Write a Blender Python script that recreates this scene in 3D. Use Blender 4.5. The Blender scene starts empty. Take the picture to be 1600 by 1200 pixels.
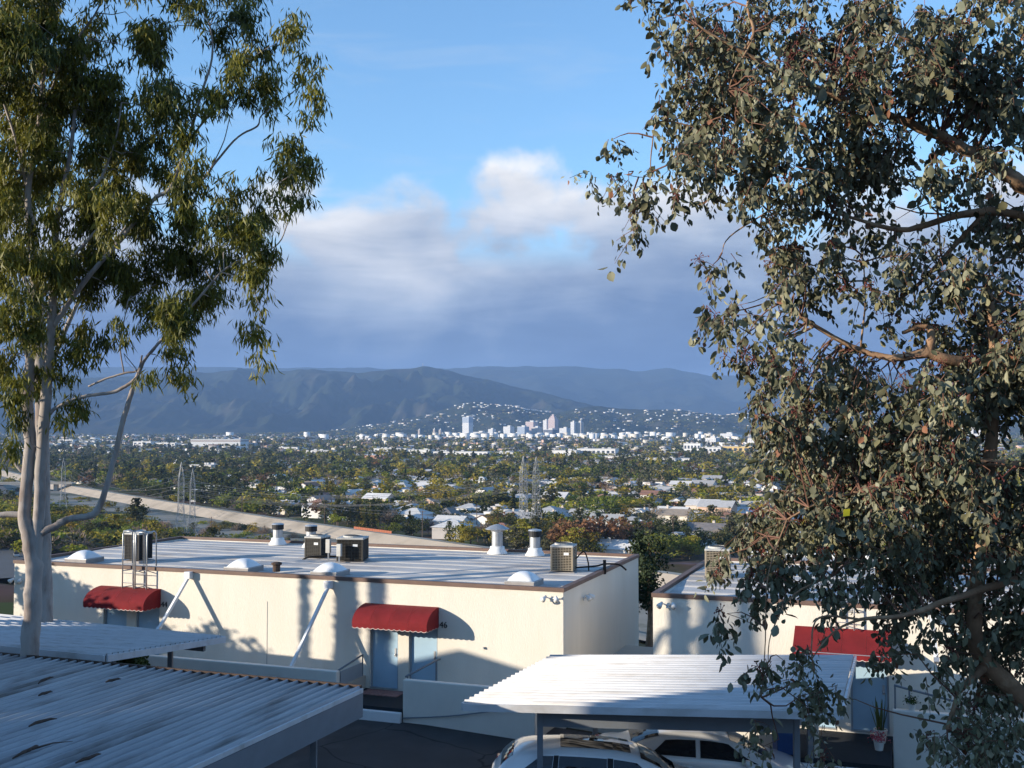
import bpy, math, random
import numpy as np
from mathutils import Vector, Matrix, Euler

# ------------------------------------------------------------------ camera, sky, sun, exposure
scene = bpy.context.scene
COL = scene.collection
R = math.radians
FPX, HZ = 1700.0, 674.0                       # focal length and horizon row of the 1600x1200 photograph
PITCH = math.atan((HZ - 600.0) / FPX)
cam_d = bpy.data.cameras.new('camera'); cam = bpy.data.objects.new('camera', cam_d); COL.objects.link(cam)
cam_d.sensor_fit = 'HORIZONTAL'; cam_d.sensor_width = 36.0; cam_d.lens = 36.0 * FPX / 1600.0
cam_d.clip_start = 0.1; cam_d.clip_end = 60000.0
cam.location = (0, 0, 0); cam.rotation_euler = (R(90) + PITCH, 0, 0)
scene.camera = cam

SUN_EL = R(12.0)
LDIR = Vector((0.952, 0.305, 0)).normalized()          # the way the light travels, over the ground
LIGHT = Vector((LDIR.x * math.cos(SUN_EL), LDIR.y * math.cos(SUN_EL), -math.sin(SUN_EL)))
sun_d = bpy.data.lights.new('sun', 'SUN'); sun = bpy.data.objects.new('sun', sun_d); COL.objects.link(sun)
sun_d.energy = 5.0; sun_d.angle = R(0.53); sun_d.color = (1.0, 0.89, 0.73)
sun.rotation_euler = LIGHT.to_track_quat('-Z', 'Y').to_euler()
SUN_AZ = math.atan2(-LDIR.x, -LDIR.y)                  # clockwise from +Y

world = bpy.data.worlds.new('World'); scene.world = world; world.use_nodes = True
def build_world():
    nt = world.node_tree; nt.nodes.clear(); N = nt.nodes.new; L = nt.links.new
    def math_(op, a, b=None, clamp=False):
        n = N('ShaderNodeMath'); n.operation = op; n.use_clamp = clamp
        for i, v in enumerate((a, b)):
            if v is None: continue
            if isinstance(v, (int, float)): n.inputs[i].default_value = v
            else: L(v, n.inputs[i])
        return n.outputs[0]
    def sstep(x, lo, hi):
        n = N('ShaderNodeMapRange'); n.interpolation_type = 'SMOOTHSTEP'
        n.inputs[1].default_value = lo; n.inputs[2].default_value = hi
        L(x, n.inputs[0]); return n.outputs[0]
    def noise(vec, sc, det, rough, dist=0.0):
        n = N('ShaderNodeTexNoise'); n.inputs['Scale'].default_value = sc; n.inputs['Detail'].default_value = det
        n.inputs['Roughness'].default_value = rough; n.inputs['Distortion'].default_value = dist; L(vec, n.inputs['Vector']); return n.outputs['Fac']
    def mix(f, a, b):
        n = N('ShaderNodeMix'); n.data_type = 'RGBA'; L(f, n.inputs[0])
        for s, v in ((n.inputs[6], a), (n.inputs[7], b)):
            if isinstance(v, tuple): s.default_value = (*v, 1)
            else: L(v, s)
        return n.outputs[2]
    sky = N('ShaderNodeTexSky'); sky.sky_type = 'NISHITA'; sky.sun_disc = False
    sky.sun_elevation = SUN_EL; sky.sun_rotation = SUN_AZ
    sky.air_density = 1.0; sky.dust_density = 0.0; sky.ozone_density = 1.6; sky.altitude = 100
    tc = N('ShaderNodeTexCoord'); sx = N('ShaderNodeSeparateXYZ'); L(tc.outputs['Generated'], sx.inputs[0])
    el = math_('MULTIPLY', math_('ARCSINE', sx.outputs[2]), 57.2958)      # elevation in degrees
    mp = N('ShaderNodeMapping'); L(tc.outputs['Generated'], mp.inputs[0])
    mp.inputs['Scale'].default_value = (1, 1, 1.35); mp.inputs['Location'].default_value = CLOUD_OFF; mp.inputs['Rotation'].default_value = (0, 0, R(0.8))
    v = mp.outputs[0]
    big = noise(v, 4.2, 3, 0.5); fine = noise(v, 9.0, 7, 0.52, 0.25); streak_mp = N('ShaderNodeMapping')
    L(tc.outputs['Generated'], streak_mp.inputs[0]); streak_mp.inputs['Scale'].default_value = (1, 1, 5.5)
    streak = noise(streak_mp.outputs[0], 7.0, 6, 0.6, 0.5)
    # cloud bank: everything below a ragged top line
    n1 = math_('SUBTRACT', big, 0.5); n2 = math_('SUBTRACT', fine, 0.5)
    h = math_('SUBTRACT', math_('ADD', math_('ADD', math_('MULTIPLY', n1, 14.0), math_('MULTIPLY', n2, 13.0)), 12.0), el)   # degrees below the local top
    h = math_('MAXIMUM', h, math_('SUBTRACT', 10.2, el))                    # the bank is closed below its heads
    dens = sstep(h, -0.5, 2.0)
    # sunlit heads are white, the deep base slate blue
    e2 = math_('ADD', el, math_('ADD', math_('MULTIPLY', n2, 7.0), math_('ADD', math_('MULTIPLY', n1, -9.0), math_('MULTIPLY', math_('SUBTRACT', streak, 0.5), 3.0))))
    cr = N('ShaderNodeValToRGB'); L(math_('DIVIDE', e2, 16.0), cr.inputs[0])
    r = cr.color_ramp; r.elements[0].position = 0.08; r.elements[1].position = 0.84
    r.elements[0].color = (*CLOUD_C[0], 1); r.elements[1].color = (*CLOUD_C[3], 1)
    for p_, c_ in ((0.38, CLOUD_C[1]), (0.56, CLOUD_C[2])):
        e = r.elements.new(p_); e.color = (*c_, 1)
    sc_ = N('ShaderNodeVectorMath'); sc_.operation = 'SCALE'; L(cr.outputs[0], sc_.inputs[0]); L(math_('MULTIPLY', math_('ADD', math_('MULTIPLY', streak, 0.36), 0.82), CLOUD_GAIN), sc_.inputs['Scale'])
    # a thin veil of high cloud
    veil = math_('MULTIPLY', sstep(streak, 0.5, 0.8), math_('MULTIPLY', sstep(el, 3.0, 12.0), 0.22))
    tint = N('ShaderNodeMix'); tint.data_type = 'RGBA'; tint.blend_type = 'MULTIPLY'; tint.inputs[0].default_value = 1
    L(sky.outputs[0], tint.inputs[6]); tint.inputs[7].default_value = SKY_TINT
    base = mix(veil, tint.outputs[2], tuple(c * CLOUD_GAIN for c in (0.62, 0.72, 0.86)))
    colr = mix(dens, base, sc_.outputs[0])
    bg = N('ShaderNodeBackground'); bg.inputs['Strength'].default_value = SKY_STRENGTH
    L(colr, bg.inputs[0]); out = N('ShaderNodeOutputWorld'); L(bg.outputs[0], out.inputs[0])
CLOUD_OFF = (8.1, 1.1, 0.2)
CLOUD_C = ((0.075, 0.125, 0.27), (0.165, 0.245, 0.42), (0.42, 0.50, 0.64), (1.05, 1.03, 1.01))
SKY_STRENGTH = 0.10
CLOUD_GAIN = 0.57 / SKY_STRENGTH
SKY_TINT = (1.12, 1.45, 1.74, 1)
build_world()
vs = scene.view_settings; vs.view_transform = 'Standard'; vs.look = 'None'; vs.gamma = 1; vs.use_curve_mapping = False
vs.exposure = 0.84
cy = scene.cycles
cy.use_denoising = True; cy.use_adaptive_sampling = True; cy.adaptive_threshold = 0.015
cy.max_bounces = 6; cy.diffuse_bounces = 3; cy.glossy_bounces = 3; cy.transmission_bounces = 4; cy.transparent_max_bounces = 8; cy.volume_bounces = 0
cy.sample_clamp_indirect = 6

# ------------------------------------------------------------------ helpers
cP, sP = math.cos(PITCH), math.sin(PITCH)
def ray(x, y):
    u = (x - 800) / FPX; v = (600 - y) / FPX
    return Vector((u, cP - sP * v, sP + cP * v))
def G(x, y, z): r = ray(x, y); return r * (z / r.z)           # where that view line meets the level z
def P(x, y, Y): r = ray(x, y); return r * (Y / r.y)           # where it reaches the distance Y
def px(p):                                                     # photograph pixel of a point
    f = p[1] * cP + p[2] * sP; up = -p[1] * sP + p[2] * cP
    return 800 + FPX * p[0] / f, 600 - FPX * up / f
ORG = {}
def org(o): return ORG.get(o.name, Vector((0, 0, 0))) if o else Vector((0, 0, 0))
def tag(o, label=None, cat=None, group=None, kind=None):
    if label: o['label'] = label
    if cat: o['category'] = cat
    if group: o['group'] = group
    if kind: o['kind'] = kind
    return o
def empty(name, loc=(0, 0, 0), label=None, cat=None, group=None):
    o = bpy.data.objects.new(name, None); COL.objects.link(o); o.location = loc; o.empty_display_size = 0.2
    ORG[o.name] = Vector(loc); return tag(o, label, cat, group)
def link_mesh(name, me, parent=None):
    o = bpy.data.objects.new(name, me); COL.objects.link(o)
    if parent: o.parent = parent; ORG[o.name] = org(parent)
    return o
def copy_tree(o, parent=None):
    c = o.copy(); COL.objects.link(c); c.parent = parent
    for ch in o.children: copy_tree(ch, c)
    return c
class MB:
    """collects faces for ONE mesh object"""
    def __init__(s): s.v = []; s.f = []; s.m = []
    def poly(s, pts, m=0):
        i = len(s.v); s.v += [tuple(p) for p in pts]; s.f.append(tuple(range(i, i + len(pts)))); s.m.append(m)
    def hexa(s, p, m=0):       # 8 corners: bottom 0-3 ccw, top 4-7
        i = len(s.v); s.v += [tuple(q) for q in p]
        for f in ((3, 2, 1, 0), (4, 5, 6, 7), (0, 1, 5, 4), (1, 2, 6, 5), (2, 3, 7, 6), (3, 0, 4, 7)):
            s.f.append(tuple(i + k for k in f)); s.m.append(m)
    def box(s, c, size, rz=0, m=0):
        x, y, z = (q / 2 for q in size); ca, sa = math.cos(rz), math.sin(rz)
        pts = [(-x, -y, -z), (x, -y, -z), (x, y, -z), (-x, y, -z), (-x, -y, z), (x, -y, z), (x, y, z), (-x, y, z)]
        s.hexa([(c[0] + a * ca - b * sa, c[1] + a * sa + b * ca, c[2] + d) for a, b, d in pts], m)
    def W(s, s0, s1, t0, t1, z0, z1, m=0):      # box in the frame of the long stucco buildings
        s.hexa([WF(s1, t0, z0), WF(s0, t0, z0), WF(s0, t1, z0), WF(s1, t1, z0), WF(s1, t0, z1), WF(s0, t0, z1), WF(s0, t1, z1), WF(s1, t1, z1)], m)
    def bar(s, a, b, w, h=None, m=0, up=(0, 0, 1)):
        a = Vector(a); b = Vector(b); h = h or w; d = (b - a).normalized(); u = Vector(up)
        if abs(d.dot(u)) > 0.98: u = Vector((0, 1, 0))
        x = d.cross(u).normalized() * (w / 2); y = x.cross(d).normalized() * (h / 2)
        s.hexa([a - x - y, a + x - y, a + x + y, a - x + y, b - x - y, b + x - y, b + x + y, b - x + y], m)
    def tube(s, path, rad, n=8, m=0, cap=True):
        path = [Vector(p) for p in path]
        if isinstance(rad, (int, float)): rad = [rad] * len(path)
        i0 = len(s.v); u = None
        for k, p in enumerate(path):
            d = (path[min(k + 1, len(path) - 1)] - path[max(k - 1, 0)])
            d = d.normalized() if d.length > 1e-9 else Vector((0, 0, 1))
            if u is None: u = d.cross(Vector((0.3, 0.2, 1)) if abs(d.z) < 0.95 else Vector((1, 0, 0))).normalized()
            else: u = (u - d * u.dot(d)).normalized()
            w = d.cross(u)
            for j in range(n):
                a = 2 * math.pi * j / n; s.v.append(tuple(p + (u * math.cos(a) + w * math.sin(a)) * rad[k]))
        for k in range(len(path) - 1):
            for j in range(n):
                a = i0 + k * n + j; b = i0 + k * n + (j + 1) % n
                s.f.append((a, b, b + n, a + n)); s.m.append(m)
        if cap:
            s.f.append(tuple(i0 + j for j in range(n))[::-1]); s.m.append(m)
            e = i0 + (len(path) - 1) * n; s.f.append(tuple(e + j for j in range(n))); s.m.append(m)
    def lathe(s, c, prof, n=16, m=0):
        i0 = len(s.v)
        for r_, z in prof:
            for j in range(n):
                a = 2 * math.pi * j / n; s.v.append((c[0] + r_ * math.cos(a), c[1] + r_ * math.sin(a), c[2] + z))
        for k in range(len(prof) - 1):
            for j in range(n):
                a = i0 + k * n + j; b = i0 + k * n + (j + 1) % n
                s.f.append((a, b, b + n, a + n)); s.m.append(m)
        s.f.append(tuple(i0 + j for j in range(n))[::-1]); s.m.append(m)
        e = i0 + (len(prof) - 1) * n; s.f.append(tuple(e + j for j in range(n))); s.m.append(m)
    def mesh(s, name, mats, off=Vector((0, 0, 0)), smooth=False):
        me = bpy.data.meshes.new(name)
        me.from_pydata([(a - off.x, b - off.y, c - off.z) for a, b, c in s.v], [], s.f)
        for m in (mats if isinstance(mats, (list, tuple)) else [mats]): me.materials.append(m)
        if any(s.m): me.polygons.foreach_set('material_index', s.m)
        if smooth: me.polygons.foreach_set('use_smooth', [True] * len(s.f))
        me.update(); return me
    def build(s, name, mats, parent=None, smooth=False, loc=None):
        off = org(parent) if parent else Vector(loc or (0, 0, 0))
        o = link_mesh(name, s.mesh(name, mats, off, smooth), parent)
        if not parent and loc is not None: o.location = loc; ORG[o.name] = Vector(loc)
        return o
def bevel(o, w=0.01, seg=2):
    md = o.modifiers.new('bevel', 'BEVEL'); md.width = w; md.segments = seg; md.limit_method = 'ANGLE'; md.angle_limit = R(40); return o
def np_mesh(name, V, Fc, mats, parent=None, cols=None, smooth=False, midx=None):
    """V (n,3), Fc (m,k) faces, cols (n,3) point colours"""
    V = np.asarray(V, dtype=np.float64); Fc = np.asarray(Fc, dtype=np.int32)
    me = bpy.data.meshes.new(name); n, k = Fc.shape
    me.vertices.add(len(V)); me.vertices.foreach_set('co', (V - np.array(org(parent))).astype(np.float32).ravel())
    me.loops.add(n * k); me.loops.foreach_set('vertex_index', Fc.ravel())
    me.polygons.add(n); me.polygons.foreach_set('loop_start', np.arange(0, n * k, k, dtype=np.int32))
    for m in (mats if isinstance(mats, (list, tuple)) else [mats]): me.materials.append(m)
    if midx is not None: me.polygons.foreach_set('material_index', np.asarray(midx, dtype=np.int32))
    if smooth: me.polygons.foreach_set('use_smooth', np.ones(n, dtype=bool))
    me.update(calc_edges=True)
    if cols is not None:
        ca = me.color_attributes.new('tint', 'FLOAT_COLOR', 'POINT')
        c4 = np.ones((len(V), 4), dtype=np.float32); c4[:, :3] = cols; ca.data.foreach_set('color', c4.ravel())
    me.validate()
    return link_mesh(name, me, parent) if name else me

# ------------------------------------------------------------------ materials
def mat(name, col, rough=0.8, var=0.12, scale=6.0, bump=0.0, bscale=None, metal=0.0, col2=None, f2=(0.45, 0.7), s2=1.2,
        spec=0.3, attr=None, rnd=0.0, transl=0.0, coat=0.0, coords='Object', stretch=None, rot=0.0, cracks=0.0):
    m = bpy.data.materials.new(name); m.use_nodes = True; nt = m.node_tree; N = nt.nodes.new; L = nt.links.new
    bs = nt.nodes['Principled BSDF']; bs.inputs['Roughness'].default_value = rough; bs.inputs['Metallic'].default_value = metal
    bs.inputs['Specular IOR Level'].default_value = spec
    if coat: bs.inputs['Coat Weight'].default_value = coat; bs.inputs['Coat Roughness'].default_value = 0.06
    tc = N('ShaderNodeTexCoord'); vec = tc.outputs[coords]
    if rot:
        mp = N('ShaderNodeMapping'); mp.inputs['Rotation'].default_value = (0, 0, rot); L(vec, mp.inputs[0]); vec = mp.outputs[0]
    if stretch:
        mp = N('ShaderNodeMapping'); mp.inputs['Scale'].default_value = stretch; L(vec, mp.inputs[0]); vec = mp.outputs[0]
    def noise(sc, det=5):
        n = N('ShaderNodeTexNoise'); n.inputs['Scale'].default_value = sc; n.inputs['Detail'].default_value = det
        n.inputs['Roughness'].default_value = 0.6; L(vec, n.inputs['Vector']); return n.outputs['Fac']
    src = None
    if attr:
        a = N('ShaderNodeAttribute'); a.attribute_name = attr; src = a.outputs['Color']
    if col2 is not None:
        mr = N('ShaderNodeMapRange'); mr.inputs[1].default_value = f2[0]; mr.inputs[2].default_value = f2[1]; L(noise(s2), mr.inputs[0])
        mx = N('ShaderNodeMix'); mx.data_type = 'RGBA'; L(mr.outputs[0], mx.inputs[0])
        mx.inputs[6].default_value = (*col, 1); mx.inputs[7].default_value = (*col2, 1)
        if src: L(src, mx.inputs[6])
        src = mx.outputs[2]
    hs = N('ShaderNodeHueSaturation')
    if src: L(src, hs.inputs['Color'])
    else: hs.inputs['Color'].default_value = (*col, 1)
    val = None
    if var:
        mr = N('ShaderNodeMapRange'); mr.inputs[1].default_value = 0.25; mr.inputs[2].default_value = 0.75
        mr.inputs[3].default_value = 1 - var; mr.inputs[4].default_value = 1 + var; L(noise(scale), mr.inputs[0]); val = mr.outputs[0]
    if rnd:
        oi = N('ShaderNodeObjectInfo'); mr2 = N('ShaderNodeMapRange'); L(oi.outputs['Random'], mr2.inputs[0])
        mr2.inputs[3].default_value = 1 - rnd; mr2.inputs[4].default_value = 1 + rnd
        if val:
            mm = N('ShaderNodeMath'); mm.operation = 'MULTIPLY'; L(val, mm.inputs[0]); L(mr2.outputs[0], mm.inputs[1]); val = mm.outputs[0]
        else: val = mr2.outputs[0]
        m7 = N('ShaderNodeMath'); m7.operation = 'MULTIPLY'; L(oi.outputs['Random'], m7.inputs[0]); m7.inputs[1].default_value = 7.31
        fr = N('ShaderNodeMath'); fr.operation = 'FRACT'; L(m7.outputs[0], fr.inputs[0])
        mh = N('ShaderNodeMapRange'); L(fr.outputs[0], mh.inputs[0]); mh.inputs[3].default_value = 0.5 - rnd * 0.10; mh.inputs[4].default_value = 0.5 + rnd * 0.08
        L(mh.outputs[0], hs.inputs['Hue'])
    if val: L(val, hs.inputs['Value'])
    final = hs.outputs[0]
    if cracks:                                   # thin irregular crack lines
        wn = N('ShaderNodeTexNoise'); wn.inputs['Scale'].default_value = 0.8; L(vec, wn.inputs['Vector'])
        va = N('ShaderNodeVectorMath'); va.operation = 'ADD'; L(vec, va.inputs[0]); L(wn.outputs['Color'], va.inputs[1])
        vo = N('ShaderNodeTexVoronoi'); vo.feature = 'DISTANCE_TO_EDGE'; vo.inputs['Scale'].default_value = cracks; L(va.outputs[0], vo.inputs['Vector'])
        mr = N('ShaderNodeMapRange'); mr.inputs[1].default_value = 0.004; mr.inputs[2].default_value = 0.016; mr.inputs[3].default_value = 0.35; mr.inputs[4].default_value = 1.0; L(vo.outputs[0], mr.inputs[0])
        mm = N('ShaderNodeMix'); mm.data_type = 'RGBA'; mm.blend_type = 'MULTIPLY'; mm.inputs[0].default_value = 1; L(final, mm.inputs[6]); L(mr.outputs[0], mm.inputs[7]); final = mm.outputs[2]
    L(final, bs.inputs['Base Color'])
    if bump:
        bp = N('ShaderNodeBump'); bp.inputs['Strength'].default_value = bump; bp.inputs['Distance'].default_value = 0.02
        L(noise(bscale or scale * 4, 4), bp.inputs['Height']); L(bp.outputs[0], bs.inputs['Normal'])
    if transl:
        out = nt.nodes['Material Output']; tr = N('ShaderNodeBsdfTranslucent'); L(hs.outputs[0], tr.inputs[0])
        ms = N('ShaderNodeMixShader'); ms.inputs[0].default_value = transl
        L(bs.outputs[0], ms.inputs[1]); L(tr.outputs[0], ms.inputs[2]); L(ms.outputs[0], out.inputs[0])
    return m
M = {}
M['stucco'] = mat('cream stucco', (0.71, 0.655, 0.565), 0.92, 0.06, 2.2, bump=0.5, bscale=45, col2=(0.60, 0.54, 0.45), f2=(0.48, 0.80), s2=1.1, stretch=(1, 1, 0.22))
M['stucco_grey'] = mat('low wall stucco', (0.66, 0.62, 0.55), 0.92, 0.06, 1.5, bump=0.35, bscale=60)
M['edge'] = mat('brown roof edge metal', (0.15, 0.095, 0.075), 0.6, 0.2, 3.0)
M['roofing'] = mat('grey cap sheet roofing', (0.50, 0.48, 0.46), 0.9, 0.12, 0.7, bump=0.35, bscale=30, col2=(0.32, 0.295, 0.28), f2=(0.50, 0.72), s2=0.5)
M['white_metal'] = mat('white painted metal', (0.74, 0.74, 0.73), 0.45, 0.05, 4.0, spec=0.4)
M['carport'] = mat('white carport sheet', (0.52, 0.52, 0.53), 0.5, 0.12, 1.6, spec=0.35, col2=(0.38, 0.36, 0.34), f2=(0.52, 0.75), s2=1.4, stretch=(0.25, 2.2, 1))
M['carport_old'] = mat('weathered white carport sheet', (0.33, 0.335, 0.35), 0.5, 0.25, 1.1, spec=0.35, col2=(0.12, 0.105, 0.095), f2=(0.50, 0.68), s2=0.9, stretch=(2.6, 0.28, 1), rot=R(20))
M['rust'] = mat('rusted edge', (0.075, 0.05, 0.038), 0.9, 0.4, 9.0)
M['fascia'] = mat('grey painted beam', (0.17, 0.185, 0.205), 0.55, 0.08, 3.0)
M['asphalt'] = mat('asphalt drive', (0.045, 0.043, 0.043), 0.9, 0.18, 1.0, cracks=0.35, bump=0.4, bscale=50, col2=(0.085, 0.08, 0.075), f2=(0.52, 0.75), s2=0.25)
M['awning'] = mat('red canvas', (0.175, 0.012, 0.015), 0.9, 0.25, 2.5, bump=0.15, bscale=90)
M['awning_trim'] = mat('pale scallop piping', (0.62, 0.5, 0.45), 0.8, 0.05)
M['door_blue'] = mat('pale blue door', (0.33, 0.47, 0.58), 0.5, 0.05, 2.0)
M['frame_grey'] = mat('grey door frame', (0.30, 0.33, 0.36), 0.5, 0.05, 3.0)
M['dark'] = mat('black metal', (0.02, 0.02, 0.022), 0.6, 0.1, 5.0)
M['carpet'] = mat('dark landing carpet', (0.022, 0.026, 0.03), 0.95, 0.2, 12.0)
M['mat_red'] = mat('faded pink doormat', (0.24, 0.14, 0.13), 0.95, 0.45, 14.0)
M['galv'] = mat('galvanised steel', (0.45, 0.46, 0.47), 0.42, 0.2, 4.0, metal=0.6)
M['ac_dark'] = mat('condenser bronze', (0.05, 0.046, 0.04), 0.55, 0.1, 5.0)
M['ac_tan'] = mat('condenser tan', (0.30, 0.25, 0.18), 0.6, 0.12, 5.0)
M['ac_top'] = mat('condenser top', (0.46, 0.45, 0.42), 0.55, 0.15, 4.0)
M['plastic_dome'] = mat('white skylight acrylic', (0.80, 0.80, 0.79), 0.3, 0.03, 3.0, spec=0.5)
M['curb'] = mat('skylight curb', (0.32, 0.29, 0.27), 0.8, 0.15, 5.0)
M['rail'] = mat('grey handrail', (0.16, 0.18, 0.20), 0.5, 0.05, 5.0)
M['glass'] = mat('window glass', (0.02, 0.025, 0.03), 0.06, 0.0, spec=0.6)
M['concrete'] = mat('concrete', (0.46, 0.42, 0.36), 0.9, 0.12, 0.5, bump=0.2, bscale=20)
M['black_rubber'] = mat('rubber', (0.015, 0.015, 0.016), 0.85, 0.1, 8.0)
M['lamp_white'] = mat('white lamp housing', (0.7, 0.7, 0.68), 0.5, 0.04)
M['number'] = mat('black numerals', (0.015, 0.015, 0.015), 0.5, 0.0)
M['terracotta'] = mat('pot white', (0.62, 0.60, 0.56), 0.7, 0.08)
M['blade'] = mat('snake plant leaf', (0.10, 0.12, 0.035), 0.6, 0.3, 12.0, transl=0.2)
M['flower'] = mat('pink flowers', (0.45, 0.10, 0.12), 0.8, 0.3, 20.0)
M['blue_bin'] = mat('blue bin plastic', (0.02, 0.06, 0.18), 0.5, 0.08)
M['hedge'] = mat('hedge leaf', (0.055, 0.085, 0.022), 0.75, 0.35, 10.0, transl=0.2)
# ------------------------------------------------------------------ frame of the long buildings
ANG = R(20.0)
A0 = G(880, 919, -4.35)
DD = Vector((-math.cos(ANG), math.sin(ANG), 0)); BB = Vector((math.sin(ANG), math.cos(ANG), 0))
def WF(s, t, z): return Vector((A0.x + DD.x * s + BB.x * t, A0.y + DD.y * s + BB.y * t, z))
def WS(x, y, t):                     # pixel -> (s, z) on the plane t
    r = ray(x, y); k = (A0.x * BB.x + A0.y * BB.y + t) / (r.x * BB.x + r.y * BB.y); p = r * k
    return (p.x - A0.x) * DD.x + (p.y - A0.y) * DD.y, p.z
RZ = math.atan2(-DD.y, -DD.x)        # yaw of the wall line

# ------------------------------------------------------------------ noise for terrain
def vnoise(x, y, seed):
    rng = np.random.RandomState(seed); g = rng.rand(64, 64)
    xi = np.floor(x).astype(int); yi = np.floor(y).astype(int); fx = x - xi; fy = y - yi
    fx = fx * fx * (3 - 2 * fx); fy = fy * fy * (3 - 2 * fy)
    a = g[xi % 64, yi % 64]; b = g[(xi + 1) % 64, yi % 64]; c = g[xi % 64, (yi + 1) % 64]; d = g[(xi + 1) % 64, (yi + 1) % 64]
    return a + (b - a) * fx + (c - a) * fy + (a - b - c + d) * fx * fy
def fbm(x, y, seed, octv=5, ridged=False):
    s = 0; amp = 1; tot = 0
    for k in range(octv):
        n = vnoise(x * 2 ** k + 17.3 * k, y * 2 ** k + 9.1 * k, seed + k)
        if ridged: n = 1 - abs(2 * n - 1)
        s = s + n * amp; tot += amp; amp *= 0.52
    return s / tot
def smooth(x, a, b):
    q = np.clip((x - a) / (b - a), 0, 1); return q * q * (3 - 2 * q)

# ------------------------------------------------------------------ ground: terrace, slope, valley
RIVER = np.array([(-900, 1760), (-600, 1270), (-366, 895), (-227, 699), (-122, 556), (-44, 457), (-10, 414), (60, 325), (160, 200), (400, -60)], float)
def river_dist(x, y):
    """distance to the top line of the far bank; positive on the near side"""
    best = np.full(np.shape(x), 1e9); sgn = np.ones(np.shape(x))
    for (ax, ay), (bx, by) in zip(RIVER[:-1], RIVER[1:]):
        dx, dy = bx - ax, by - ay; L2 = dx * dx + dy * dy
        k = np.clip(((x - ax) * dx + (y - ay) * dy) / L2, 0, 1)
        ex, ey = x - ax - k * dx, y - ay - k * dy; dd = np.hypot(ex, ey)
        cr = dx * ey - dy * ex
        m = dd < best; best = np.where(m, dd, best); sgn = np.where(m, np.where(cr < 0, 1, -1), sgn)
    return best * sgn
def drive_z(x, y): return -7.93 - 0.055 * np.clip(x + 2.5, 0, 14) + 0.03 * np.clip(-x - 8, 0, 20)
def valley_z(y):
    return -46 + 18 * smooth(y, 1300, 6000) + 6 * smooth(y, 5200, 6800)
def ground_z(x, y, carve=True):
    x = np.asarray(x, float); y = np.asarray(y, float)
    t = (x - A0.x) * BB.x + (y - A0.y) * BB.y
    near = drive_z(x, y) - 0.10
    near = near + 5.5 * smooth(-t, 34, 60)
    k = smooth(t, 9.5, 100)
    z = near * (1 - k) + valley_z(y) * k
    z = z + k * (fbm(x / 60, y / 60, 3, 3) - 0.5) * 1.6
    if carve:
        rd = river_dist(x, y)
        z = z - 4.6 * smooth(rd, -3, 3) * (1 - smooth(rd, 66, 78)) * smooth(t, 80, 120)
    return z
def build_ground():
    def axis(lims):
        out = [lims[0][0]]
        for a, b, st in lims:
            n = max(1, int(round((b - a) / st))); out += list(np.linspace(a, b, n + 1)[1:])
        return np.array(out)
    xs = axis([(-14000, -3000, 900), (-3000, -900, 110), (-900, -60, 10), (-60, 60, 4), (60, 500, 10), (500, 3000, 110), (3000, 14000, 900)])
    ys = axis([(-400, -60, 60), (-60, 120, 4), (120, 960, 9), (960, 2400, 40), (2400, 7000, 200), (7000, 20000, 1500)])
    X, Y = np.meshgrid(xs, ys); Z = ground_z(X, Y)
    nx = len(xs); ny = len(ys); idx = np.arange(nx * ny).reshape(ny, nx)
    Fc = np.stack([idx[:-1, :-1], idx[:-1, 1:], idx[1:, 1:], idx[1:, :-1]], -1).reshape(-1, 4)
    o = np_mesh('ground', np.stack([X, Y, Z], -1).reshape(-1, 3), Fc, M['ground'], smooth=True)
    tag(o, kind='structure')
def ground_material():
    m = bpy.data.materials.new('valley ground'); m.use_nodes = True; nt = m.node_tree; N = nt.nodes.new; L = nt.links.new
    bs = nt.nodes['Principled BSDF']; bs.inputs['Roughness'].default_value = 0.95; bs.inputs['Specular IOR Level'].default_value = 0.1
    tc = N('ShaderNodeTexCoord')
    def noise(sc, det=4):
        n = N('ShaderNodeTexNoise'); n.inputs['Scale'].default_value = sc; n.inputs['Detail'].default_value = det; L(tc.outputs['Object'], n.inputs['Vector']); return n.outputs['Fac']
    cr = N('ShaderNodeValToRGB'); L(noise(0.045, 8), cr.inputs[0]); r = cr.color_ramp
    r.elements[0].position = 0.30; r.elements[0].color = (0.030, 0.040, 0.016, 1); r.elements[1].position = 0.72; r.elements[1].color = (0.20, 0.18, 0.155, 1)
    e = r.elements.new(0.45); e.color = (0.060, 0.066, 0.026, 1); e = r.elements.new(0.56); e.color = (0.10, 0.082, 0.055, 1)
    vo = N('ShaderNodeTexVoronoi'); vo.inputs['Scale'].default_value = 0.028; L(tc.outputs['Object'], vo.inputs['Vector'])
    mx = N('ShaderNodeMix'); mx.data_type = 'RGBA'; mx.blend_type = 'OVERLAY'; mx.inputs[0].default_value = 0.25
    L(cr.outputs[0], mx.inputs[6]); L(vo.outputs['Color'], mx.inputs[7]); L(mx.outputs[2], bs.inputs['Base Color'])
    return m
M['ground'] = ground_material()
build_ground()

# tarmac drive between the carports
def build_drive():
    xs = np.linspace(-19, 15, 52); ys = np.linspace(2, 34.5, 50); X, Y = np.meshgrid(xs, ys)
    T = (X - A0.x) * BB.x + (Y - A0.y) * BB.y
    Y = np.where(T > -0.2, Y - (T + 0.2) / BB.y, Y); Z = drive_z(X, Y)
    idx = np.arange(X.size).reshape(X.shape); Fc = np.stack([idx[:-1, :-1], idx[:-1, 1:], idx[1:, 1:], idx[1:, :-1]], -1).reshape(-1, 4)
    tag(np_mesh('driveway', np.stack([X, Y, Z], -1).reshape(-1, 3), Fc, M['asphalt'], smooth=True), kind='structure')
build_drive()

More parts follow.
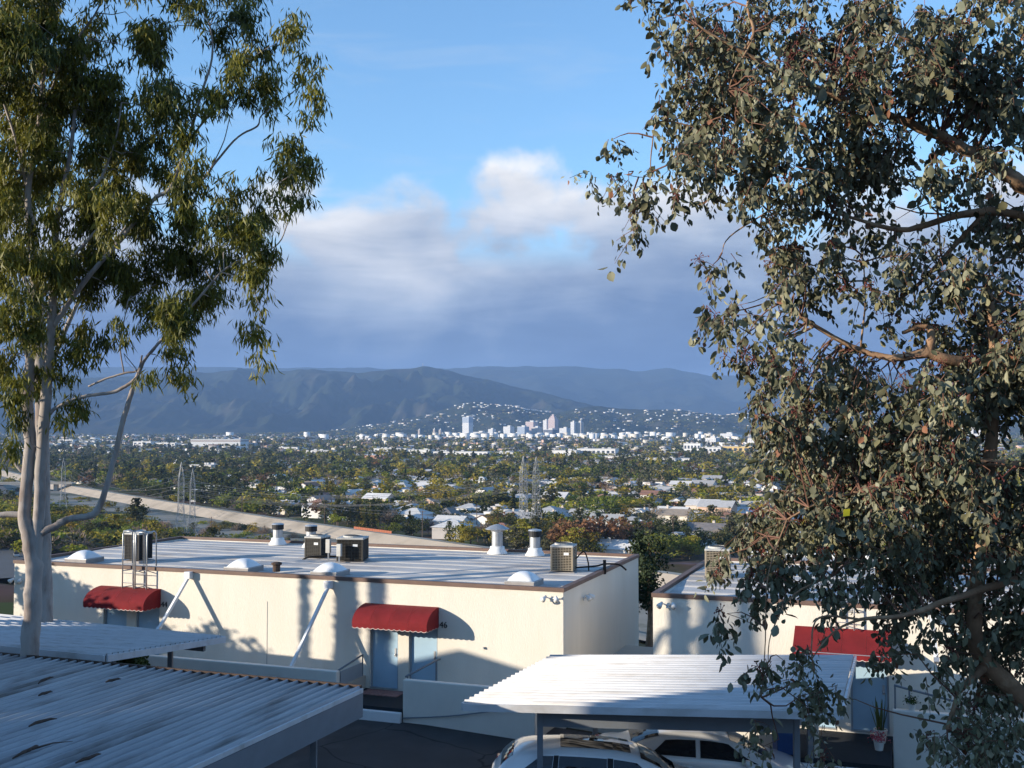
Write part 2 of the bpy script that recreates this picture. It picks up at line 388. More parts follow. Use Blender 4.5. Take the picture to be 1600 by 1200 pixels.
# concrete river channel
M['bank'] = mat('pale concrete bank', (0.42, 0.35, 0.27), 0.95, 0.14, 0.08, col2=(0.28, 0.235, 0.18), f2=(0.48, 0.7), s2=0.05)
M['bed'] = mat('channel bed', (0.25, 0.23, 0.19), 0.9, 0.2, 0.1, col2=(0.05, 0.06, 0.03), f2=(0.5, 0.6), s2=0.03)
M['bank_grass'] = mat('levee grass', (0.12, 0.13, 0.055), 0.95, 0.3, 0.3)
M['pathway'] = mat('levee path', (0.36, 0.33, 0.27), 0.95, 0.12, 0.4)
def build_river():
    pts = []
    for (a, b) in zip(RIVER[1:-2], RIVER[2:-1]):
        for k in range(10): pts.append(a + (b - a) * k / 10)
    pts = np.array(pts); tan = np.gradient(pts, axis=0); tan /= np.linalg.norm(tan, axis=1)[:, None]
    nrm = np.stack([tan[:, 1], -tan[:, 0]], 1)                       # towards the near side
    nrm *= np.where(river_dist(pts[:, 0] + nrm[:, 0] * 5, pts[:, 1] + nrm[:, 1] * 5) > 0, 1, -1)[:, None]
    def strip(name, offs, m):
        V = []; n = len(offs)
        for p, q in zip(pts, nrm):
            zb = valley_z(p[1])
            for o_, z_ in offs: V.append((p[0] + q[0] * o_, p[1] + q[1] * o_, zb + z_))
        Fc = [(i * n + j, i * n + j + 1, (i + 1) * n + j + 1, (i + 1) * n + j) for i in range(len(pts) - 1) for j in range(n - 1)]
        tag(np_mesh(name, V, Fc, m), kind='structure')
    strip('river_bank_far', [(0, 1.9), (8, -2.0)], M['bank'])
    strip('river_bed', [(7.7, -1.98), (66, -1.98)], M['bed'])
    strip('river_bank_near', [(65, -2.0), (74, 1.0), (80, 1.0)], M['bank'])
    strip('levee_path', [(-5, 1.7), (0, 1.95)], M['pathway'])
    strip('levee_grass', [(-11, 0.6), (-5, 1.75)], M['bank_grass'])
build_river()

# ------------------------------------------------------------------ mountains and foothills
def mountain_mat(name, a, b, c, sc):
    return mat(name, a, 0.95, 0.35, sc, spec=0.05, col2=b, f2=(0.5, 0.75), s2=sc * 0.7)
M['chaparral'] = mountain_mat('chaparral slope', (0.024, 0.030, 0.017), (0.065, 0.052, 0.036), None, 0.004)  # mountain albedo held low to stand in for cloud shade
M['chaparral_far'] = mountain_mat('far chaparral slope', (0.020, 0.025, 0.020), (0.036, 0.034, 0.028), None, 0.003)
M['foothill'] = mountain_mat('foothill scrub', (0.034, 0.041, 0.021), (0.10, 0.082, 0.052), None, 0.008)
RANGES = {}
def build_range(name, prof, Y0, front, back, m, amp, seed, base, gul, nx=420, ny=90):
    pxs = np.array([p[0] for p in prof], float); pys = np.array([p[1] for p in prof], float)
    xs = np.linspace((pxs[0] - 800) / FPX * Y0, (pxs[-1] - 800) / FPX * Y0, nx)
    Hx = np.interp(xs / Y0 * FPX + 800, pxs, (HZ - pys) / FPX * Y0)
    vs_ = np.linspace(0, 1, ny); X, V = np.meshgrid(xs, vs_); Hh = np.tile(Hx, (ny, 1))
    fr = front / (front + back)
    c = np.where(V < fr, V / fr, (1 - V) / (1 - fr)); Y = Y0 - front + V * (front + back)
    sh = c ** 1.15
    rg = fbm(X / gul, Y / (gul * 2.2), seed, 5, True); fb = fbm(X / (gul * 2.5), Y / (gul * 2.5), seed + 9, 4)
    Yw = Y + (fbm(X / (gul * 3), V * 3, seed + 20, 3) - 0.5) * front * 0.5 * (1 - np.abs(2 * V - 1))
    dip = amp * (0.62 - rg) * np.clip(4 * sh * (1.02 - sh), 0, 1) + amp * 0.5 * (fb - 0.5) * np.clip(4 * sh * (1 - sh), 0, 1)
    Z = base + (Hh - base) * np.clip(sh - dip, -0.1, 1.02) + (fbm(X / (gul * .25), Y / (gul * .25), seed + 40, 3) - 0.5) * 0.05 * (Hh - base)
    idx = np.arange(nx * ny).reshape(ny, nx); Fc = np.stack([idx[:-1, :-1], idx[:-1, 1:], idx[1:, 1:], idx[1:, :-1]], -1).reshape(-1, 4)
    tag(np_mesh(name, np.stack([X, Yw, Z], -1).reshape(-1, 3), Fc, m, smooth=True), kind='structure')
    RANGES[name] = (X, Yw, Z)
build_range('far_mountains', [(-500, 590), (0, 575), (300, 572), (600, 576), (800, 574), (881, 571), (960, 577), (1000, 579), (1041, 573), (1070, 579), (1110, 586), (1157, 585), (1250, 592), (1400, 580), (1600, 588), (2100, 600)],
            14000, 3200, 1200, M['chaparral_far'], 0.45, 5, 60, 900)
build_range('mountains', [(-700, 610), (-200, 600), (0, 597), (150, 588), (280, 583), (340, 578), (380, 576), (430, 579), (470, 575), (520, 580), (560, 582), (600, 578), (635, 575), (661, 570), (680, 573), (700, 579), (760, 594), (800, 603), (830, 609), (870, 619), (900, 628), (960, 641), (1100, 662), (1400, 678)],
            9300, 2300, 900, M['chaparral'], 0.80, 11, -20, 420, nx=640, ny=150)
build_range('foothills', [(-300, 684), (300, 682), (480, 676), (560, 667), (620, 658), (680, 645), (715, 634), (740, 628), (775, 632), (800, 634), (830, 641), (870, 645), (900, 639), (935, 634), (975, 639), (1010, 641), (1060, 640), (1085, 645), (1120, 650), (1150, 646), (1190, 651), (1230, 658), (1300, 652), (1420, 658), (1600, 655), (1900, 676)],
            7000, 1300, 700, M['foothill'], 0.62, 23, -26, 330, nx=520, ny=80)
def range_z(name, x, y):
    X, Y, Z = RANGES[name]; j = int(np.argmin(np.abs(X[0] - x))); col = Y[:, j]
    i = int(np.argmin(np.abs(col - y))); return float(X[0][j]), float(col[i]), float(Z[i, j])

# haze that fills the valley air
def build_haze():
    m = bpy.data.materials.new('valley haze'); m.use_nodes = True; nt = m.node_tree; nt.nodes.clear()
    pv = nt.nodes.new('ShaderNodeVolumePrincipled'); out = nt.nodes.new('ShaderNodeOutputMaterial'); nt.links.new(pv.outputs[0], out.inputs['Volume'])
    pv.inputs['Color'].default_value = (*HAZE_COL, 1); pv.inputs['Density'].default_value = HAZE_D; pv.inputs['Anisotropy'].default_value = 0.0
    mb = MB(); mb.box((0, 8300, 420), (26000, 18400, 1000))
    tag(mb.build('haze', m), 'pale blue haze filling the valley air', 'haze', kind='stuff')
HAZE_COL = (0.36, 0.59, 1.0); HAZE_D = 5.8e-5
build_haze()
# ------------------------------------------------------------------ stucco buildings
ZR = -4.35                                    # roof edge
def wall_boxes(mb, s0, s1, t0, t1, z0, z1, openings):
    """front wall with door openings (sa < sb, za, zb)"""
    cur = s0
    for sa, sb, za, zb in sorted(openings):
        if sa > cur: mb.W(cur, sa, t0, t1, z0, z1)
        if za > z0: mb.W(sa, sb, t0, t1, z0, za)
        if zb < z1: mb.W(sa, sb, t0, t1, zb, z1)
        cur = sb
    if cur < s1: mb.W(cur, s1, t0, t1, z0, z1)
def text(name, body, size, parent, s, t, z, m, extrude=0.012):
    cu = bpy.data.curves.new(name, 'FONT'); cu.body = body; cu.size = size; cu.extrude = extrude
    tmp = bpy.data.objects.new(name, cu); me = bpy.data.meshes.new_from_object(tmp); bpy.data.objects.remove(tmp)
    me.materials.clear(); me.materials.append(m); o = bpy.data.objects.new(name, me); COL.objects.link(o)
    o.parent = parent; o.location = WF(s, t, z) - org(parent); o.rotation_euler = (R(90), 0, RZ)
    return o
def build_block(s0, s1, tb, doors, label, number=None, zf=-7.55, zbase=-11.5):
    c = WF((s0 + s1) / 2, tb / 2, zbase); b = empty('stucco_building', c, label, 'building')
    T = 0.22
    mb = MB()
    wall_boxes(mb, s0, s1, 0, T, zbase, ZR - 0.10, [(a, e, zf, zf + 2.12) for a, e in doors])
    mb.W(s0, s0 + T, T, tb - T, zbase, ZR - 0.10); mb.W(s1 - T, s1, T, tb - T, zbase, ZR - 0.10); mb.W(s0, s1, tb - T, tb, zbase, ZR - 0.10)
    mb.build('wall', M['stucco'], b)
    # lapped rolls of roofing with a slight sag and crown
    ns = 44; nroll = 9
    roof = empty('roof', c); roof.parent = b; roof.location = (0, 0, 0)
    for k in range(nroll):
        V = []; Fc = []; rgk = random.Random(k + int(s1 * 10))
        ta = T + (tb - 2 * T) * k / nroll - (0.06 if k else 0); te = T + (tb - 2 * T) * (k + 1) / nroll
        for j in range(4):
            for i in range(ns + 1):
                s = s0 + T + (s1 - s0 - 2 * T) * i / ns; t = ta + (te - ta) * j / 3; f = (t - T) / (tb - 2 * T)
                z = ZR - 0.13 + 0.10 * math.sin(math.pi * f) ** 2 + 0.009 * math.sin(s * 0.9 + t * 1.1) * math.sin(math.pi * i / ns) * math.sin(math.pi * f) + 0.004 * (1 - j / 3) + rgk.uniform(-.0015, .0015)
                V.append(tuple(WF(s, t, z)))
        for i in range(ns + 1): V.append((V[i][0], V[i][1], V[i][2] - 0.03))
        for j in range(3):
            for i in range(ns): a = j * (ns + 1) + i; Fc.append((a + 1, a, a + ns + 1, a + ns + 2))
        q = 4 * (ns + 1)
        for i in range(ns): Fc.append((q + i, i, i + 1, q + i + 1))
        np_mesh('roofing_roll', V, Fc, M['roofing'], roof)
    e = MB(); w = 0.13; o_ = 0.035
    e.W(s0 - o_, s1 + o_, -o_, w, ZR - 0.11, ZR); e.W(s0 - o_, s1 + o_, tb - w, tb + o_, ZR - 0.11, ZR)
    e.W(s0 - o_, s0 + w, w, tb - w, ZR - 0.11, ZR); e.W(s1 - w, s1 + o_, w, tb - w, ZR - 0.11, ZR)
    e.build('roof_edge', M['edge'], b)
    # doors
    for a, e_ in doors:
        fr = MB(); fr.W(a, a + 0.05, 0.06, 0.16, zf, zf + 2.12); fr.W(e_ - 0.05, e_, 0.06, 0.16, zf, zf + 2.12); fr.W(a + 0.05, e_ - 0.05, 0.06, 0.16, zf + 2.06, zf + 2.12)
        dr = MB(); dr.W(a + 0.05, e_ - 0.05, 0.10, 0.15, zf + 0.02, zf + 2.06)
        do = dr.build('door', M['door_blue'], b); fr.build('door_frame', M['frame_grey'], do)
        th = MB(); th.W(a, e_, 0.0, 0.2, zf - 0.02, zf + 0.02); th.build('threshold', M['galv'], do)
        kb = MB(); p = WF(a + 0.13, 0.07, zf + 1.0); kb.lathe((p.x, p.y, p.z - 0.03), [(0.0, 0), (0.028, 0.01), (0.03, 0.03), (0.02, 0.055), (0, 0.06)], 8); kb.build('handle', M['galv'], do, smooth=True)
        kp = MB(); kp.W(a + 0.10, a + 0.16, 0.085, 0.098, zf + 0.93, zf + 1.18); kp.build('lock_plate', M['galv'], do)
    return b
DOORS_L = [(3.80, 4.72), (5.06, 5.98), (13.50, 14.42), (14.78, 15.70)]
DOORS_R = [(-8.52, -7.60), (-7.26, -6.34), (-18.2, -17.3)]
bl = build_block(0, 19.44, 8.95, DOORS_L, 'long cream stucco building with a grey flat roof and two red awnings')
br = build_block(-24.5, -2.53, 8.95, DOORS_R, 'cream stucco building half hidden by the grey-green leaves of the near tree')
text('house_number', '46', 0.25, bl, 3.74, -0.006, -5.66, M['number'])
text('house_number', '44', 0.25, bl, 13.44, -0.006, -5.60, M['number'])
# control joint, vent and small fittings on the front wall
j = MB(); j.W(9.50, 9.515, -0.006, 0.01, -7.4, -5.22); j.build('control_joint', M['fascia'], bl)
j = MB(); p = WF(2.35, -0.03, -6.15); j.lathe((p.x, p.y, p.z), [(0, -0.03), (0.035, -0.03), (0.035, 0.03), (0, 0.03)], 8); j.build('hose_bib', M['galv'], bl)

# drain pipes that lean out from scuppers under the roof edge
def downpipe(s, zt, px_bot, py_bot, tbot, label):
    top = WF(s, -0.14, zt); sb, zb = WS(px_bot, py_bot, tbot); bot = WF(sb, tbot, zb)
    r_ = empty('drain_pipe', bot, label, 'drain pipe', 'leaning white drain pipes')
    m = MB(); m.bar(top, bot, 0.10, 0.08); bevel(m.build('pipe', M['white_metal'], r_), 0.012)
    m = MB(); m.W(s - 0.11, s + 0.11, -0.20, -0.003, zt - 0.02, zt + 0.20); bevel(m.build('scupper', M['white_metal'], r_), 0.015)
    m = MB(); d = (bot - top).normalized(); m.bar(bot - d * 0.02, bot + d * 0.10, 0.12, 0.10); m.build('shoe', M['galv'], r_)
downpipe(12.33, -4.62, 249, 981, -1.2, 'white drain pipe leaning out beside the awning numbered 44')
downpipe(7.33, -4.68, 453, 1046, -1.55, 'white drain pipe leaning from the long wall between the two red awnings')
downpipe(-9.54, -4.6, 1463, 1030, -1.0, 'white drain pipe right of the third awning, behind dark leaves')

# twin flood lamps
def flood(s, t, z, face, label, grp='twin security floodlights on the stucco walls'):
    c = WF(s, t, z); r_ = empty('floodlight', c, label, 'floodlight', grp)
    n = -BB if face == 'front' else -DD; al = DD if face == 'front' else BB
    m = MB(); m.bar(c - n * 0.005 + Vector((0, 0, -0.06)), c + n * 0.04 + Vector((0, 0, -0.06)), 0.11); m.build('base', M['lamp_white'], r_)
    for sg in (-1, 1):
        a = c + n * 0.05 + al * 0.03 * sg; e = a + al * 0.13 * sg + n * 0.10 + Vector((0, 0, 0.02))
        m = MB(); m.tube([a + Vector((0, 0, -0.05)), a + al * 0.05 * sg + n * 0.05, e], 0.018, 6); arm = m.build('arm', M['lamp_white'], r_, smooth=True)
        d = (n * 0.8 + al * 0.35 * sg + Vector((0, 0, -0.55))).normalized()
        m = MB(); m.tube([e - d * 0.05, e, e + d * 0.10, e + d * 0.14], [0.03, 0.045, 0.075, 0.078], 12); m.build('lamp_head', M['lamp_white'], r_, smooth=True)
flood(0.32, -0.003, -4.62, 'front', 'white twin floodlight on the front wall near the corner of the long building')
flood(-0.003, 2.0, -4.86, 'side', 'white floodlight on the shaded side wall of the long building')
flood(-2.95, -0.003, -4.62, 'front', 'white twin floodlight at the near corner of the half hidden building')
flood(19.2, -0.003, -5.0, 'front', 'white twin floodlight behind the pale gum trunk at the far end')

# ------------------------------------------------------------------ awnings
def awning(s0, s1, zt, label, depth=0.85, drop=0.46, flat=False):
    c = WF((s0 + s1) / 2, 0, zt); r_ = empty('awning', c, label, 'awning', 'red canvas door awnings')
    n = 10; npan = 4; prof = []
    for k in range(n + 1):
        a = math.pi / 2 * k / n
        if flat: prof.append((-0.01 - depth * k / n, zt - 0.50 * k / n - 0.02 * math.sin(math.pi * k / n)))
        else: prof.append((-0.01 - depth * (math.sin(a) ** 1.0), zt - drop * (1 - math.cos(a)) ** 1.0))
    for q in range(npan):
        a = s0 + (s1 - s0) * q / npan + 0.002; b_ = s0 + (s1 - s0) * (q + 1) / npan - 0.002; V = []; Fc = []
        for k, (t, z) in enumerate(prof):
            for i in range(5):
                f = i / 4; V.append(tuple(WF(a + (b_ - a) * f, t, z - 0.002 * math.sin(math.pi * f) * math.sin(math.pi * k / n))))
        for k in range(n):
            for i in range(4): x = k * 5 + i; Fc.append((x, x + 1, x + 6, x + 5))
        o = np_mesh('canvas_panel', V, Fc, M['awning'], r_, smooth=True)
    zb = prof[-1][1]; tb = prof[-1][0]
    for sx in (s0, s1):                                   # end wings
        m = MB(); m.poly([WF(sx, t, z) for t, z in prof] + [WF(sx, -0.01, zb)]); o = m.build('end_wing', M['awning'], r_); o.modifiers.new('solid', 'SOLIDIFY').thickness = 0.008
    def valance(p0, p1, cnt, name):
        m = MB(); tr = MB(); L = Vector(p1) - Vector(p0)
        for k in range(cnt):
            pts = [Vector(p0) + L * (k / cnt), Vector(p0) + L * ((k + 1) / cnt)]; low = []
            for i in range(6):
                f = i / 5; low.append(Vector(p0) + L * ((k + 1 - f) / cnt) + Vector((0, 0, -0.10 - 0.032 * math.sin(math.pi * f))))
            m.poly([pts[0], pts[1]] + low)
            for u, w in zip(low[:-1], low[1:]): tr.bar(u, w, 0.012, 0.014)
        o = m.build(name, M['awning'], r_); o.modifiers.new('solid', 'SOLIDIFY').thickness = 0.006
        tr.build('scallop_trim', M['awning_trim'], o)
    valance(WF(s0, tb, zb), WF(s1, tb, zb), 14, 'valance'); valance(WF(s0, tb, zb), WF(s0, -0.01, zb), 4, 'side_valance'); valance(WF(s1, tb, zb), WF(s1, -0.01, zb), 4, 'side_valance')
    m = MB(); m.tube([WF(s0 + 0.02, tb + 0.02, zb + 0.01), WF(s1 - 0.02, tb + 0.02, zb + 0.01)], 0.014, 6); m.build('front_bar', M['galv'], r_)
    for sx in (s0 + 0.02, s1 - 0.02):
        m = MB(); m.tube([WF(sx, tb + 0.02, zb + 0.01), WF(sx, -0.01, zb + 0.01)], 0.014, 6); m.build('side_bar', M['galv'], r_)
awning(3.76, 6.12, -5.08, 'sunlit red canvas awning with scalloped edge numbered 46')
awning(13.45, 15.78, -5.03, 'red canvas awning with leaf shadows under the twin roof ladders')
awning(-8.60, -6.26, -5.00, 'flat fronted red awning on the building behind the near tree', flat=True)

# ------------------------------------------------------------------ ladders
def ladder(s0, s1, t, z0, z1, label):
    r_ = empty('roof_ladder', WF((s0 + s1) / 2, t, z0), label, 'ladder', 'steel roof ladders')
    for a, sg in ((s0, 1), (s1, -1)):
        m = MB(); m.tube([WF(a, t, z0), WF(a, t, z1 - 0.1), WF(a, t + 0.05, z1), WF(a, t + 0.35, z1 + 0.02), WF(a, t + 0.45, z1 - 0.06), WF(a, t + 0.47, ZR)], 0.022, 6); m.build('rail', M['galv'], r_, smooth=True)
    m = MB(); m.tube([WF(s0, t + 0.02, z1), WF(s1, t + 0.02, z1)], 0.022, 6); m.build('top_hoop', M['galv'], r_, smooth=True)
    z = z0 + 0.18
    while z < ZR + 0.35:
        m = MB(); m.tube([WF(s0, t, z), WF(s1, t, z)], 0.014, 6); m.build('rung', M['galv'], r_); z += 0.31
    for z in (z0 + 0.04, ZR - 0.14):
        m = MB(); mid = (s0 + s1) / 2
        m.tube([WF(s0, t, z), WF(mid, -0.02, z + 0.03), WF(s1, t, z)], 0.016, 6); m.build('wall_bracket', M['galv'], r_)
ladder(14.36, 14.80, -0.20, -5.05, -3.22, 'left of the twin steel roof ladders above the shaded red awning')
ladder(13.86, 14.30, -0.20, -5.05, -3.24, 'right of the twin steel roof ladders above the shaded red awning')
ladder(-7.72, -7.28, -0.20, -5.0, -4.2, 'short steel roof ladder above the flat fronted red awning')

# ------------------------------------------------------------------ roof equipment
def on_roof(x, y, z=-4.40):
    p = G(x, y, z); return p
def condenser(p, w, d, h, rz, body, label):
    r_ = empty('air_conditioner', (0, 0, 0), label, 'air conditioner', 'rooftop condensers'); ORG[r_.name] = Vector((0, 0, 0))
    m = MB(); m.box((0, 0, -0.03), (w * 1.15, d * 1.15, 0.12)); bevel(m.build('plinth', M['curb'], r_), 0.02)
    m = MB(); m.box((0, 0, 0.05 + h * 0.46), (w * 0.86, d * 0.86, h * 0.88)); m.build('coil', M['black_rubber'], r_)
    for sx in (-1, 1):
        for sy in (-1, 1):
            m = MB(); m.box((sx * (w / 2 - 0.03), sy * (d / 2 - 0.03), 0.05 + h * 0.46), (0.06, 0.06, h * 0.9)); bevel(m.build('corner_post', body, r_), 0.012)
    n = max(10, int(h / 0.055))
    for fx, fy, sx, sy in ((0, -1, w - 0.12, 0.012), (0, 1, w - 0.12, 0.012), (-1, 0, 0.012, d - 0.12), (1, 0, 0.012, d - 0.12)):
        g = MB()
        for k in range(n):
            z = 0.09 + (h - 0.12) * k / (n - 1) * 0.93
            g.box((fx * (w / 2 - 0.012), fy * (d / 2 - 0.012), z), (sx if sx > 0.1 else 0.022, sy if sy > 0.1 else 0.022, 0.022))
        for k in range(1, 7):
            f = k / 7 - 0.5
            g.box((fx * (w / 2 - 0.006) + (f * sx if fx == 0 else 0), fy * (d / 2 - 0.006) + (f * sy if fy == 0 else 0), 0.05 + h * 0.46), (0.014, 0.014, h * 0.88))
        tag(g.build('louvre_grille', body, r_), kind='stuff')
    m = MB(); m.box((0, 0, 0.05 + h * 0.93), (w * 1.02, d * 1.02, 0.07)); top = m.build('top_cover', M['ac_top'], r_); bevel(top, 0.025, 3)
    m = MB(); rr = min(w, d) * 0.40
    m.lathe((0, 0, 0.05 + h * 0.965), [(rr, 0), (rr, 0.05), (rr * 0.93, 0.06), (rr * 0.9, 0.02)], 24); m.build('fan_ring', M['ac_top'], top, smooth=False)
    g = MB()
    for k in range(4): g.tube([(rr * (0.2 + 0.19 * k) * math.cos(a), rr * (0.2 + 0.19 * k) * math.sin(a), 0.05 + h * 0.965 + 0.05) for a in np.linspace(0, 2 * math.pi, 17)], 0.006, 4)
    for k in range(8): g.bar((0, 0, 0.05 + h * 0.965 + 0.05), (rr * math.cos(k * .785), rr * math.sin(k * .785), 0.05 + h * 0.965 + 0.05), 0.008)
    tag(g.build('fan_guard', M['dark'], top), kind='stuff')
    m = MB(); m.box((w * 0.2, -d / 2 - 0.003, h * 0.72), (0.16, 0.01, 0.08)); m.build('badge', M['white_metal'], r_)
    r_.location = p; r_.rotation_euler = (0, 0, rz); return r_
def ac_at(x, y, **k): p = on_roof(x, y); return condenser((p.x, p.y, p.z + 0.0), **k)
ac_at(496, 872, w=0.66, d=0.66, h=0.74, rz=RZ, body=M['ac_dark'], label='narrow dark condenser on the roof with a white service box beside it')
ac_at(551, 877, w=0.92, d=0.8, h=0.80, rz=RZ + 0.25, body=M['ac_dark'], label='wide dark condenser on the roof casting the longest shadow')
ac_at(881, 893, w=0.72, d=0.72, h=0.82, rz=RZ + 0.12, body=M['ac_tan'], label='tan condenser near the right corner of the long roof')
ac_at(216, 876, w=0.62, d=0.7, h=0.95, rz=RZ, body=M['dark'], label='tall black condenser behind the twin roof ladders')
ac_at(1122, 902, w=0.74, d=0.74, h=0.86, rz=RZ + 0.12, body=M['ac_tan'], label='tan condenser on the roof of the half hidden building')
# service boxes and refrigerant lines beside the condensers
def service_box(x, y, h, label):
    p = on_roof(x, y); r_ = empty('service_box', p, label, 'electrical box', 'disconnect boxes by the condensers')
    m = MB(); m.box((p.x, p.y, p.z + h * 0.66), (0.16, 0.12, h * 0.62), RZ); bevel(m.build('case', M['ac_top'], r_), 0.012)
    m = MB(); m.bar((p.x, p.y, p.z - 0.05), (p.x, p.y, p.z + h * 0.38), 0.05); m.build('post', M['galv'], r_)
service_box(513, 876, 0.75, 'pale disconnect box on a post right of the narrow dark condenser')
service_box(530, 880, 0.66, 'pale disconnect box left of the wide dark condenser')
def cable(name, pts, rad, m, label, cat, n=6):
    # smooth the path
    P_ = [Vector(p) for p in pts]; out = []
    for i in range(len(P_) - 1):
        a = P_[max(i - 1, 0)]; b = P_[i]; c = P_[i + 1]; d = P_[min(i + 2, len(P_) - 1)]
        for k in range(6):
            t = k / 6; out.append(0.5 * ((2 * b) + (c - a) * t + (2 * a - 5 * b + 4 * c - d) * t * t + (3 * b - a - 3 * c + d) * t ** 3))
    out.append(P_[-1]); mb = MB(); mb.tube(out, rad, n)
    return tag(mb.build(name, m, smooth=True), label, cat)
q = on_roof(900, 893)
cable('refrigerant_line', [(q.x, q.y, q.z + 0.4), (q.x + 0.25, q.y, q.z + 0.62), (q.x + 0.38, q.y, q.z + 0.3), (q.x + 0.4, q.y, q.z - 0.02)], 0.022, M['black_rubber'], 'black hose looping up from the tan condenser on the long roof', 'hose')
cable('refrigerant_line', [(q.x - 0.1, q.y, q.z + 0.12), (q.x + 0.6, q.y + 0.05, q.z + 0.16), (q.x + 0.9, q.y + 0.1, q.z + 0.22), (q.x + 1.35, q.y + 0.15, q.z + 0.2), (q.x + 1.6, q.y + 0.2, q.z + 0.02)], 0.03, M['black_rubber'], 'thick black line running from the tan condenser to the roof edge', 'hose')
m = MB(); m.tube([(q.x + 0.9, q.y, q.z - 0.08), (q.x + 0.9, q.y, q.z + 0.36)], 0.05, 8); tag(m.build('vent_stub', M['black_rubber'], smooth=True), 'short black vent stub beside the tan condenser hoses', 'vent pipe')
q = on_roof(520, 874)
cable('refrigerant_line', [(q.x - 1.0, q.y - .2, q.z), (q.x - .7, q.y - .2, q.z + 0.12), (q.x + 0.2, q.y, q.z + 0.10), (q.x + 0.5, q.y + .1, q.z + 0.18)], 0.035, M['black_rubber'], 'black insulated line between the two dark condensers', 'hose')

def skylight(x, y, w, label):
    p = on_roof(x, y, -4.46); r_ = empty('skylight', p, label, 'skylight', 'white dome skylights along the roof front')
    m = MB(); m.box((p.x, p.y, p.z + 0.05), (w * 1.06, w * 1.06, 0.16), RZ); m.build('curb', M['curb'], r_)
    V = []; Fc = []; n = 12; ca, sa = math.cos(RZ), math.sin(RZ)
    for j_ in range(n + 1):
        for i in range(n + 1):
            u = 2 * i / n - 1; v = 2 * j_ / n - 1
            z = 0.13 + 0.27 * ((1 - abs(u) ** 2.2) * (1 - abs(v) ** 2.2)) ** 0.62
            a = u * w / 2; b_ = v * w / 2; V.append((p.x + a * ca - b_ * sa, p.y + a * sa + b_ * ca, p.z + z))
    for j_ in range(n):
        for i in range(n): k = j_ * (n + 1) + i; Fc.append((k, k + 1, k + n + 2, k + n + 1))
    np_mesh('dome', V, Fc, M['plastic_dome'], r_, smooth=True)
    m = MB()
    for sx, sy, lx, ly in ((0, -1, w * 1.08, 0.04), (0, 1, w * 1.08, 0.04), (-1, 0, 0.04, w * 1.0), (1, 0, 0.04, w * 1.0)):
        a, b_ = sx * w / 2, sy * w / 2; m.box((p.x + a * ca - b_ * sa, p.y + a * sa + b_ * ca, p.z + 0.145), (lx, ly, 0.035), RZ)
    m.build('rim', M['galv'], r_)
skylight(132, 878, 0.84, 'white dome skylight nearest the gum trunk on the long roof')
skylight(381, 892, 0.84, 'white dome skylight left of the small roof vent')
skylight(516, 899, 0.84, 'white dome skylight below the wide dark condenser')
skylight(819, 914, 0.84, 'white dome skylight nearest the right corner of the long roof')

def flue(x, s_t, ztop, rad, cap, label):
    # stands on the line t = s_t of the roof under the pixel column x
    r0 = ray(x, 850); k = (A0.x * BB.x + A0.y * BB.y + s_t) / (r0.x * BB.x + r0.y * BB.y); p = r0 * k; p.z = -4.44
    r_ = empty('roof_vent', p, label, 'roof vent', 'metal flues along the back of the roof')
    h = ztop - p.z
    m = MB(); m.lathe(p, [(rad * 1.9, -0.02), (rad * 1.8, 0.02), (rad * 1.35, 0.16), (rad * 1.3, 0.24), (rad * 1.05, 0.26)], 18); m.build('flashing', M['white_metal'], r_, smooth=True)
    m = MB(); m.lathe(p, [(rad, 0.2), (rad, h * 0.78), (rad * 1.08, h * 0.78), (rad * 1.08, h * 0.82), (rad, h * 0.82)], 18); m.build('pipe', M['galv'], r_, smooth=False)
    m = MB()
    if cap == 'cone':
        m.lathe(p, [(rad * 1.15, h * 0.76), (rad * 1.25, h * 0.80), (rad * 2.15, h * 0.83), (rad * 2.2, h * 0.855), (rad * 1.2, h * 0.95), (rad * 0.5, h), (0, h * 1.01)], 20)
        m.build('cone_cap', M['galv'], r_, smooth=False)
    else:
        m.lathe(p, [(rad * 1.02, h * 0.70), (rad * 1.22, h * 0.71), (rad * 1.22, h * 0.93), (rad * 1.02, h * 0.94)], 18); m.build('soot_collar', M['dark'], r_, smooth=False)
        m = MB(); m.lathe(p, [(rad * 1.1, h * 0.93), (rad * 1.32, h * 0.94), (rad * 1.2, h * 0.98), (rad * 0.5, h * 1.01)], 18); m.build('cap', M['galv'], r_, smooth=False)
flue(434, 8.3, -3.62, 0.19, 'drum', 'left of the two drum topped flues behind the narrow condenser')
flue(486, 7.9, -3.60, 0.19, 'drum', 'right of the two drum topped flues, rising behind the narrow condenser')
flue(777, 8.3, -3.40, 0.20, 'cone', 'metal flue with a wide conical cap on the long roof')
flue(836, 8.2, -3.52, 0.19, 'drum', 'metal flue with a sooty top right of the conical one')
p = on_roof(432, 892); m = MB(); m.lathe((p.x, p.y, p.z - .02), [(0.12, 0), (0.12, 0.2), (0.17, 0.22), (0.17, 0.27), (0.1, 0.3)], 12); tag(m.build('roof_cowl', M['rust']), 'small rusty cowl between two dome skylights', 'roof vent')
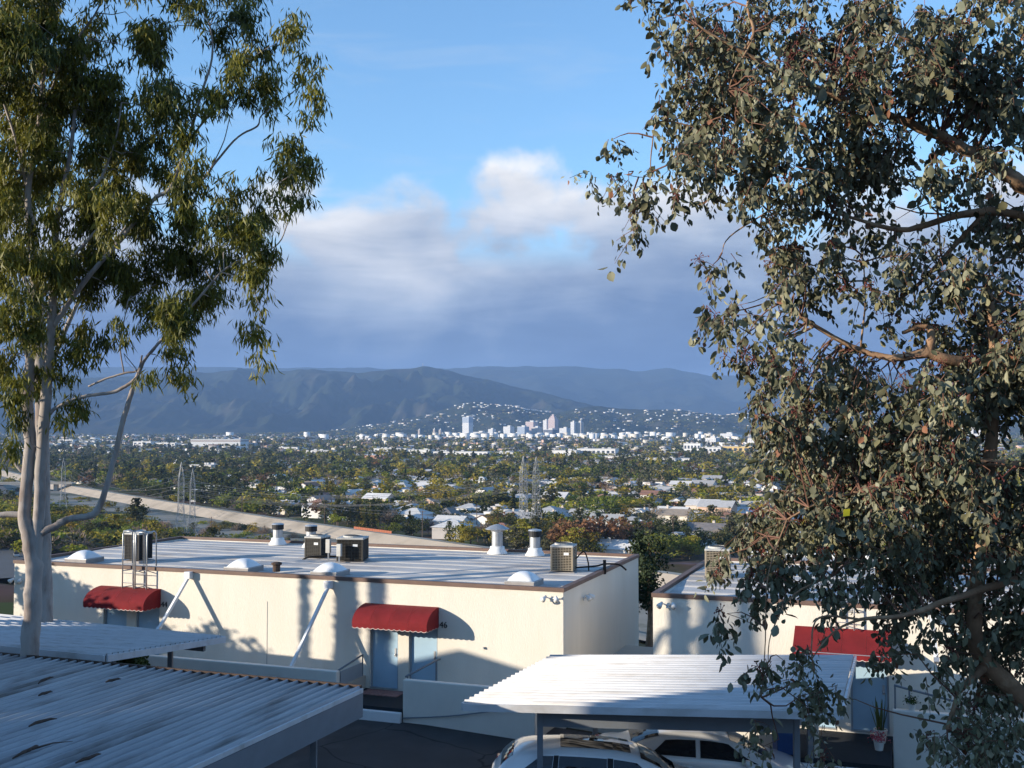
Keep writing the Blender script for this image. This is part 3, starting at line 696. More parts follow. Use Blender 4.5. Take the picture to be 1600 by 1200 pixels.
# ------------------------------------------------------------------ landings, low walls, rails
def gz(x, y): return float(drive_z(np.float64(x), np.float64(y)))
def low_wall(s0, s1, t0, t1, ztop, label, zb=-8.9):
    r_ = MB(); r_.W(s0, s1, t0, t1, zb, ztop)
    return tag(bevel(r_.build('low_wall', M['stucco_grey']), 0.03, 3), label, 'wall', 'low stucco porch walls')
low_wall(6.12, 17.2, -1.75, -1.55, -6.74, 'low stucco wall in shade behind the left carport, left of the open porch')
low_wall(0.2, 4.02, -1.85, -1.65, -6.78, 'low stucco wall in shade beside the blue doors and the white hatchback')
low_wall(-14.5, -8.62, -1.45, -1.22, -6.60, 'low sunlit stucco wall below the near tree, with a potted plant on it')
low_wall(-5.9, -2.8, -1.9, -1.7, -7.2, 'low stucco wall glimpsed behind the parked cars')
m = MB(); m.W(4.03, 6.11, -1.85, -0.012, -8.6, -7.575); tag(m.build('porch_landing', M['carpet']), 'dark carpeted porch landing in front of the blue doors', 'porch')
m = MB(); m.W(4.03, 6.3, -2.0, -1.86, -8.6, -7.66); tag(bevel(m.build('porch_step', M['white_metal']), 0.02), 'pale step edge in front of the dark porch landing', 'step')
m = MB(); m.W(-8.6, -5.95, -2.6, -0.012, -8.6, -7.60); tag(m.build('porch_landing', M['carpet']), 'dark porch landing with potted plants under the flat red awning', 'porch')
m = MB(); m.W(-8.6, -5.95, -2.75, -2.61, -8.8, -7.70); tag(bevel(m.build('porch_step', M['white_metal']), 0.02), 'pale step edge of the porch under the flat red awning', 'step')
m = MB(); m.W(4.75, 5.95, -0.75, -0.12, -7.573, -7.555); tag(m.build('doormat', M['mat_red']), 'faded pink patterned doormat at the left blue door', 'doormat')
m = MB(); m.W(6.12, 17.2, -1.54, -0.01, -8.6, -7.2); tag(m.build('planter_bed', M['concrete']), 'raised concrete strip between the low shaded wall and the long building', 'planter')
m = MB(); m.W(0.2, 4.02, -1.64, -0.01, -8.6, -7.58); tag(m.build('walkway', M['concrete']), 'concrete walkway behind the low wall beside the blue doors', 'walkway')
def handrail(pts, posts, label):
    r_ = empty('handrail', posts[0][0], label, 'handrail', 'grey porch handrails')
    m = MB(); m.tube(pts, 0.028, 8); m.build('top_rail', M['rail'], r_, smooth=True)
    for a, b in posts:
        m = MB(); m.tube([a, b], 0.022, 6); m.build('post', M['rail'], r_)
    return r_
hr = handrail([WF(6.16, -1.6, -6.75), WF(6.16, -0.25, -6.60), WF(6.16, -0.1, -6.60)], [(WF(6.16, -0.12, -7.57), WF(6.16, -0.12, -6.60)), (WF(6.16, -1.5, -7.57), WF(6.16, -1.5, -6.74))], 'grey handrail with infill left of the blue doors')
m = MB(); m.W(6.15, 6.17, -1.45, -0.16, -7.5, -6.80); m.build('infill_panel', M['frame_grey'], hr)
handrail([WF(4.0, -1.7, -6.73), WF(3.72, -0.3, -6.55), WF(3.70, -0.06, -6.55)], [(WF(3.72, -0.28, -7.57), WF(3.72, -0.28, -6.56)), (WF(3.98, -1.62, -6.8), WF(3.98, -1.62, -6.73))], 'grey handrail between the two blue doors and the shaded low wall')
handrail([WF(-8.66, -1.30, -6.05), WF(-8.9, -1.30, -6.10), WF(-10.5, -1.30, -6.42)], [(WF(-8.68, -1.30, -6.62), WF(-8.68, -1.30, -6.05)), (WF(-9.0, -1.30, -6.62), WF(-9.0, -1.30, -6.12)), (WF(-10.4, -1.30, -6.62), WF(-10.4, -1.30, -6.40))], 'grey handrail on the sunlit low wall below the near tree')

# hose lying on the low wall face
q0 = WF(4.02, -1.9, -7.82)
cable('garden_hose', [WF(4.0, -1.93, -7.80), WF(2.6, -1.93, -7.62), WF(1.2, -1.95, -7.35), WF(0.3, -1.97, -7.22)], 0.018, M['rail'], 'thin dark pipe rising along the low wall towards the right carport', 'pipe')

# ------------------------------------------------------------------ carports
def carport(c00, c10, c11, c01, npan, rib, m_roof, posts, label, beam=(0.32, 0.10), gut=True, rust=False, grp='white ribbed carports', edgecap=None):
    """c00 near start, c10 near end, c11 far end, c01 far start; ribs run from start to end"""
    c00, c10, c11, c01 = (Vector(c) for c in (c00, c10, c11, c01))
    r_ = empty('carport', (c00 + c10 + c11 + c01) / 4 + Vector((0, 0, -2.5)), label, 'carport', grp)
    up = Vector((0, 0, 1))
    for k in range(npan):                      # each folded pan is a part of its own
        f0 = k / npan; f1 = (k + 1) / npan
        pr = [(0.0, 0.0), (0.10, rib), (0.22, rib), (0.34, 0.004), (0.66, 0.004), (0.985, 0.0)]
        V = []
        for u, z in pr:
            f = f0 + (f1 - f0) * u
            V.append(c00.lerp(c01, f) + up * z); V.append(c10.lerp(c11, f) + up * z)
        n = len(pr); Fc = [(2 * i, 2 * i + 1, 2 * i + 3, 2 * i + 2) for i in range(n - 1)]
        bot = len(V); V += [v - up * 0.012 for v in V]
        Fc += [(bot + 2 * i + 2, bot + 2 * i + 3, bot + 2 * i + 1, bot + 2 * i) for i in range(n - 1)]
        Fc += [(2 * i, 2 * i + 2, bot + 2 * i + 2, bot + 2 * i) for i in range(n - 1)] + [(2 * i + 3, 2 * i + 1, bot + 2 * i + 1, bot + 2 * i + 3) for i in range(n - 1)]
        np_mesh('roof_pan', [tuple(v) for v in V], Fc, m_roof, r_)
    # fascia and gutter round the edge
    for a, b, nm in ((c00, c10, 'near'), (c01, c11, 'far'), (c00, c01, 'start'), (c10, c11, 'end')):
        d = (b - a).normalized(); out = d.cross(up)
        if out.dot((a + b) / 2 - (c00 + c11) / 2) < 0: out = -out
        f = MB(); dz = 0.02 if (rust and nm == 'end') else (-0.03 if rust else -0.07)
        f.bar(a + out * 0.04 + up * dz, b + out * 0.04 + up * dz, 0.05, 0.08 if rust else 0.15); f.build('gutter', M['rust'] if (rust and nm == 'end') else M['carport'], r_)
        if rust and nm == 'near': f = MB(); f.bar(a + out * 0.03 - up * 0.31, b + out * 0.03 - up * 0.31, 0.06, 0.46); f.build('fascia_board', M['fascia'], r_)
    ins = 0.55
    for a, b in ((c00.lerp(c01, ins / (c01 - c00).length), c10.lerp(c11, ins / (c11 - c10).length)), (c01.lerp(c00, ins / (c01 - c00).length), c11.lerp(c10, ins / (c11 - c10).length))):
        f = MB(); f.bar(a.lerp(b, 0.02) - up * (0.02 + beam[0] / 2), b.lerp(a, 0.02) - up * (0.02 + beam[0] / 2), beam[1], beam[0]); f.build('beam', M['fascia'], r_)
    for q in posts:
        q = Vector(q); f = MB(); f.bar(Vector((q.x, q.y, gz(q.x, q.y) - 0.05)), q, 0.12); bevel(f.build('post', M['fascia'], r_), 0.01)
        f = MB(); f.box((q.x, q.y, gz(q.x, q.y) + 0.02), (0.24, 0.24, 0.03)); f.build('foot_plate', M['fascia'], r_)
    return r_
# right carport over the parked cars
ZC = -5.55
nl = G(725, 1099, ZC); nr = G(1312, 1112, ZC + 0.2); fl = G(864, 1025, ZC); frr = G(1334, 1025, ZC + 0.2)
pA = G(844, 1107, ZC - 0.1); pB = G(1246, 1117, ZC - 0.1)
cr_ = carport(nl, nr, frr, fl, 21, 0.07, M['carport'], [(pA.x, pA.y + 0.1, ZC - 0.05), (pB.x, pB.y + 0.1, ZC - 0.05), (fl.x + 1.0, fl.y - 0.5, ZC - 0.05), (frr.x - 1.2, frr.y - 0.5, ZC - 0.05)],
        'white ribbed carport with a diagonal shadow, standing over two parked cars', beam=(0.05, 0.08))
f = MB(); f.bar((pA.x + 0.062, pA.y + 0.1, ZC - 0.28), (pB.x - 0.062, pB.y + 0.1, ZC - 0.28), 0.10, 0.40); f.build('front_beam', M['fascia'], cr_)
# near left carport, weathered
zl = -5.0
Rr = G(563, 1076, zl); Lf = WF(0, 0, 0)
def off(p, s, t, z): return Vector((p.x + DD.x * s + BB.x * t, p.y + DD.y * s + BB.y * t, z))
n0 = off(Rr, 0, -9.5, zl + 0.05); n1 = Rr.copy(); l1 = off(Rr, 16, 0, zl + 0.02); l0 = off(Rr, 16, -9.5, zl + 0.05)
carport(n0, n1, l1, l0, 70, 0.05, M['carport_old'], [off(Rr, 0.5, -0.9, zl - 0.1), off(Rr, 7, -0.9, zl - 0.1), off(Rr, 0.5, -8.4, zl - 0.1), off(Rr, 7, -8.4, zl - 0.1), off(Rr, 13, -0.9, zl - 0.1)],
        'large weathered white carport roof with rusty rib ends in the lower left foreground', rust=True, beam=(0.42, 0.12))
# far left carport beside the gum
tip = G(350, 995, -5.4); k1 = tip.copy(); k0 = off(tip, 0, -4.5, -5.02); m1 = off(tip, 10.5, 0.0, -5.2); m0 = off(tip, 10.5, -4.5, -4.95)
carport(k0, m0, m1, k1, 24, 0.05, M['carport'], [off(tip, 1.0, -0.9, -5.45), off(tip, 6.0, -0.9, -5.4), off(tip, 9.5, -0.9, -5.3)],
        'white carport roof with light streaks behind the pale gum trunk')
# twigs and bark strips lying on the weathered roof
rng = random.Random(4)
for i, (x, y, dx, dy, lab) in enumerate(((60, 1068, 24, -10, 'curled bark strip near the left edge of the weathered carport roof'), (165, 1066, 24, -5, 'short dark twig near the rib ends of the weathered carport roof'), (45, 1135, 44, -12, 'longest dark bark strip on the weathered carport roof'),
                                         (20, 1185, 40, -20, 'forked twig at the lower left corner of the weathered carport roof'), (118, 1192, 40, -14, 'dark bark strip on the weathered carport roof near its fascia'), (60, 1087, 22, -6, 'thin bark strip in the middle of the weathered carport roof'))):
    a = G(x, y, zl + 0.12); b = G(x + dx, y + dy, zl + 0.12)
    mid = a.lerp(b, 0.5) + Vector((0.05 * rng.uniform(-1, 1), 0.08 * rng.uniform(-1, 1), 0.02))
    mb = MB(); mb.tube([a, a.lerp(mid, 0.6) + Vector((0, 0, 0.012)), mid, mid.lerp(b, 0.6) + Vector((0, 0.03, 0.01)), b], [0.012, 0.028, 0.03, 0.022, 0.006], 5)
    if 'forked' in lab: mb.tube([mid, mid + Vector((0.25, 0.25, 0.03)), mid + Vector((0.5, 0.38, 0.02))], [0.02, 0.012, 0.004], 5)
    tag(mb.build('bark_strip', M['rust'], smooth=True), lab, 'bark strip', 'bark litter on the carport roof')

# clipped hedge between the two left carports
def leaf_cloud(nm, pts, size, rngn, m, parent=None, cols=None, droop=0.0):
    pts = np.asarray(pts); n = len(pts); d = rngn.normal(size=(n, 3)); d[:, 2] -= droop; d /= np.linalg.norm(d, axis=1)[:, None]
    u = np.cross(d, rngn.normal(size=(n, 3))); u /= np.linalg.norm(u, axis=1)[:, None]
    sz = (size * rngn.uniform(0.6, 1.3, n))[:, None]
    V = np.stack([pts - u * sz * .5, pts + d * sz * 0.5 - u * 0, pts + u * sz * .5, pts - d * sz * .5], 1).reshape(-1, 3)
    return np_mesh(nm, V, np.arange(4 * n).reshape(n, 4), m, parent, cols=None if cols is None else np.repeat(cols, 4, 0))
rn = np.random.RandomState(5)
hp = G(170, 1030, -6.2); r_ = empty('hedge', (hp.x, hp.y + 0.6, gz(hp.x, hp.y)), 'clipped green hedge between the two left carports', 'hedge')
V = []
for k in range(2600):
    a = rn.uniform(-1, 1, 3); a[rn.randint(3)] = rn.choice([-1, 1]) * rn.uniform(0.85, 1.02)
    V.append((hp.x + a[0] * 0.75, hp.y + 0.6 + a[1] * 0.5, -6.95 + a[2] * 1.0))
tag(leaf_cloud('foliage', V, 0.09, rn, M['hedge'], r_), kind='stuff')
mb = MB(); mb.box((hp.x, hp.y + .6, -7.0), (1.3, 0.8, 1.7)); mb.build('inner_twigs', M['hedge'], r_)

# ------------------------------------------------------------------ potted plants and bins on the right porch
def pot(p, r1, h, label, plant):
    r_ = empty('potted_plant', p, label, 'plant', 'potted plants on the right porch')
    m = MB(); m.lathe(p, [(r1 * 0.7, 0), (r1, h), (r1 * 1.08, h), (r1 * 1.08, h + 0.03), (r1 * 0.9, h + 0.03), (r1 * 0.85, h - 0.03)], 14); m.build('pot', M['terracotta'], r_)
    rg = random.Random(int(abs(p[0]) * 100))
    if plant == 'blade':
        for k in range(16):
            a = rg.uniform(0, 6.28); L = rg.uniform(0.6, 1.05); b = Vector(p) + Vector((math.cos(a), math.sin(a), 0)) * r1 * 0.6 * rg.random() + Vector((0, 0, h - .02))
            tp = b + Vector((math.cos(a) * 0.22 * rg.random(), math.sin(a) * 0.22 * rg.random(), L)); s_ = Vector((-math.sin(a), math.cos(a), 0)) * 0.03
            mm = MB(); mid = b.lerp(tp, 0.5); mm.poly([b - s_ * .7, b + s_ * .7, mid + s_, mid - s_]); mm.poly([mid - s_, mid + s_, tp + s_ * .1, tp - s_ * .1]); mm.build('leaf', M['blade'], r_)
    else:
        rnn = np.random.RandomState(7); q = rnn.normal(size=(160, 3)) * r1 * 0.75; q[:, 2] = np.abs(q[:, 2]) * 1.0
        tag(leaf_cloud('foliage', q + np.array(p) + np.array([0, 0, h]), 0.05, rnn, M[plant], r_), kind='stuff')
s_, z_ = WS(1379, 1148, -0.7); pot(WF(-8.32, -0.7, -7.598), 0.16, 0.30, 'tall snake plant in a pot beside the pale blue door', 'blade')
pot(WF(-8.30, -1.35, -7.598), 0.13, 0.22, 'small white pot of pink flowers in front of the snake plant', 'flower')
pot(WF(-9.05, -1.33, -6.598), 0.10, 0.16, 'small potted plant on the sunlit low wall', 'hedge')
pot(WF(-10.6, -1.33, -6.598), 0.12, 0.18, 'small potted plant on the low wall among the dark leaves', 'hedge')
bp = WF(-6.2, -2.3, -7.598); r_ = empty('recycling_bin', bp, 'blue plastic bin behind the right carport post', 'bin')
m = MB(); m.hexa([bp + Vector(q) for q in ((-.22, -.25, 0), (.22, -.25, 0), (.22, .25, 0), (-.22, .25, 0), (-.28, -.32, .9), (.28, -.32, .9), (.28, .32, .9), (-.28, .32, .9))]); bevel(m.build('body', M['blue_bin'], r_), 0.03)
m = MB(); m.box(bp + Vector((0, 0, .94)), (.62, .7, .07)); bevel(m.build('lid', M['blue_bin'], r_), 0.02)
m = MB(); m.W(-7.0, -6.9, -2.5, -2.4, -8.6, -5.6); tag(bevel(m.build('porch_post', M['stucco'])), 'thin cream post standing in front of the dark right porch', 'post')
# ------------------------------------------------------------------ parked cars
M['paint_white'] = mat('white car paint', (0.74, 0.74, 0.74), 0.28, 0.0, coat=1.0, spec=0.5)
M['paint_silver'] = mat('silver car paint', (0.62, 0.62, 0.62), 0.28, 0.0, coat=1.0, spec=0.5)
M['car_glass'] = mat('tinted car glass', (0.012, 0.014, 0.017), 0.03, 0.0, spec=0.7)
M['trim_black'] = mat('black trim', (0.012, 0.012, 0.013), 0.45, 0.0)
M['lamp_red'] = mat('red tail lamp', (0.28, 0.01, 0.01), 0.15, 0.0, spec=0.6)
M['lamp_clear'] = mat('clear head lamp', (0.55, 0.57, 0.6), 0.1, 0.0, spec=0.6)
M['alloy'] = mat('alloy rim', (0.42, 0.42, 0.43), 0.3, 0.05, metal=0.8)
def car(label, prof, paint, loc, rz, rails=False, dark_roof=False):
    """prof: stations (x, belt z, top z, half width at belt, half width at top); nose towards +x"""
    r_ = empty('parked_car', (0, 0, 0), label, 'car', 'cars parked under the right carport'); ORG[r_.name] = Vector((0, 0, 0))
    def dense(n=60):
        xs = np.array([p[0] for p in prof]); t = np.linspace(xs[0], xs[-1], n)
        def sm(col):
            v = np.interp(t, xs, [p[col] for p in prof]); k = np.array([1, 2, 3, 2, 1]) / 9; vv = np.convolve(np.pad(v, 2, 'edge'), k, 'valid'); return vv
        return t, sm(1), sm(2), sm(3), sm(4)
    T, ZB, ZT, HB, HT = dense()
    def ring(i):
        zb, zt, hb, ht = ZB[i], ZT[i], HB[i], HT[i]; h = []
        h += [(hb * 0.90, 0.20), (hb * 0.985, 0.34), (hb * 1.0, 0.52), (hb * 0.985, 0.70), (hb * 0.965, zb)]
        cab = max(zt - zb, 0.0)
        h += [(hb * 0.955 + (ht - hb * 0.955) * 0.08, zb + 0.02 + cab * 0.08), (hb * .955 + (ht - hb * .955) * 0.5, zb + 0.02 + cab * 0.45), (ht * 1.0, zb + 0.02 + cab * 0.80), (ht * 0.93, zb + 0.025 + cab * 0.93), (ht * 0.72, zb + 0.03 + cab), (ht * 0.35, zb + 0.05 + cab), (0, zb + 0.055 + cab)]
        return h
    V = []; Fc = []; n = None
    for i, x in enumerate(T):
        h = ring(i); full = h + [(-a, z) for a, z in h[-2::-1]]; n = len(full)
        V += [(x, a, z) for a, z in full]
    for i in range(len(T) - 1):
        for k in range(n - 1):
            a = i * n + k; Fc.append((a, a + 1, a + n + 1, a + n))
        a = i * n; Fc.append((a + n - 1, a, a + n, a + 2 * n - 1))
    m = MB(); m.v = V; m.f = Fc + [tuple(range(n)), tuple(range(len(V) - n, len(V)))[::-1]]; m.m = [0] * len(m.f)
    body = m.build('body', paint, r_, smooth=True)
    # window patches laid 6 mm proud of the shell
    def side_pt(x, f, sg, o=0.007):
        i = np.interp(x, T, np.arange(len(T))); zb, zt, hb, ht = (np.interp(x, T, q) for q in (ZB, ZT, HB, HT)); cab = zt - zb
        pts = [(hb * 0.955 + (ht - hb * 0.955) * 0.08, zb + 0.02 + cab * 0.08), (hb * .955 + (ht - hb * .955) * 0.5, zb + 0.02 + cab * 0.45), (ht, zb + 0.02 + cab * 0.80)]
        a = np.interp(f, [0, .5, 1], [p[0] for p in pts]); z = np.interp(f, [0, .5, 1], [p[1] for p in pts]); return Vector((x, sg * (a + o), z))
    def glass(name, xs0, xs1, sg, m_='car_glass', f0=0.03, f1=0.97, o=0.007):
        mm = MB(); nn = 6
        for k in range(nn):
            for q in range(4):
                def g(kk, qq):
                    f = f0 + (f1 - f0) * qq / 4; xa = xs0[0] + (xs0[1] - xs0[0]) * qq / 4; xb = xs1[0] + (xs1[1] - xs1[0]) * qq / 4
                    return side_pt(xa + (xb - xa) * kk / nn, f, sg, o)
                pts = [g(k, q), g(k + 1, q), g(k + 1, q + 1), g(k, q + 1)]
                mm.poly(pts if sg < 0 else pts[::-1])
        return mm.build(name, M[m_], r_, smooth=True)
    return r_, T, ZB, ZT, HB, HT, glass, side_pt
def top_glass(r_, T, ZB, ZT, HB, HT, x0, x1, name, m_, w=0.9, o=0.012):
    mm = MB(); nx = 8; ny = 8; P_ = []
    for i in range(nx + 1):
        x = x0 + (x1 - x0) * i / nx; zb, zt, hb, ht = (np.interp(x, T, q) for q in (ZB, ZT, HB, HT)); cab = zt - zb; row = []
        hh = [(0, 0.055 + cab), (ht * 0.35, 0.05 + cab), (ht * 0.72, 0.03 + cab), (ht * .93, 0.025 + cab * .93), (ht, 0.02 + cab * .8)]
        for j in range(ny + 1):
            a = (2 * j / ny - 1) * ht * w; z = zb + np.interp(abs(a), [q[0] for q in hh], [q[1] for q in hh]); row.append(Vector((x, a, z + o)))
        P_.append(row)
    for i in range(nx):
        for j in range(ny): mm.poly([P_[i][j], P_[i + 1][j], P_[i + 1][j + 1], P_[i][j + 1]])
    return mm.build(name, M[m_], r_, smooth=True)
def wheels(r_, xs, hw):
    for x in xs:
        for sg in (-1, 1):
            c = Vector((x, sg * (hw - 0.10), 0.33)); m = MB(); u = Vector((0, sg, 0))
            m.tube([c - u * 0.11, c - u * 0.10, c + u * 0.09, c + u * 0.11], [0.30, 0.335, 0.335, 0.30], 24); w = m.build('wheel', M['black_rubber'], r_, smooth=False)
            m = MB(); m.tube([c + u * 0.10, c + u * 0.118], [0.22, 0.20], 20); rim = m.build('rim', M['alloy'], w)
            m = MB()
            for k in range(5):
                a = k * 2 * math.pi / 5; m.bar(c + u * 0.118, c + u * 0.118 + Vector((math.cos(a) * .2, 0, math.sin(a) * .2)), 0.05, 0.02)
            m.build('spokes', M['alloy'], w)
def mirror(r_, x, z, hw, paint):
    for sg in (-1, 1):
        m = MB(); m.tube([(x - 0.07, sg * (hw + 0.13), z), (x - .05, sg * (hw + 0.13), z), (x + 0.05, sg * (hw + 0.12), z), (x + 0.10, sg * (hw + 0.10), z)], [0.075, 0.085, 0.07, 0.03], 10); o = m.build('wing_mirror', paint, r_, smooth=True)
        m = MB(); m.bar((x, sg * (hw - .02), z - .06), (x, sg * (hw + 0.10), z - 0.03), 0.04); m.build('mirror_arm', M['trim_black'], o)
# white hatchback
hb_ = [(-2.531, 0.72, 0.738, 0.72, 0.62), (-2.44, 0.98, 1.016, 0.82, 0.62), (-2.303, 1.02, 1.182, 0.87, 0.62), (-2.052, 1.04, 1.427, 0.9, 0.63), (-1.71, 1.04, 1.508, 0.91, 0.65), (-0.912, 1.03, 1.556, 0.92, 0.66), (0.0, 1.0, 1.549, 0.92, 0.66), (0.513, 0.98, 1.484, 0.92, 0.65), (0.969, 0.97, 1.294, 0.91, 0.64), (1.391, 0.96, 1.041, 0.9, 0.66), (1.71, 0.94, 0.967, 0.88, 0.66), (2.223, 0.86, 0.878, 0.83, 0.62), (2.451, 0.7, 0.718, 0.74, 0.55), (2.531, 0.5, 0.518, 0.64, 0.5)]
def hatchback(label, x, y, rz):
    r_, T, ZB, ZT, HB, HT, glass, sp = car(label, hb_, M['paint_white'], None, 0)
    for sg in (-1, 1):
        glass('side_window', (-1.98, -1.50), (-1.28, -1.24), sg); glass('side_window', (-1.14, -1.12), (-0.14, -0.14), sg); glass('side_window', (0.0, 0.0), (1.15, 0.48), sg)
        glass('pillar_trim', (-1.27, -1.23), (-1.15, -1.13), sg, 'trim_black', 0.0, 1.0, 0.009); glass('pillar_trim', (-0.13, -0.13), (-0.01, -0.01), sg, 'trim_black', 0.0, 1.0, 0.009)
        m = MB(); m.box((-2.38, sg * 0.70, 0.93), (0.16, 0.26, 0.16)); bevel(m.build('tail_light', M['lamp_red'], r_), 0.03)
        m = MB(); m.box((2.32, sg * 0.62, 0.72), (0.22, 0.30, 0.12)); bevel(m.build('headlight', M['lamp_clear'], r_), 0.03)
        m = MB(); m.box((-0.55, sg * 0.918, 0.93), (0.16, 0.03, 0.03)); m.build('door_handle', M['paint_white'], r_)
    top_glass(r_, T, ZB, ZT, HB, HT, 0.56, 1.34, 'windscreen', 'car_glass', 0.88)
    top_glass(r_, T, ZB, ZT, HB, HT, -2.33, -2.08, 'rear_window', 'car_glass', 0.88)
    top_glass(r_, T, ZB, ZT, HB, HT, -1.1, 0.36, 'glass_roof', 'car_glass', 0.72)
    wheels(r_, (-1.5, 1.5), 0.91); mirror(r_, 0.95, 1.04, 0.90, M['paint_white'])
    r_.location = (x, y, gz(x, y)); r_.rotation_euler = (0, R(2.6), rz)
se_ = [(-2.53, 0.7, 0.719, 0.74, 0.55), (-2.42, 0.98, 0.999, 0.84, 0.6), (-1.925, 1.02, 1.058, 0.89, 0.62), (-1.265, 1.0, 1.342, 0.91, 0.62), (-0.77, 0.98, 1.436, 0.91, 0.63), (0.0, 0.96, 1.463, 0.91, 0.64), (0.44, 0.95, 1.415, 0.91, 0.64), (0.935, 0.93, 1.224, 0.9, 0.64), (1.54, 0.91, 0.958, 0.89, 0.68), (1.98, 0.84, 0.859, 0.85, 0.66), (2.365, 0.7, 0.719, 0.78, 0.6), (2.53, 0.48, 0.499, 0.68, 0.5)]
def sedan(label, x, y, rz):
    r_, T, ZB, ZT, HB, HT, glass, sp = car(label, se_, M['paint_silver'], None, 0)
    for sg in (-1, 1):
        glass('side_window', (-1.30, -0.95), (-0.28, -0.28), sg); glass('side_window', (-0.18, -0.18), (1.12, 0.46), sg)
        m = MB(); m.box((-2.36, sg * 0.68, 0.90), (0.2, 0.30, 0.14)); bevel(m.build('tail_light', M['lamp_red'], r_), 0.03)
        m = MB(); m.box((2.28, sg * 0.62, 0.68), (0.24, 0.32, 0.12)); bevel(m.build('headlight', M['lamp_clear'], r_), 0.03)
    top_glass(r_, T, ZB, ZT, HB, HT, 0.50, 1.46, 'windscreen', 'car_glass', 0.9); top_glass(r_, T, ZB, ZT, HB, HT, -1.7, -1.1, 'rear_window', 'car_glass', 0.9)
    m = MB(); m.bar((1.50, -0.5, 1.00), (1.34, 0.1, 1.08), 0.02); m.bar((1.50, 0.1, 1.00), (1.34, 0.6, 1.08), 0.02); m.build('wiper', M['trim_black'], r_)
    wheels(r_, (-1.4, 1.4), 0.90); mirror(r_, 0.85, 1.02, 0.89, M['paint_silver'])
    r_.location = (x, y, gz(x, y)); r_.rotation_euler = (0, R(3.0), rz)
hatchback('white hatchback with dark glass roof under the right carport', 2.05, 23.35, R(-2))
sedan('silver saloon with sloping windscreen parked behind the white hatchback', 4.35, 25.4, R(-2))

# ------------------------------------------------------------------ neighbours outside the frame whose shade falls on the court
M['shingle'] = mat('grey shingle', (0.16, 0.15, 0.14), 0.9, 0.2, 3.0)
def neighbour(x0, x1, y0, y1, zt, label, y1b=None):
    yb = y1 if y1b is None else y1b
    b = empty('apartment_building', ((x0 + x1) / 2, (y0 + y1) / 2, -8), label, 'building'); m = MB()
    m.hexa([(x0, y0, -9), (x1, y0, -9), (x1, y1, -9), (x0, yb, -9), (x0, y0, zt), (x1, y0, zt), (x1, y1, zt), (x0, yb, zt)]); m.build('wall', M['stucco'], b)
    m = MB(); e_ = .25; m.hexa([(x0 - e_, y0 - e_, zt), (x1 + e_, y0 - e_, zt), (x1 + e_, y1 + e_, zt), (x0 - e_, yb + e_, zt), (x0 - e_, y0 - e_, zt + .12), (x1 + e_, y0 - e_, zt + .12), (x1 + e_, y1 + e_, zt + .12), (x0 - e_, yb + e_, zt + .12)]); m.build('roof', M['shingle'], b)
    y = y0 + 1.2
    while y < y1 - 1.2:
        for z in np.arange(-6.2, zt - 1.4, 2.8):
            m = MB(); m.box((x1 + 0.01, y, z), (0.06, 1.2, 1.1)); w = m.build('window', M['white_metal'], b)
            m = MB(); m.box((x1 + 0.035, y, z), (0.03, 1.05, 0.95)); m.build('pane', M['glass'], w)
        y += 2.6
neighbour(-33, -20, 2.0, 15.1, 0.8, 'two storey stucco building beside the court, casting shade on the carports', 10.5)
neighbour(-24.5, -20, 15.8, 25.4, -2.3, 'single storey stucco building beside the far left carport')
neighbour(-24, -12.5, -6, 2.6, 2.55, 'tall stucco wing beside the viewpoint, shading the lower leaves of the near tree')
# ------------------------------------------------------------------ trees in the court
def leaf_mat(name, transl, rough=0.55, spec=0.35, var=0.3, sc=2.0):
    return mat(name, (0.1, 0.1, 0.1), rough, var, sc, spec=spec, attr='tint', transl=transl)
M['gum_leaf'] = leaf_mat('slender gum leaf', 0.32)
M['round_leaf'] = leaf_mat('grey-green round leaf', 0.12, 0.62, 0.18)
M['gum_bark'] = mat('pale smooth gum bark', (0.36, 0.315, 0.28), 0.85, 0.18, 2.6, bump=0.35, bscale=14, col2=(0.20, 0.155, 0.13), f2=(0.47, 0.64), s2=2.6, stretch=(1, 1, 0.35))
M['brown_bark'] = mat('peeling tan bark', (0.24, 0.145, 0.085), 0.85, 0.3, 6.0, bump=0.4, bscale=30, col2=(0.42, 0.28, 0.17), f2=(0.52, 0.68), s2=4.0)
M['twig'] = mat('reddish twig', (0.15, 0.075, 0.05), 0.8, 0.25, 8.0)
M['capsule'] = mat('red seed capsules', (0.125, 0.032, 0.024), 0.75, 0.35, 30.0)
def unit(a): return a / np.maximum(np.linalg.norm(a, axis=1), 1e-9)[:, None]
def limb(paths, Y, jit, seed, n=10):
    """paths: list of [(px, py, radius, dy), ...]; returns MB and sample points"""
    mb = MB(); pts = []; rg = random.Random(seed)
    for path in paths:
        ctrl = [(P(a[0], a[1], Y + (a[3] if len(a) > 3 else 0)), a[2]) for a in path]; out = []; rad = []
        for i in range(len(ctrl) - 1):
            a = ctrl[max(i - 1, 0)]; b = ctrl[i]; c = ctrl[i + 1]; d = ctrl[min(i + 2, len(ctrl) - 1)]
            for k in range(5):
                t = k / 5; q = 0.5 * ((2 * b[0]) + (c[0] - a[0]) * t + (2 * a[0] - 5 * b[0] + 4 * c[0] - d[0]) * t * t + (3 * b[0] - a[0] - 3 * c[0] + d[0]) * t ** 3)
                r_ = b[1] + (c[1] - b[1]) * t
                out.append(q + Vector((rg.uniform(-1, 1), rg.uniform(-1, 1), rg.uniform(-1, 1))) * r_ * jit); rad.append(r_ * rg.uniform(0.93, 1.07))
        out.append(ctrl[-1][0]); rad.append(ctrl[-1][1]); mb.tube(out, rad, n); pts += [tuple(p) for p in out]
    return mb, np.array(pts)
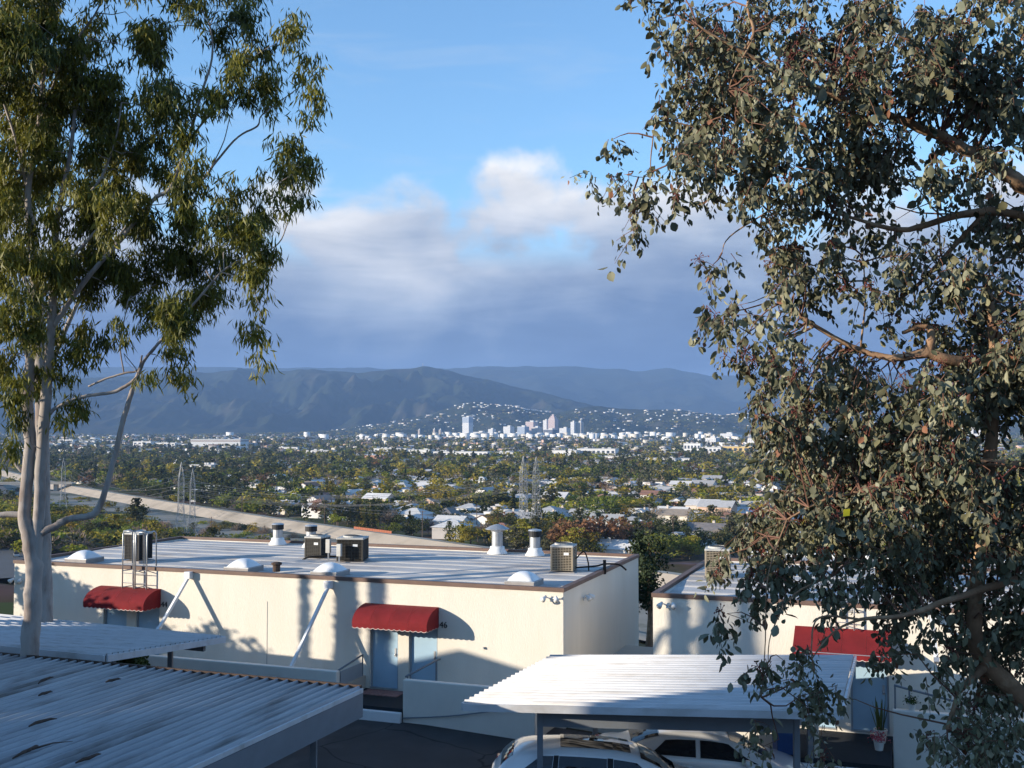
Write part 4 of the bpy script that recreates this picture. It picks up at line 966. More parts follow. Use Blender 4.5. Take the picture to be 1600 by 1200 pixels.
def gum_leaves(cl, Y, dens, rn, L0=0.25, W0=0.040, pal=None):
    """drooping tufts of slender leaves; cl: (px, py, rx, ry[, dy])"""
    C = []; TC = []; tw = []
    for c in cl:
        dy0 = c[4] if len(c) > 4 else rn.uniform(-1.4, 1.4)
        n = max(3, int(c[2] * c[3] * dens)); rm = c[2] * Y / FPX; nsub = max(1, int(n / 19)); per = int(math.ceil(n / nsub))
        for g_ in range(nsub):                      # separate leafy sprays with gaps between them
            a = rn.uniform(0, 2 * math.pi); q = math.sqrt(rn.rand()) * (0.85 + 0.3 * rn.rand()); tint0 = rn.rand()
            sc0 = P(c[0] + c[2] * q * math.cos(a), c[1] + c[3] * q * math.sin(a), Y + dy0 + rn.uniform(-1, 1) * min(rm * 1.1, 1.6))
            for k in range(per):
                C.append(sc0 + Vector((rn.normal() * .15, rn.normal() * .15, rn.normal() * .20 - .05))); TC.append(min(1, max(0, tint0 + rn.normal() * .18)))
    C = np.array(C); nT = len(C); nl = 13
    base = np.repeat(C, nl, 0); N_ = len(base)
    base = base + rn.normal(size=(N_, 3)) * np.array([0.085, 0.085, 0.06])
    d = rn.normal(size=(N_, 3)) * np.array([0.42, 0.42, 0.30]); d[:, 2] -= 0.95; d = unit(d)
    side = unit(np.cross(d, rn.normal(size=(N_, 3)))); nrm = np.cross(d, side)
    L = (L0 * rn.uniform(0.65, 1.25, N_))[:, None]; W = (W0 * rn.uniform(0.7, 1.25, N_))[:, None]
    bend = nrm * (rn.uniform(-0.25, 0.25, N_)[:, None]) * L
    mid = base + d * L * 0.5 + bend * 0.6; tip = base + d * L + bend * 0.2
    V = np.stack([base, mid - side * W * .5, tip, mid + side * W * .5], 1).reshape(-1, 3)
    Fc = np.arange(4 * N_).reshape(N_, 4)
    tcol = np.repeat(np.array(TC), nl); pal = np.array(pal); u = np.clip(tcol * 0.75 + rn.rand(N_) * 0.25, 0, 0.999) * (len(pal) - 1)
    i = u.astype(int); f = (u - i)[:, None]; col = pal[i] * (1 - f) + pal[i + 1] * f
    return V, Fc, np.repeat(col, 4, 0), C
GUM_PAL = [(0.035, 0.048, 0.014), (0.09, 0.10, 0.016), (0.19, 0.18, 0.022), (0.13, 0.13, 0.022), (0.28, 0.25, 0.035)]
def twigs_to(mb, C, limbs, rn, r0, every=1, sag=0.12):
    for c in C[::every]:
        d = np.linalg.norm(limbs - c, axis=1); k = int(np.argmin(d)); a = Vector(limbs[k]); b = Vector(c)
        if (b - a).length < 0.08: continue
        L = (b - a).length; mid = a.lerp(b, 0.5) + Vector(rn.normal(size=3)) * L * sag + Vector((0, 0, L * 0.10))
        q1 = a.lerp(mid, 0.55) + Vector(rn.normal(size=3)) * L * 0.04; q2 = mid.lerp(b, 0.5) + Vector(rn.normal(size=3)) * L * 0.04 + Vector((0, 0, L * .03))
        mb.tube([a, q1, mid, q2, b], [r0, r0 * .85, r0 * .65, r0 * .45, r0 * .25], 5, cap=False)

# --- left gum
YL = 24.45
base = P(45, 1030, YL)
gum = empty('gum_tree', (base.x, base.y, gz(base.x, base.y)), 'tall gum tree with forked pale trunk and drooping olive leaves', 'tree')
gz_px = px((base.x, base.y, gz(base.x, base.y) - 0.1))
GL_TRUNK = [[(gz_px[0], gz_px[1], .27), (44, 1060, .25), (46, 1010, .235), (51, 940, .22), (53, 885, .215), (46, 838, .21), (38, 800, .165), (43, 745, .155), (47, 690, .15), (43, 630, .15), (47, 565, .125), (55, 480, .105), (50, 400, .09), (44, 300, .08), (60, 200, .06), (70, 100, .05), (85, 10, .035)],
            [(55, 880, .15), (60, 820, .145), (63, 750, .14), (68, 670, .14), (74, 590, .13), (80, 515, .11), (84, 430, .09), (90, 340, .075), (110, 240, .055), (120, 150, .04), (140, 60, .03)]]
GL_BR = [[(58, 835, .11), (84, 823, .11), (108, 811, .095), (132, 808, .09), (150, 800, .10), (162, 775, .085), (176, 725, .075), (188, 675, .075), (203, 622, .072), (213, 592, .06), (228, 560, .045), (262, 520, .042), (305, 472, .035), (345, 425, .028)],
         [(60, 668, .06), (84, 640, .055), (110, 627, .05), (140, 618, .05), (182, 611, .05), (214, 591, .05)], [(138, 604, .028), (165, 592, .032), (195, 583, .03), (216, 578, .03), (222, 555, .025)],
         [(194, 584, .022), (188, 540, .02), (196, 490, .016), (200, 470, .012)],
         [(80, 515, .085), (128, 445, .075), (190, 372, .065), (240, 312, .06), (266, 294, .055), (290, 232, .045), (313, 152, .038), (331, 92, .03), (328, 40, .024), (308, -10, .018)],
         [(266, 294, .045), (312, 284, .04), (338, 252, .034), (372, 214, .028), (402, 197, .026), (409, 180, .018), (442, 155, .014), (472, 133, .01)],
         [(345, 425, .028), (382, 402, .024), (430, 385, .020), (448, 352, .017), (458, 302, .013), (456, 258, .01)], [(298, 216, .035), (340, 162, .028), (368, 122, .02), (376, 82, .014)], [(366, 126, .018), (398, 88, .013), (432, 68, .009)],
         [(330, 262, .02), (350, 220, .016), (362, 175, .012), (384, 150, .009)], [(-70, 850, .10), (-20, 812, .09), (10, 803, .085), (40, 806, .09)], [(44, 300, .05), (22, 210, .04), (-5, 130, .03)], [(60, 200, .045), (100, 92, .035), (150, 20, .025), (162, -20, .02)],
         [(35, 738, .055), (18, 715, .04), (8, 700, .03)], [(47, 565, .07), (30, 520, .06), (20, 470, .05), (-10, 430, .04)], [(55, 480, .06), (95, 420, .05), (150, 360, .04), (180, 300, .03)], [(90, 340, .05), (150, 290, .035), (180, 220, .025), (190, 160, .02)],
         [(345, 425, .02), (385, 440, .014), (405, 480, .01), (408, 540, .006)], [(382, 402, .018), (405, 425, .012), (412, 455, .008)]]
GL_TRUNK = [[(q[0], q[1], q[2] * .86) for q in b_] for b_ in GL_TRUNK]; GL_BR = [[(q[0], q[1], q[2] * .80) for q in b_] for b_ in GL_BR]
mb, lp1 = limb(GL_TRUNK, YL, 0.10, 3, 14); mb.build('trunk', M['gum_bark'], gum, smooth=True)
lp = lp1
for k, b_ in enumerate(GL_BR):
    mb, q = limb([b_], YL, 0.14, 10 + k, 8); mb.build('branch', M['gum_bark'], gum, smooth=True); lp = np.concatenate([lp, q])
GL_C = [(30, 40, 60, 60), (100, 30, 60, 45), (60, 110, 65, 60), (140, 90, 45, 50), (20, 190, 50, 55), (110, 175, 65, 55), (190, 150, 45, 55), (240, 25, 28, 38), (262, 70, 24, 30), (212, 62, 20, 22), (250, 165, 40, 45), (170, 240, 65, 55), (60, 260, 65, 55), (238, 245, 42, 45), (275, 195, 22, 35),
        (20, 330, 40, 55), (110, 325, 60, 45), (200, 325, 55, 35), (298, 252, 18, 25), (290, 290, 25, 22), (332, 332, 45, 32), (270, 350, 55, 36), (372, 330, 36, 34), (402, 345, 30, 36), (330, 388, 55, 36), (250, 400, 45, 36), (190, 405, 45, 36), (400, 392, 24, 34), (378, 430, 24, 24),
        (300, 14, 12, 14), (390, 18, 32, 28), (368, 60, 30, 34), (402, 78, 20, 20), (444, 42, 20, 18), (458, 28, 12, 12), (452, 64, 10, 10), (374, 132, 28, 30), (408, 122, 22, 26), (420, 152, 12, 22), (340, 130, 20, 20), (338, 168, 16, 20), (320, 110, 8, 14), (402, 98, 16, 10),
        (488, 103, 20, 16), (497, 138, 17, 22), (490, 172, 9, 15), (472, 112, 12, 8), (448, 238, 26, 20), (468, 262, 24, 24), (440, 282, 24, 24), (468, 294, 14, 14), (428, 312, 20, 16), (412, 292, 14, 14),
        (412, 462, 16, 10), (398, 503, 20, 14), (412, 512, 14, 10), (408, 550, 10, 15), (300, 468, 36, 30), (268, 450, 30, 36), (332, 458, 26, 26), (240, 470, 24, 24), (180, 440, 34, 36), (212, 430, 26, 36), (120, 420, 50, 45), (60, 400, 55, 45), (20, 430, 36, 55),
        (256, 560, 20, 22), (282, 584, 16, 14), (238, 588, 14, 10), (262, 522, 24, 22), (290, 498, 26, 26), (172, 520, 16, 14), (154, 552, 6, 14), (200, 520, 14, 12), (30, 520, 34, 36), (100, 500, 34, 26), (110, 560, 26, 36), (120, 608, 18, 24), (62, 588, 28, 26), (20, 618, 24, 34), (95, 662, 12, 13), (12, 690, 12, 18), (132, 520, 20, 24), (-40, 100, 60, 100), (-50, 300, 60, 100), (-40, 520, 50, 100), (60, -50, 120, 50), (250, -40, 90, 40), (390, -30, 60, 25)]
rn = np.random.RandomState(21)
V, Fc, cols, CC = gum_leaves(GL_C, YL, 0.052, rn, pal=GUM_PAL)
tag(np_mesh('crown', V, Fc, M['gum_leaf'], gum, cols=cols), kind='stuff')
mb = MB(); twigs_to(mb, CC, lp, rn, 0.013, every=24); tag(mb.build('twigs', M['gum_bark'], gum, smooth=True), kind='stuff')
# --- second gum further back, its dark trunk beside the first
b2 = P(70, 1000, 30.2); gum2 = empty('gum_tree', (b2.x, b2.y, -8.0), 'thinner gum tree with a shaded trunk just behind the forked gum', 'tree')
mb, lq = limb([[(70, 1110, .24), (70, 1000, .22), (69, 900, .21), (68, 820, .19), (66, 700, .17), (62, 560, .15), (58, 420, .12), (40, 280, .09), (30, 160, .06)], ], 30.2, 0.08, 5, 12); mb.build('trunk', M['gum_bark'], gum2, smooth=True)
for k, b_ in enumerate(([(64, 620, .07), (100, 520, .06), (150, 420, .045), (200, 350, .03)], [(60, 480, .07), (20, 400, .05), (-20, 330, .04)])):
    mb, q = limb([b_], 30.2, 0.12, 40 + k, 8); mb.build('branch', M['gum_bark'], gum2, smooth=True); lq = np.concatenate([lq, q])
V, Fc, cols, CC = gum_leaves([(40, 150, 70, 70), (100, 260, 60, 50), (30, 340, 50, 60), (170, 330, 50, 40), (200, 260, 40, 40), (-30, 300, 50, 70), (90, 400, 50, 40), (150, 180, 40, 50)], 30.2, 0.03, rn, pal=GUM_PAL)
tag(np_mesh('crown', V, Fc, M['gum_leaf'], gum2, cols=cols), kind='stuff')

# --- near tree with round grey-green leaves
YR = 8.2
tb_ = P(1790, 600, YR + 0.4)
rt = empty('silver_gum_tree', (tb_.x, tb_.y, float(ground_z(tb_.x, tb_.y))), 'near tree with round grey-green leaves and reddish seed clusters', 'tree')
gzp = px((tb_.x + 0.1, tb_.y, float(ground_z(tb_.x, tb_.y)) - 0.1))
RT_TRUNK = [[(gzp[0], gzp[1], .26, .4), (1800, 1500, .24, .4), (1790, 1150, .22, .4), (1780, 900, .20, .4), (1775, 700, .18, .4), (1765, 480, .15, .4), (1740, 330, .12, .3), (1720, 150, .09, .3), (1700, -60, .06, .2)],
            [(1790, 1200, .12, .4), (1640, 1120, .085, .2), (1545, 1040, .065, .1), (1522, 980, .06, 0), (1528, 900, .055, 0), (1540, 800, .045, 0), (1548, 690, .05, 0), (1555, 560, .04, 0), (1540, 430, .03, 0)]]
RT_BR = [[(1770, 430, .115, .4), (1660, 345, .10, .3), (1595, 288, .085, .1), (1532, 248, .07, 0), (1470, 212, .055, 0), (1380, 178, .045, 0), (1262, 132, .034, 0), (1160, 82, .022, 0), (1090, 40, .012, 0)],
         [(1765, 470, .07, .4), (1660, 375, .055, .4), (1600, 340, .05, .3), (1545, 330, .045, .2), (1490, 338, .04, .1), (1420, 358, .03, 0), (1370, 352, .022, 0), (1300, 330, .014, 0)],
         [(1775, 700, .10, .4), (1660, 610, .08, .2), (1560, 580, .07, 0), (1480, 562, .06, -.1), (1440, 552, .05, -.1), (1392, 560, .036, -.1), (1332, 542, .028, 0), (1262, 502, .02, 0), (1228, 468, .014, .1)],
         [(1452, 554, .055, -.1), (1455, 530, .045, -.1), (1448, 510, .03, 0), (1410, 520, .02, 0)], [(1780, 850, .08, .3), (1660, 745, .06, .1), (1560, 725, .045, -.2), (1450, 732, .03, -.3), (1345, 768, .02, -.3), (1290, 780, .014, -.3), (1230, 812, .009, -.3)],
         [(1785, 1000, .08, .3), (1660, 900, .06, 0), (1590, 905, .045, -.3), (1500, 932, .034, -.5), (1410, 962, .024, -.6), (1345, 968, .016, -.6), (1300, 990, .010, -.6), (1268, 1030, .006, -.6)],
         [(1345, 968, .012, -.6), (1280, 965, .009, -.6), (1268, 1010, .007, -.6), (1272, 1050, .005, -.6)], [(1262, 132, .025, 0), (1180, 130, .016, 0), (1150, 190, .012, .2), (1140, 260, .008, .2)], [(1160, 82, .016, 0), (1178, 50, .018, 0), (1168, 10, .016, 0), (1180, -40, .02, 0)],
         [(1178, 60, .013, 0), (1150, 110, .010, -.1), (1138, 140, .006, -.1)], [(1090, 200, .010, .1), (1030, 190, .008, .1), (1018, 235, .007, .1), (1012, 275, .005, .1), (975, 272, .003, .1)], [(1540, 330, .03, .2), (1440, 440, .022, .2), (1400, 470, .014, .2)],
         [(1470, 330, .016, 0), (1462, 280, .013, 0), (1470, 400, .010, 0)], [(1230, 812, .010, -.3), (1200, 900, .007, -.4), (1196, 1000, .005, -.4), (1190, 1090, .004, -.4)], [(1300, 900, .012, -.4), (1240, 930, .009, -.5), (1205, 990, .006, -.5), (1200, 1040, .004, -.5)],
         [(1540, 1040, .05, .1), (1500, 1080, .03, -.2), (1480, 1140, .02, -.3)], [(1640, 1120, .06, .2), (1580, 1150, .035, 0), (1540, 1190, .02, -.1)], [(1345, 542, .012, 0), (1352, 470, .009, 0), (1348, 400, .006, 0)], [(1200, 330, .010, .1), (1140, 370, .007, .2), (1128, 395, .004, .2)]]
RT_BR = [[(q[0], q[1], q[2] * .72, *q[3:]) for q in b_] for b_ in RT_BR]
mb, lr = limb(RT_TRUNK, YR, 0.10, 33, 14); mb.build('trunk', M['brown_bark'], rt, smooth=True)
for k, b_ in enumerate(RT_BR):
    mb, q = limb([b_], YR, 0.22, 60 + k, 8); mb.build('branch', M['brown_bark'], rt, smooth=True); lr = np.concatenate([lr, q])
RT_C = [(1062, 38, 50, 55), (1100, 110, 75, 70), (1190, 60, 95, 70), (1300, 60, 100, 75), (1420, 70, 100, 80), (1540, 60, 90, 85), (1052, 180, 46, 45), (1150, 190, 85, 60), (1260, 170, 95, 70), (1380, 180, 95, 70), (1500, 170, 100, 70), (1595, 150, 60, 80),
        (1072, 232, 36, 32), (1032, 272, 22, 18), (955, 238, 16, 14), (945, 264, 18, 12), (968, 274, 14, 12), (990, 300, 20, 18), (1000, 335, 16, 30), (1006, 375, 13, 26), (1050, 272, 26, 22), (1120, 250, 45, 40), (1150, 285, 30, 22), (1200, 270, 55, 40), (1290, 268, 70, 40), (1390, 265, 70, 40), (1480, 260, 50, 40),
        (1130, 305, 18, 10), (1240, 322, 40, 25), (1235, 395, 45, 55), (1200, 350, 18, 26), (1300, 345, 32, 24), (1378, 375, 46, 34), (1450, 372, 34, 24), (1560, 400, 50, 65), (1502, 420, 40, 55), (1424, 432, 44, 34), (1582, 480, 40, 55), (1290, 405, 26, 26), (1326, 430, 26, 20),
        (1094, 408, 9, 6), (1130, 402, 13, 8), (1108, 430, 7, 10), (1216, 455, 46, 28), (1150, 478, 30, 18), (1105, 498, 16, 14), (1140, 516, 30, 20), (1170, 545, 34, 22), (1205, 560, 30, 30), (1258, 440, 22, 30), (1192, 615, 26, 32), (1345, 468, 24, 22), (1420, 500, 46, 34), (1500, 505, 55, 46), (1572, 560, 48, 55),
        (1262, 585, 46, 38), (1345, 605, 55, 42), (1425, 612, 55, 50), (1505, 610, 55, 55), (1290, 655, 75, 50), (1400, 680, 75, 55), (1495, 690, 50, 45), (1228, 680, 26, 36), (1238, 750, 34, 45), (1315, 750, 75, 55), (1412, 760, 75, 55), (1500, 765, 60, 50), (1582, 790, 40, 55),
        (1172, 810, 32, 22), (1196, 848, 38, 26), (1255, 828, 55, 42), (1355, 840, 75, 45), (1455, 850, 75, 50), (1555, 860, 65, 50), (1145, 880, 26, 16), (1112, 905, 12, 18), (1130, 955, 15, 28), (1180, 930, 16, 26), (1220, 898, 42, 22), (1300, 905, 55, 28), (1392, 920, 55, 34), (1472, 930, 55, 34), (1560, 940, 55, 45),
        (1320, 955, 30, 14), (1400, 955, 36, 18), (1500, 1000, 60, 42), (1580, 1020, 45, 55), (1352, 1000, 18, 24), (1226, 1014, 16, 9), (1200, 1065, 15, 32), (1188, 1125, 13, 32), (1192, 1175, 10, 16), (1268, 1066, 34, 34), (1258, 1038, 24, 18), (1292, 1098, 24, 20), (1292, 1172, 24, 24), (1420, 985, 20, 18), (1470, 1040, 34, 34), (1532, 1080, 52, 52), (1502, 1150, 44, 44), (1580, 1150, 40, 60), (1452, 1150, 10, 16),
        (1680, 100, 70, 120), (1680, 350, 70, 120), (1680, 600, 70, 120), (1680, 850, 70, 120)]
def round_leaves(cl, Y, dens, rn):
    S = []; sh = []
    for c in cl:
        dy0 = rn.uniform(-0.5, 0.5); n = max(2, int(c[2] * c[3] * dens)); rm = c[2] * Y / FPX
        nsub = max(1, int(n / 7)); per = int(math.ceil(n / nsub))
        for g_ in range(nsub):
            a = rn.uniform(0, 2 * math.pi); q = math.sqrt(rn.rand()); t0 = rn.rand(); sp_ = min(.10, rm * .5)
            s0_ = P(c[0] + c[2] * q * math.cos(a), c[1] + c[3] * q * math.sin(a) - 6, Y + dy0 + rn.uniform(-1, 1) * min(max(rm * 1.4, 0.15), 0.9))
            for k in range(per): S.append(s0_ + Vector((rn.normal() * sp_, rn.normal() * sp_, rn.normal() * sp_))); sh.append(min(1, max(0, t0 + rn.normal() * .2)))
    S = np.array(S); nS = len(S); nl = 15; N_ = nS * nl
    hang = rn.normal(size=(nS, 3)) * np.array([0.55, 0.55, 0.35]); hang[:, 2] -= 0.75; hang = unit(hang); Ls = rn.uniform(0.12, 0.30, nS)
    f = np.tile(np.linspace(0, 1, nl), nS); base = np.repeat(S, nl, 0) + np.repeat(hang, nl, 0) * (f * np.repeat(Ls, nl))[:, None] + rn.normal(size=(N_, 3)) * 0.022
    d = rn.normal(size=(N_, 3)) * np.array([0.55, 0.55, 0.40]); d[:, 2] -= 0.95; d = unit(d)
    side = unit(np.cross(d, rn.normal(size=(N_, 3)))); nrm = np.cross(d, side)
    L = rn.choice([0.036, 0.050, 0.064, 0.082], N_, p=[.2, .35, .3, .15]) * rn.uniform(.85, 1.15, N_) * np.repeat(rn.uniform(0.8, 1.2, nS), nl); W = L * rn.choice([0.34, 0.46, 0.62, 0.85], N_, p=[.25, .33, .27, .15])
    st = base + d * 0.02
    col0 = np.array([(0.128, 0.130, 0.082), (0.178, 0.176, 0.114), (0.238, 0.234, 0.16), (0.088, 0.094, 0.053), (0.168, 0.157, 0.085)])
    col = col0[rn.randint(0, 5, N_)] * rn.uniform(.75, 1.2, N_)[:, None] * (0.80 + 0.4 * np.repeat(np.array(sh), nl))[:, None]
    red = rn.rand(N_) < 0.015; col[red] = (0.20, 0.09, 0.05)
    return S, hang, Ls, st, d, side, nrm, L, W, col
LEAF_P = [(0.0, 0.0, 0.0), (0.22, 0.72, 0.06), (0.52, 1.0, 0.10), (0.80, 0.62, 0.05), (1.0, 0.0, -0.06)]    # along, half width, lift at the rim
def leaf_geo(st, d, side, nrm, L, W):
    N_ = len(st); V = []
    for u, w, z in LEAF_P:
        for sg in ((-1, 1) if w else (0,)):
            V.append(st + d * (L * u)[:, None] + side * (W * 0.5 * w * sg)[:, None] + nrm * (L * z)[:, None])
    mids = [st + d * (L * u)[:, None] - nrm * (L * 0.02)[:, None] for u in (0.22, 0.52, 0.80)]
    V = np.stack([V[0]] + V[1:7] + [V[7]] + mids, 1)          # 0 base, 1-6 rim pairs, 7 tip, 8-10 midrib
    F1 = [(0, 8, 1, 1), (0, 2, 8, 8), (1, 8, 9, 3), (8, 2, 4, 9), (3, 9, 10, 5), (9, 4, 6, 10), (5, 10, 7, 7), (10, 6, 7, 7)]
    tri = [(0, 8, 1), (0, 2, 8), (1, 8, 9), (1, 9, 3), (8, 2, 4), (8, 4, 9), (3, 9, 10), (3, 10, 5), (9, 4, 6), (9, 6, 10), (5, 10, 7), (10, 6, 7)]
    return V, np.array(tri)
rn = np.random.RandomState(77)
S, hang, Ls, st, d, side, nrm, L, W, col = round_leaves([(*c_[:4],) for c_ in RT_C] + [c_ for c_ in RT_C if 540 < c_[1] < 900 and c_[0] > 1210][::2], YR, 0.0138, rn)
V, tri = leaf_geo(st, d, side, nrm, L, W); nL = len(st)
# the 300 leaves that show largest are objects of their own
pxs_ = 800 + FPX * st[:, 0] / st[:, 1]
rank = np.argsort(-(L * W) / st[:, 1] ** 2 + np.where((pxs_ > 1590) | (pxs_ < 900), 1e3, 0)); solo = np.zeros(nL, bool); solo[rank[:300]] = True
keep = np.where(~solo)[0]
Fall = (np.arange(len(keep))[:, None, None] * 11 + tri[None]).reshape(-1, 3)
tag(np_mesh('crown', V[keep].reshape(-1, 3), Fall, M['round_leaf'], rt, cols=np.repeat(col[keep], 11, 0)), kind='stuff')
protos = []
for k in range(6):
    q = rank[k]; e = np.eye(3); v0, _ = leaf_geo(np.zeros((1, 3)), e[:1] * 0 + np.array([[0, 0, -1.0]]), np.array([[1.0, 0, 0]]), np.array([[0, 1.0, 0]]), np.array([1.0]), np.array([0.55 + 0.06 * k]))
    me_o = np_mesh('leaf', v0[0], tri, M['round_leaf'], None, cols=np.repeat(np.array([[(0.128, 0.130, 0.082), (0.178, 0.176, 0.114), (0.238, 0.234, 0.16), (0.088, 0.094, 0.053), (0.168, 0.157, 0.085), (0.14, 0.15, 0.105)][k]]), 11, 0))
    protos.append(me_o.data); bpy.data.objects.remove(me_o)
ro = org(rt)
for k in range(300):
    i = rank[k]; o = bpy.data.objects.new('leaf', protos[k % 6]); COL.objects.link(o); o.parent = rt
    mtx = Matrix((side[i], nrm[i], -d[i])).transposed().to_4x4(); mtx = Matrix.Translation(Vector(st[i]) - ro) @ mtx @ Matrix.Scale(float(L[i]), 4); o.matrix_local = mtx
mb = MB()
for i in range(0, len(S), 1):
    a = Vector(S[i]); b = a + Vector(hang[i]) * float(Ls[i]); mb.tube([a, a.lerp(b, .5) + Vector((0, 0, .008)), b], [0.0032, .0026, .0016], 3, cap=False)
twigs_to(mb, S, lr, rn, 0.0075, every=6, sag=0.10)
tag(mb.build('twigs', M['twig'], rt), kind='stuff')
# seed capsules: small stalked clusters
mb = MB(); rg = random.Random(9)
for i in rn.permutation(len(S))[:int(len(S) * 0.11)]:
    c0 = Vector(S[i]) + Vector((0, -0.05, 0)); 
    for k in range(rg.randint(7, 14)):
        e = c0 + Vector((rg.gauss(0, .035), rg.gauss(0, .035), rg.gauss(0, .03))); mb.bar(c0, e, 0.003)
        mb.tube([e, e + Vector((0, 0, -0.005)), e + Vector((0, 0, -0.012))], [0.0015, 0.0055, 0.003], 4)
tag(mb.build('seed_clusters', M['capsule'], rt), kind='stuff')
print('leaves', nL, 'sprays', len(S))

# ------------------------------------------------------------------ trees outside the frame that shade the wall
M['cypress'] = mat('cypress foliage', (0.03, 0.045, 0.018), 0.8, 0.3, 6.0)
def cypress(p, h, r, label, seed):
    t_ = empty('cypress_tree', p, label, 'tree', 'slim cypresses beside the court'); m = MB(); m.tube([p, Vector(p) + Vector((0, 0, h * 0.9))], [0.14, 0.03], 8); m.build('trunk', M['brown_bark'], t_)
    rr = np.random.RandomState(seed); n = 2200; z = rr.rand(n); a = rr.uniform(0, 6.283, n); q = r * np.minimum(1, (1.02 - z) * 3.2) * np.minimum(1, 0.45 + z * 3) * np.sqrt(rr.uniform(0.3, 1.1, n))
    pts = np.stack([p[0] + q * np.cos(a), p[1] + q * np.sin(a), p[2] + 0.4 + z * (h - 0.4)], 1); tag(leaf_cloud('crown', pts, min(0.26, r * 0.8), rr, M['cypress'], t_), kind='stuff')
for s_, D_, h, r, lab in ((8.2, 15, 8.6, 0.12, 'slim cypress nearest the far left carport'), (6.75, 15.5, 7.6, 0.24, 'stout cypress beside the slim one left of the court'), (5.75, 16.5, 9.0, 0.17, 'tall cypress at the end of the row left of the court'), (-4.1, 34, 12.5, 0.28, 'tall cypress behind the single storey building'), (-5.0, 36, 12.0, 0.3, 'second tall cypress behind the single storey building')):
    w = WF(s_, 0, 0) - LDIR * D_; cypress(Vector((w.x, w.y, -7.6)), h, r, lab, int(s_ * 10) + 100)
def bush_tree(p, R_, h, label, seed):
    t_ = empty('shade_tree', p, label, 'tree', 'leafy trees beside the court'); m = MB(); m.tube([p, Vector(p) + Vector((0.1, 0, h * 0.5)), Vector(p) + Vector((0, 0.1, h))], [0.16, 0.11, 0.05], 8); m.build('trunk', M['brown_bark'], t_)
    rr = np.random.RandomState(seed); pts = []
    for k in range(26):
        c_ = rr.normal(size=3); c_ /= np.linalg.norm(c_); c_ = c_ * R_ * rr.uniform(0.3, 1.0) * np.array([1, 1, .8]) + np.array([p[0], p[1], p[2] + h]); pts.append(c_ + rr.normal(size=(70, 3)) * R_ * 0.17)
    tag(leaf_cloud('crown', np.concatenate(pts), 0.20, rr, M['hedge'], t_), kind='stuff')
for s_, D_, R_, h, lab in ((11.3, 14, 1.3, 3.4, 'leafy tree left of the court whose shade dapples the long wall'), (9.4, 15, 0.9, 2.9, 'smaller leafy tree left of the court beside the cypresses'), (14.2, 12, 1.3, 3.6, 'leafy tree left of the court shading the awning numbered 44'), (17.6, 9, 1.2, 4.0, 'leafy tree beside the far end of the long building')):
    w = WF(s_, 0, 0) - LDIR * D_; bush_tree(Vector((w.x, w.y, -7.7)), R_, h, lab, int(s_ * 10))
# ------------------------------------------------------------------ the valley: houses, trees, pylons, town
def vz(x, y): return float(ground_z(np.float64(x), np.float64(y), True))
WORDS = ['', 'second', 'third', 'fourth', 'fifth', 'sixth', 'seventh', 'eighth', 'ninth', 'tenth', 'eleventh', 'twelfth', 'thirteenth', 'fourteenth', 'fifteenth', 'sixteenth', 'seventeenth', 'eighteenth', 'nineteenth', 'twentieth']
# ---- tree meshes
PAL = {'olive': (0.30, 0.24, 0.038), 'green': (0.165, 0.18, 0.034), 'dark': (0.068, 0.076, 0.026), 'bare': (0.26, 0.195, 0.145), 'bright': (0.27, 0.27, 0.032), 'rust': (0.19, 0.105, 0.048), 'grey': (0.145, 0.14, 0.07)}
for k_, c_ in PAL.items(): M['tree_' + k_] = mat('tree foliage ' + k_, c_, 0.8, 0.35, 0.7, spec=0.1, rnd=0.25, transl=0.35)
M['bark_far'] = mat('grey tree bark', (0.12, 0.095, 0.075), 0.9, 0.2, 3.0, rnd=0.2)
M['palm_leaf'] = mat('palm frond', (0.07, 0.085, 0.03), 0.7, 0.2, 2.0, rnd=0.15)
def crown_pts(kind, n, rr):
    """leaf clump positions in a unit tree: height 1, spread about 1"""
    if kind == 'round':
        out = []
        lobes = [(rr.normal(size=3) * np.array([.20, .20, .13]) + np.array([0, 0, .60]), rr.uniform(.16, .30)) for _ in range(8)]
        for c, r in lobes:
            d = unit(rr.normal(size=(n // 8, 3))); out.append(c + d * (r * rr.uniform(0.55, 1.05, n // 8))[:, None] * np.array([1.15, 1.15, .85]))
        p = np.concatenate(out)
    elif kind == 'tall':
        z = rr.uniform(.18, 1, n); a = rr.uniform(0, 6.283, n); q = 0.26 * np.sin(np.clip((z - .12) / .9, 0, 1) * math.pi) ** .6 * (0.7 + 0.5 * np.sin(z * 19 + np.sin(a * 2) * 2)) * np.sqrt(rr.uniform(.35, 1.1, n))
        p = np.stack([q * np.cos(a), q * np.sin(a), z], 1)
    elif kind == 'cone':
        z = rr.uniform(.08, 1, n) ** 1.15; a = rr.uniform(0, 6.283, n); q = 0.24 * (1.02 - z) * (0.75 + .4 * np.sin(z * 40)) * np.sqrt(rr.uniform(.4, 1.1, n)); p = np.stack([q * np.cos(a), q * np.sin(a), z], 1)
    elif kind == 'column':
        z = rr.uniform(.03, 1, n); a = rr.uniform(0, 6.283, n); q = 0.075 * np.minimum(1, (1.02 - z) * 4) * np.sqrt(rr.uniform(.5, 1.1, n)); p = np.stack([q * np.cos(a), q * np.sin(a), z], 1)
    else:   # bare: fine twigs
        d = unit(np.abs(rr.normal(size=(n, 3))) * np.array([1, 1, .9]) * rr.choice([-1, 1], (n, 3)) * np.array([1, 1, 1])); d[:, 2] = np.abs(d[:, 2]); q = rr.uniform(.15, 1.0, n) ** .6
        p = d * q[:, None] * np.array([.42, .42, .68]) + np.array([0, 0, .30])
    p[:, 2] = np.maximum(p[:, 2], 0.05); return p
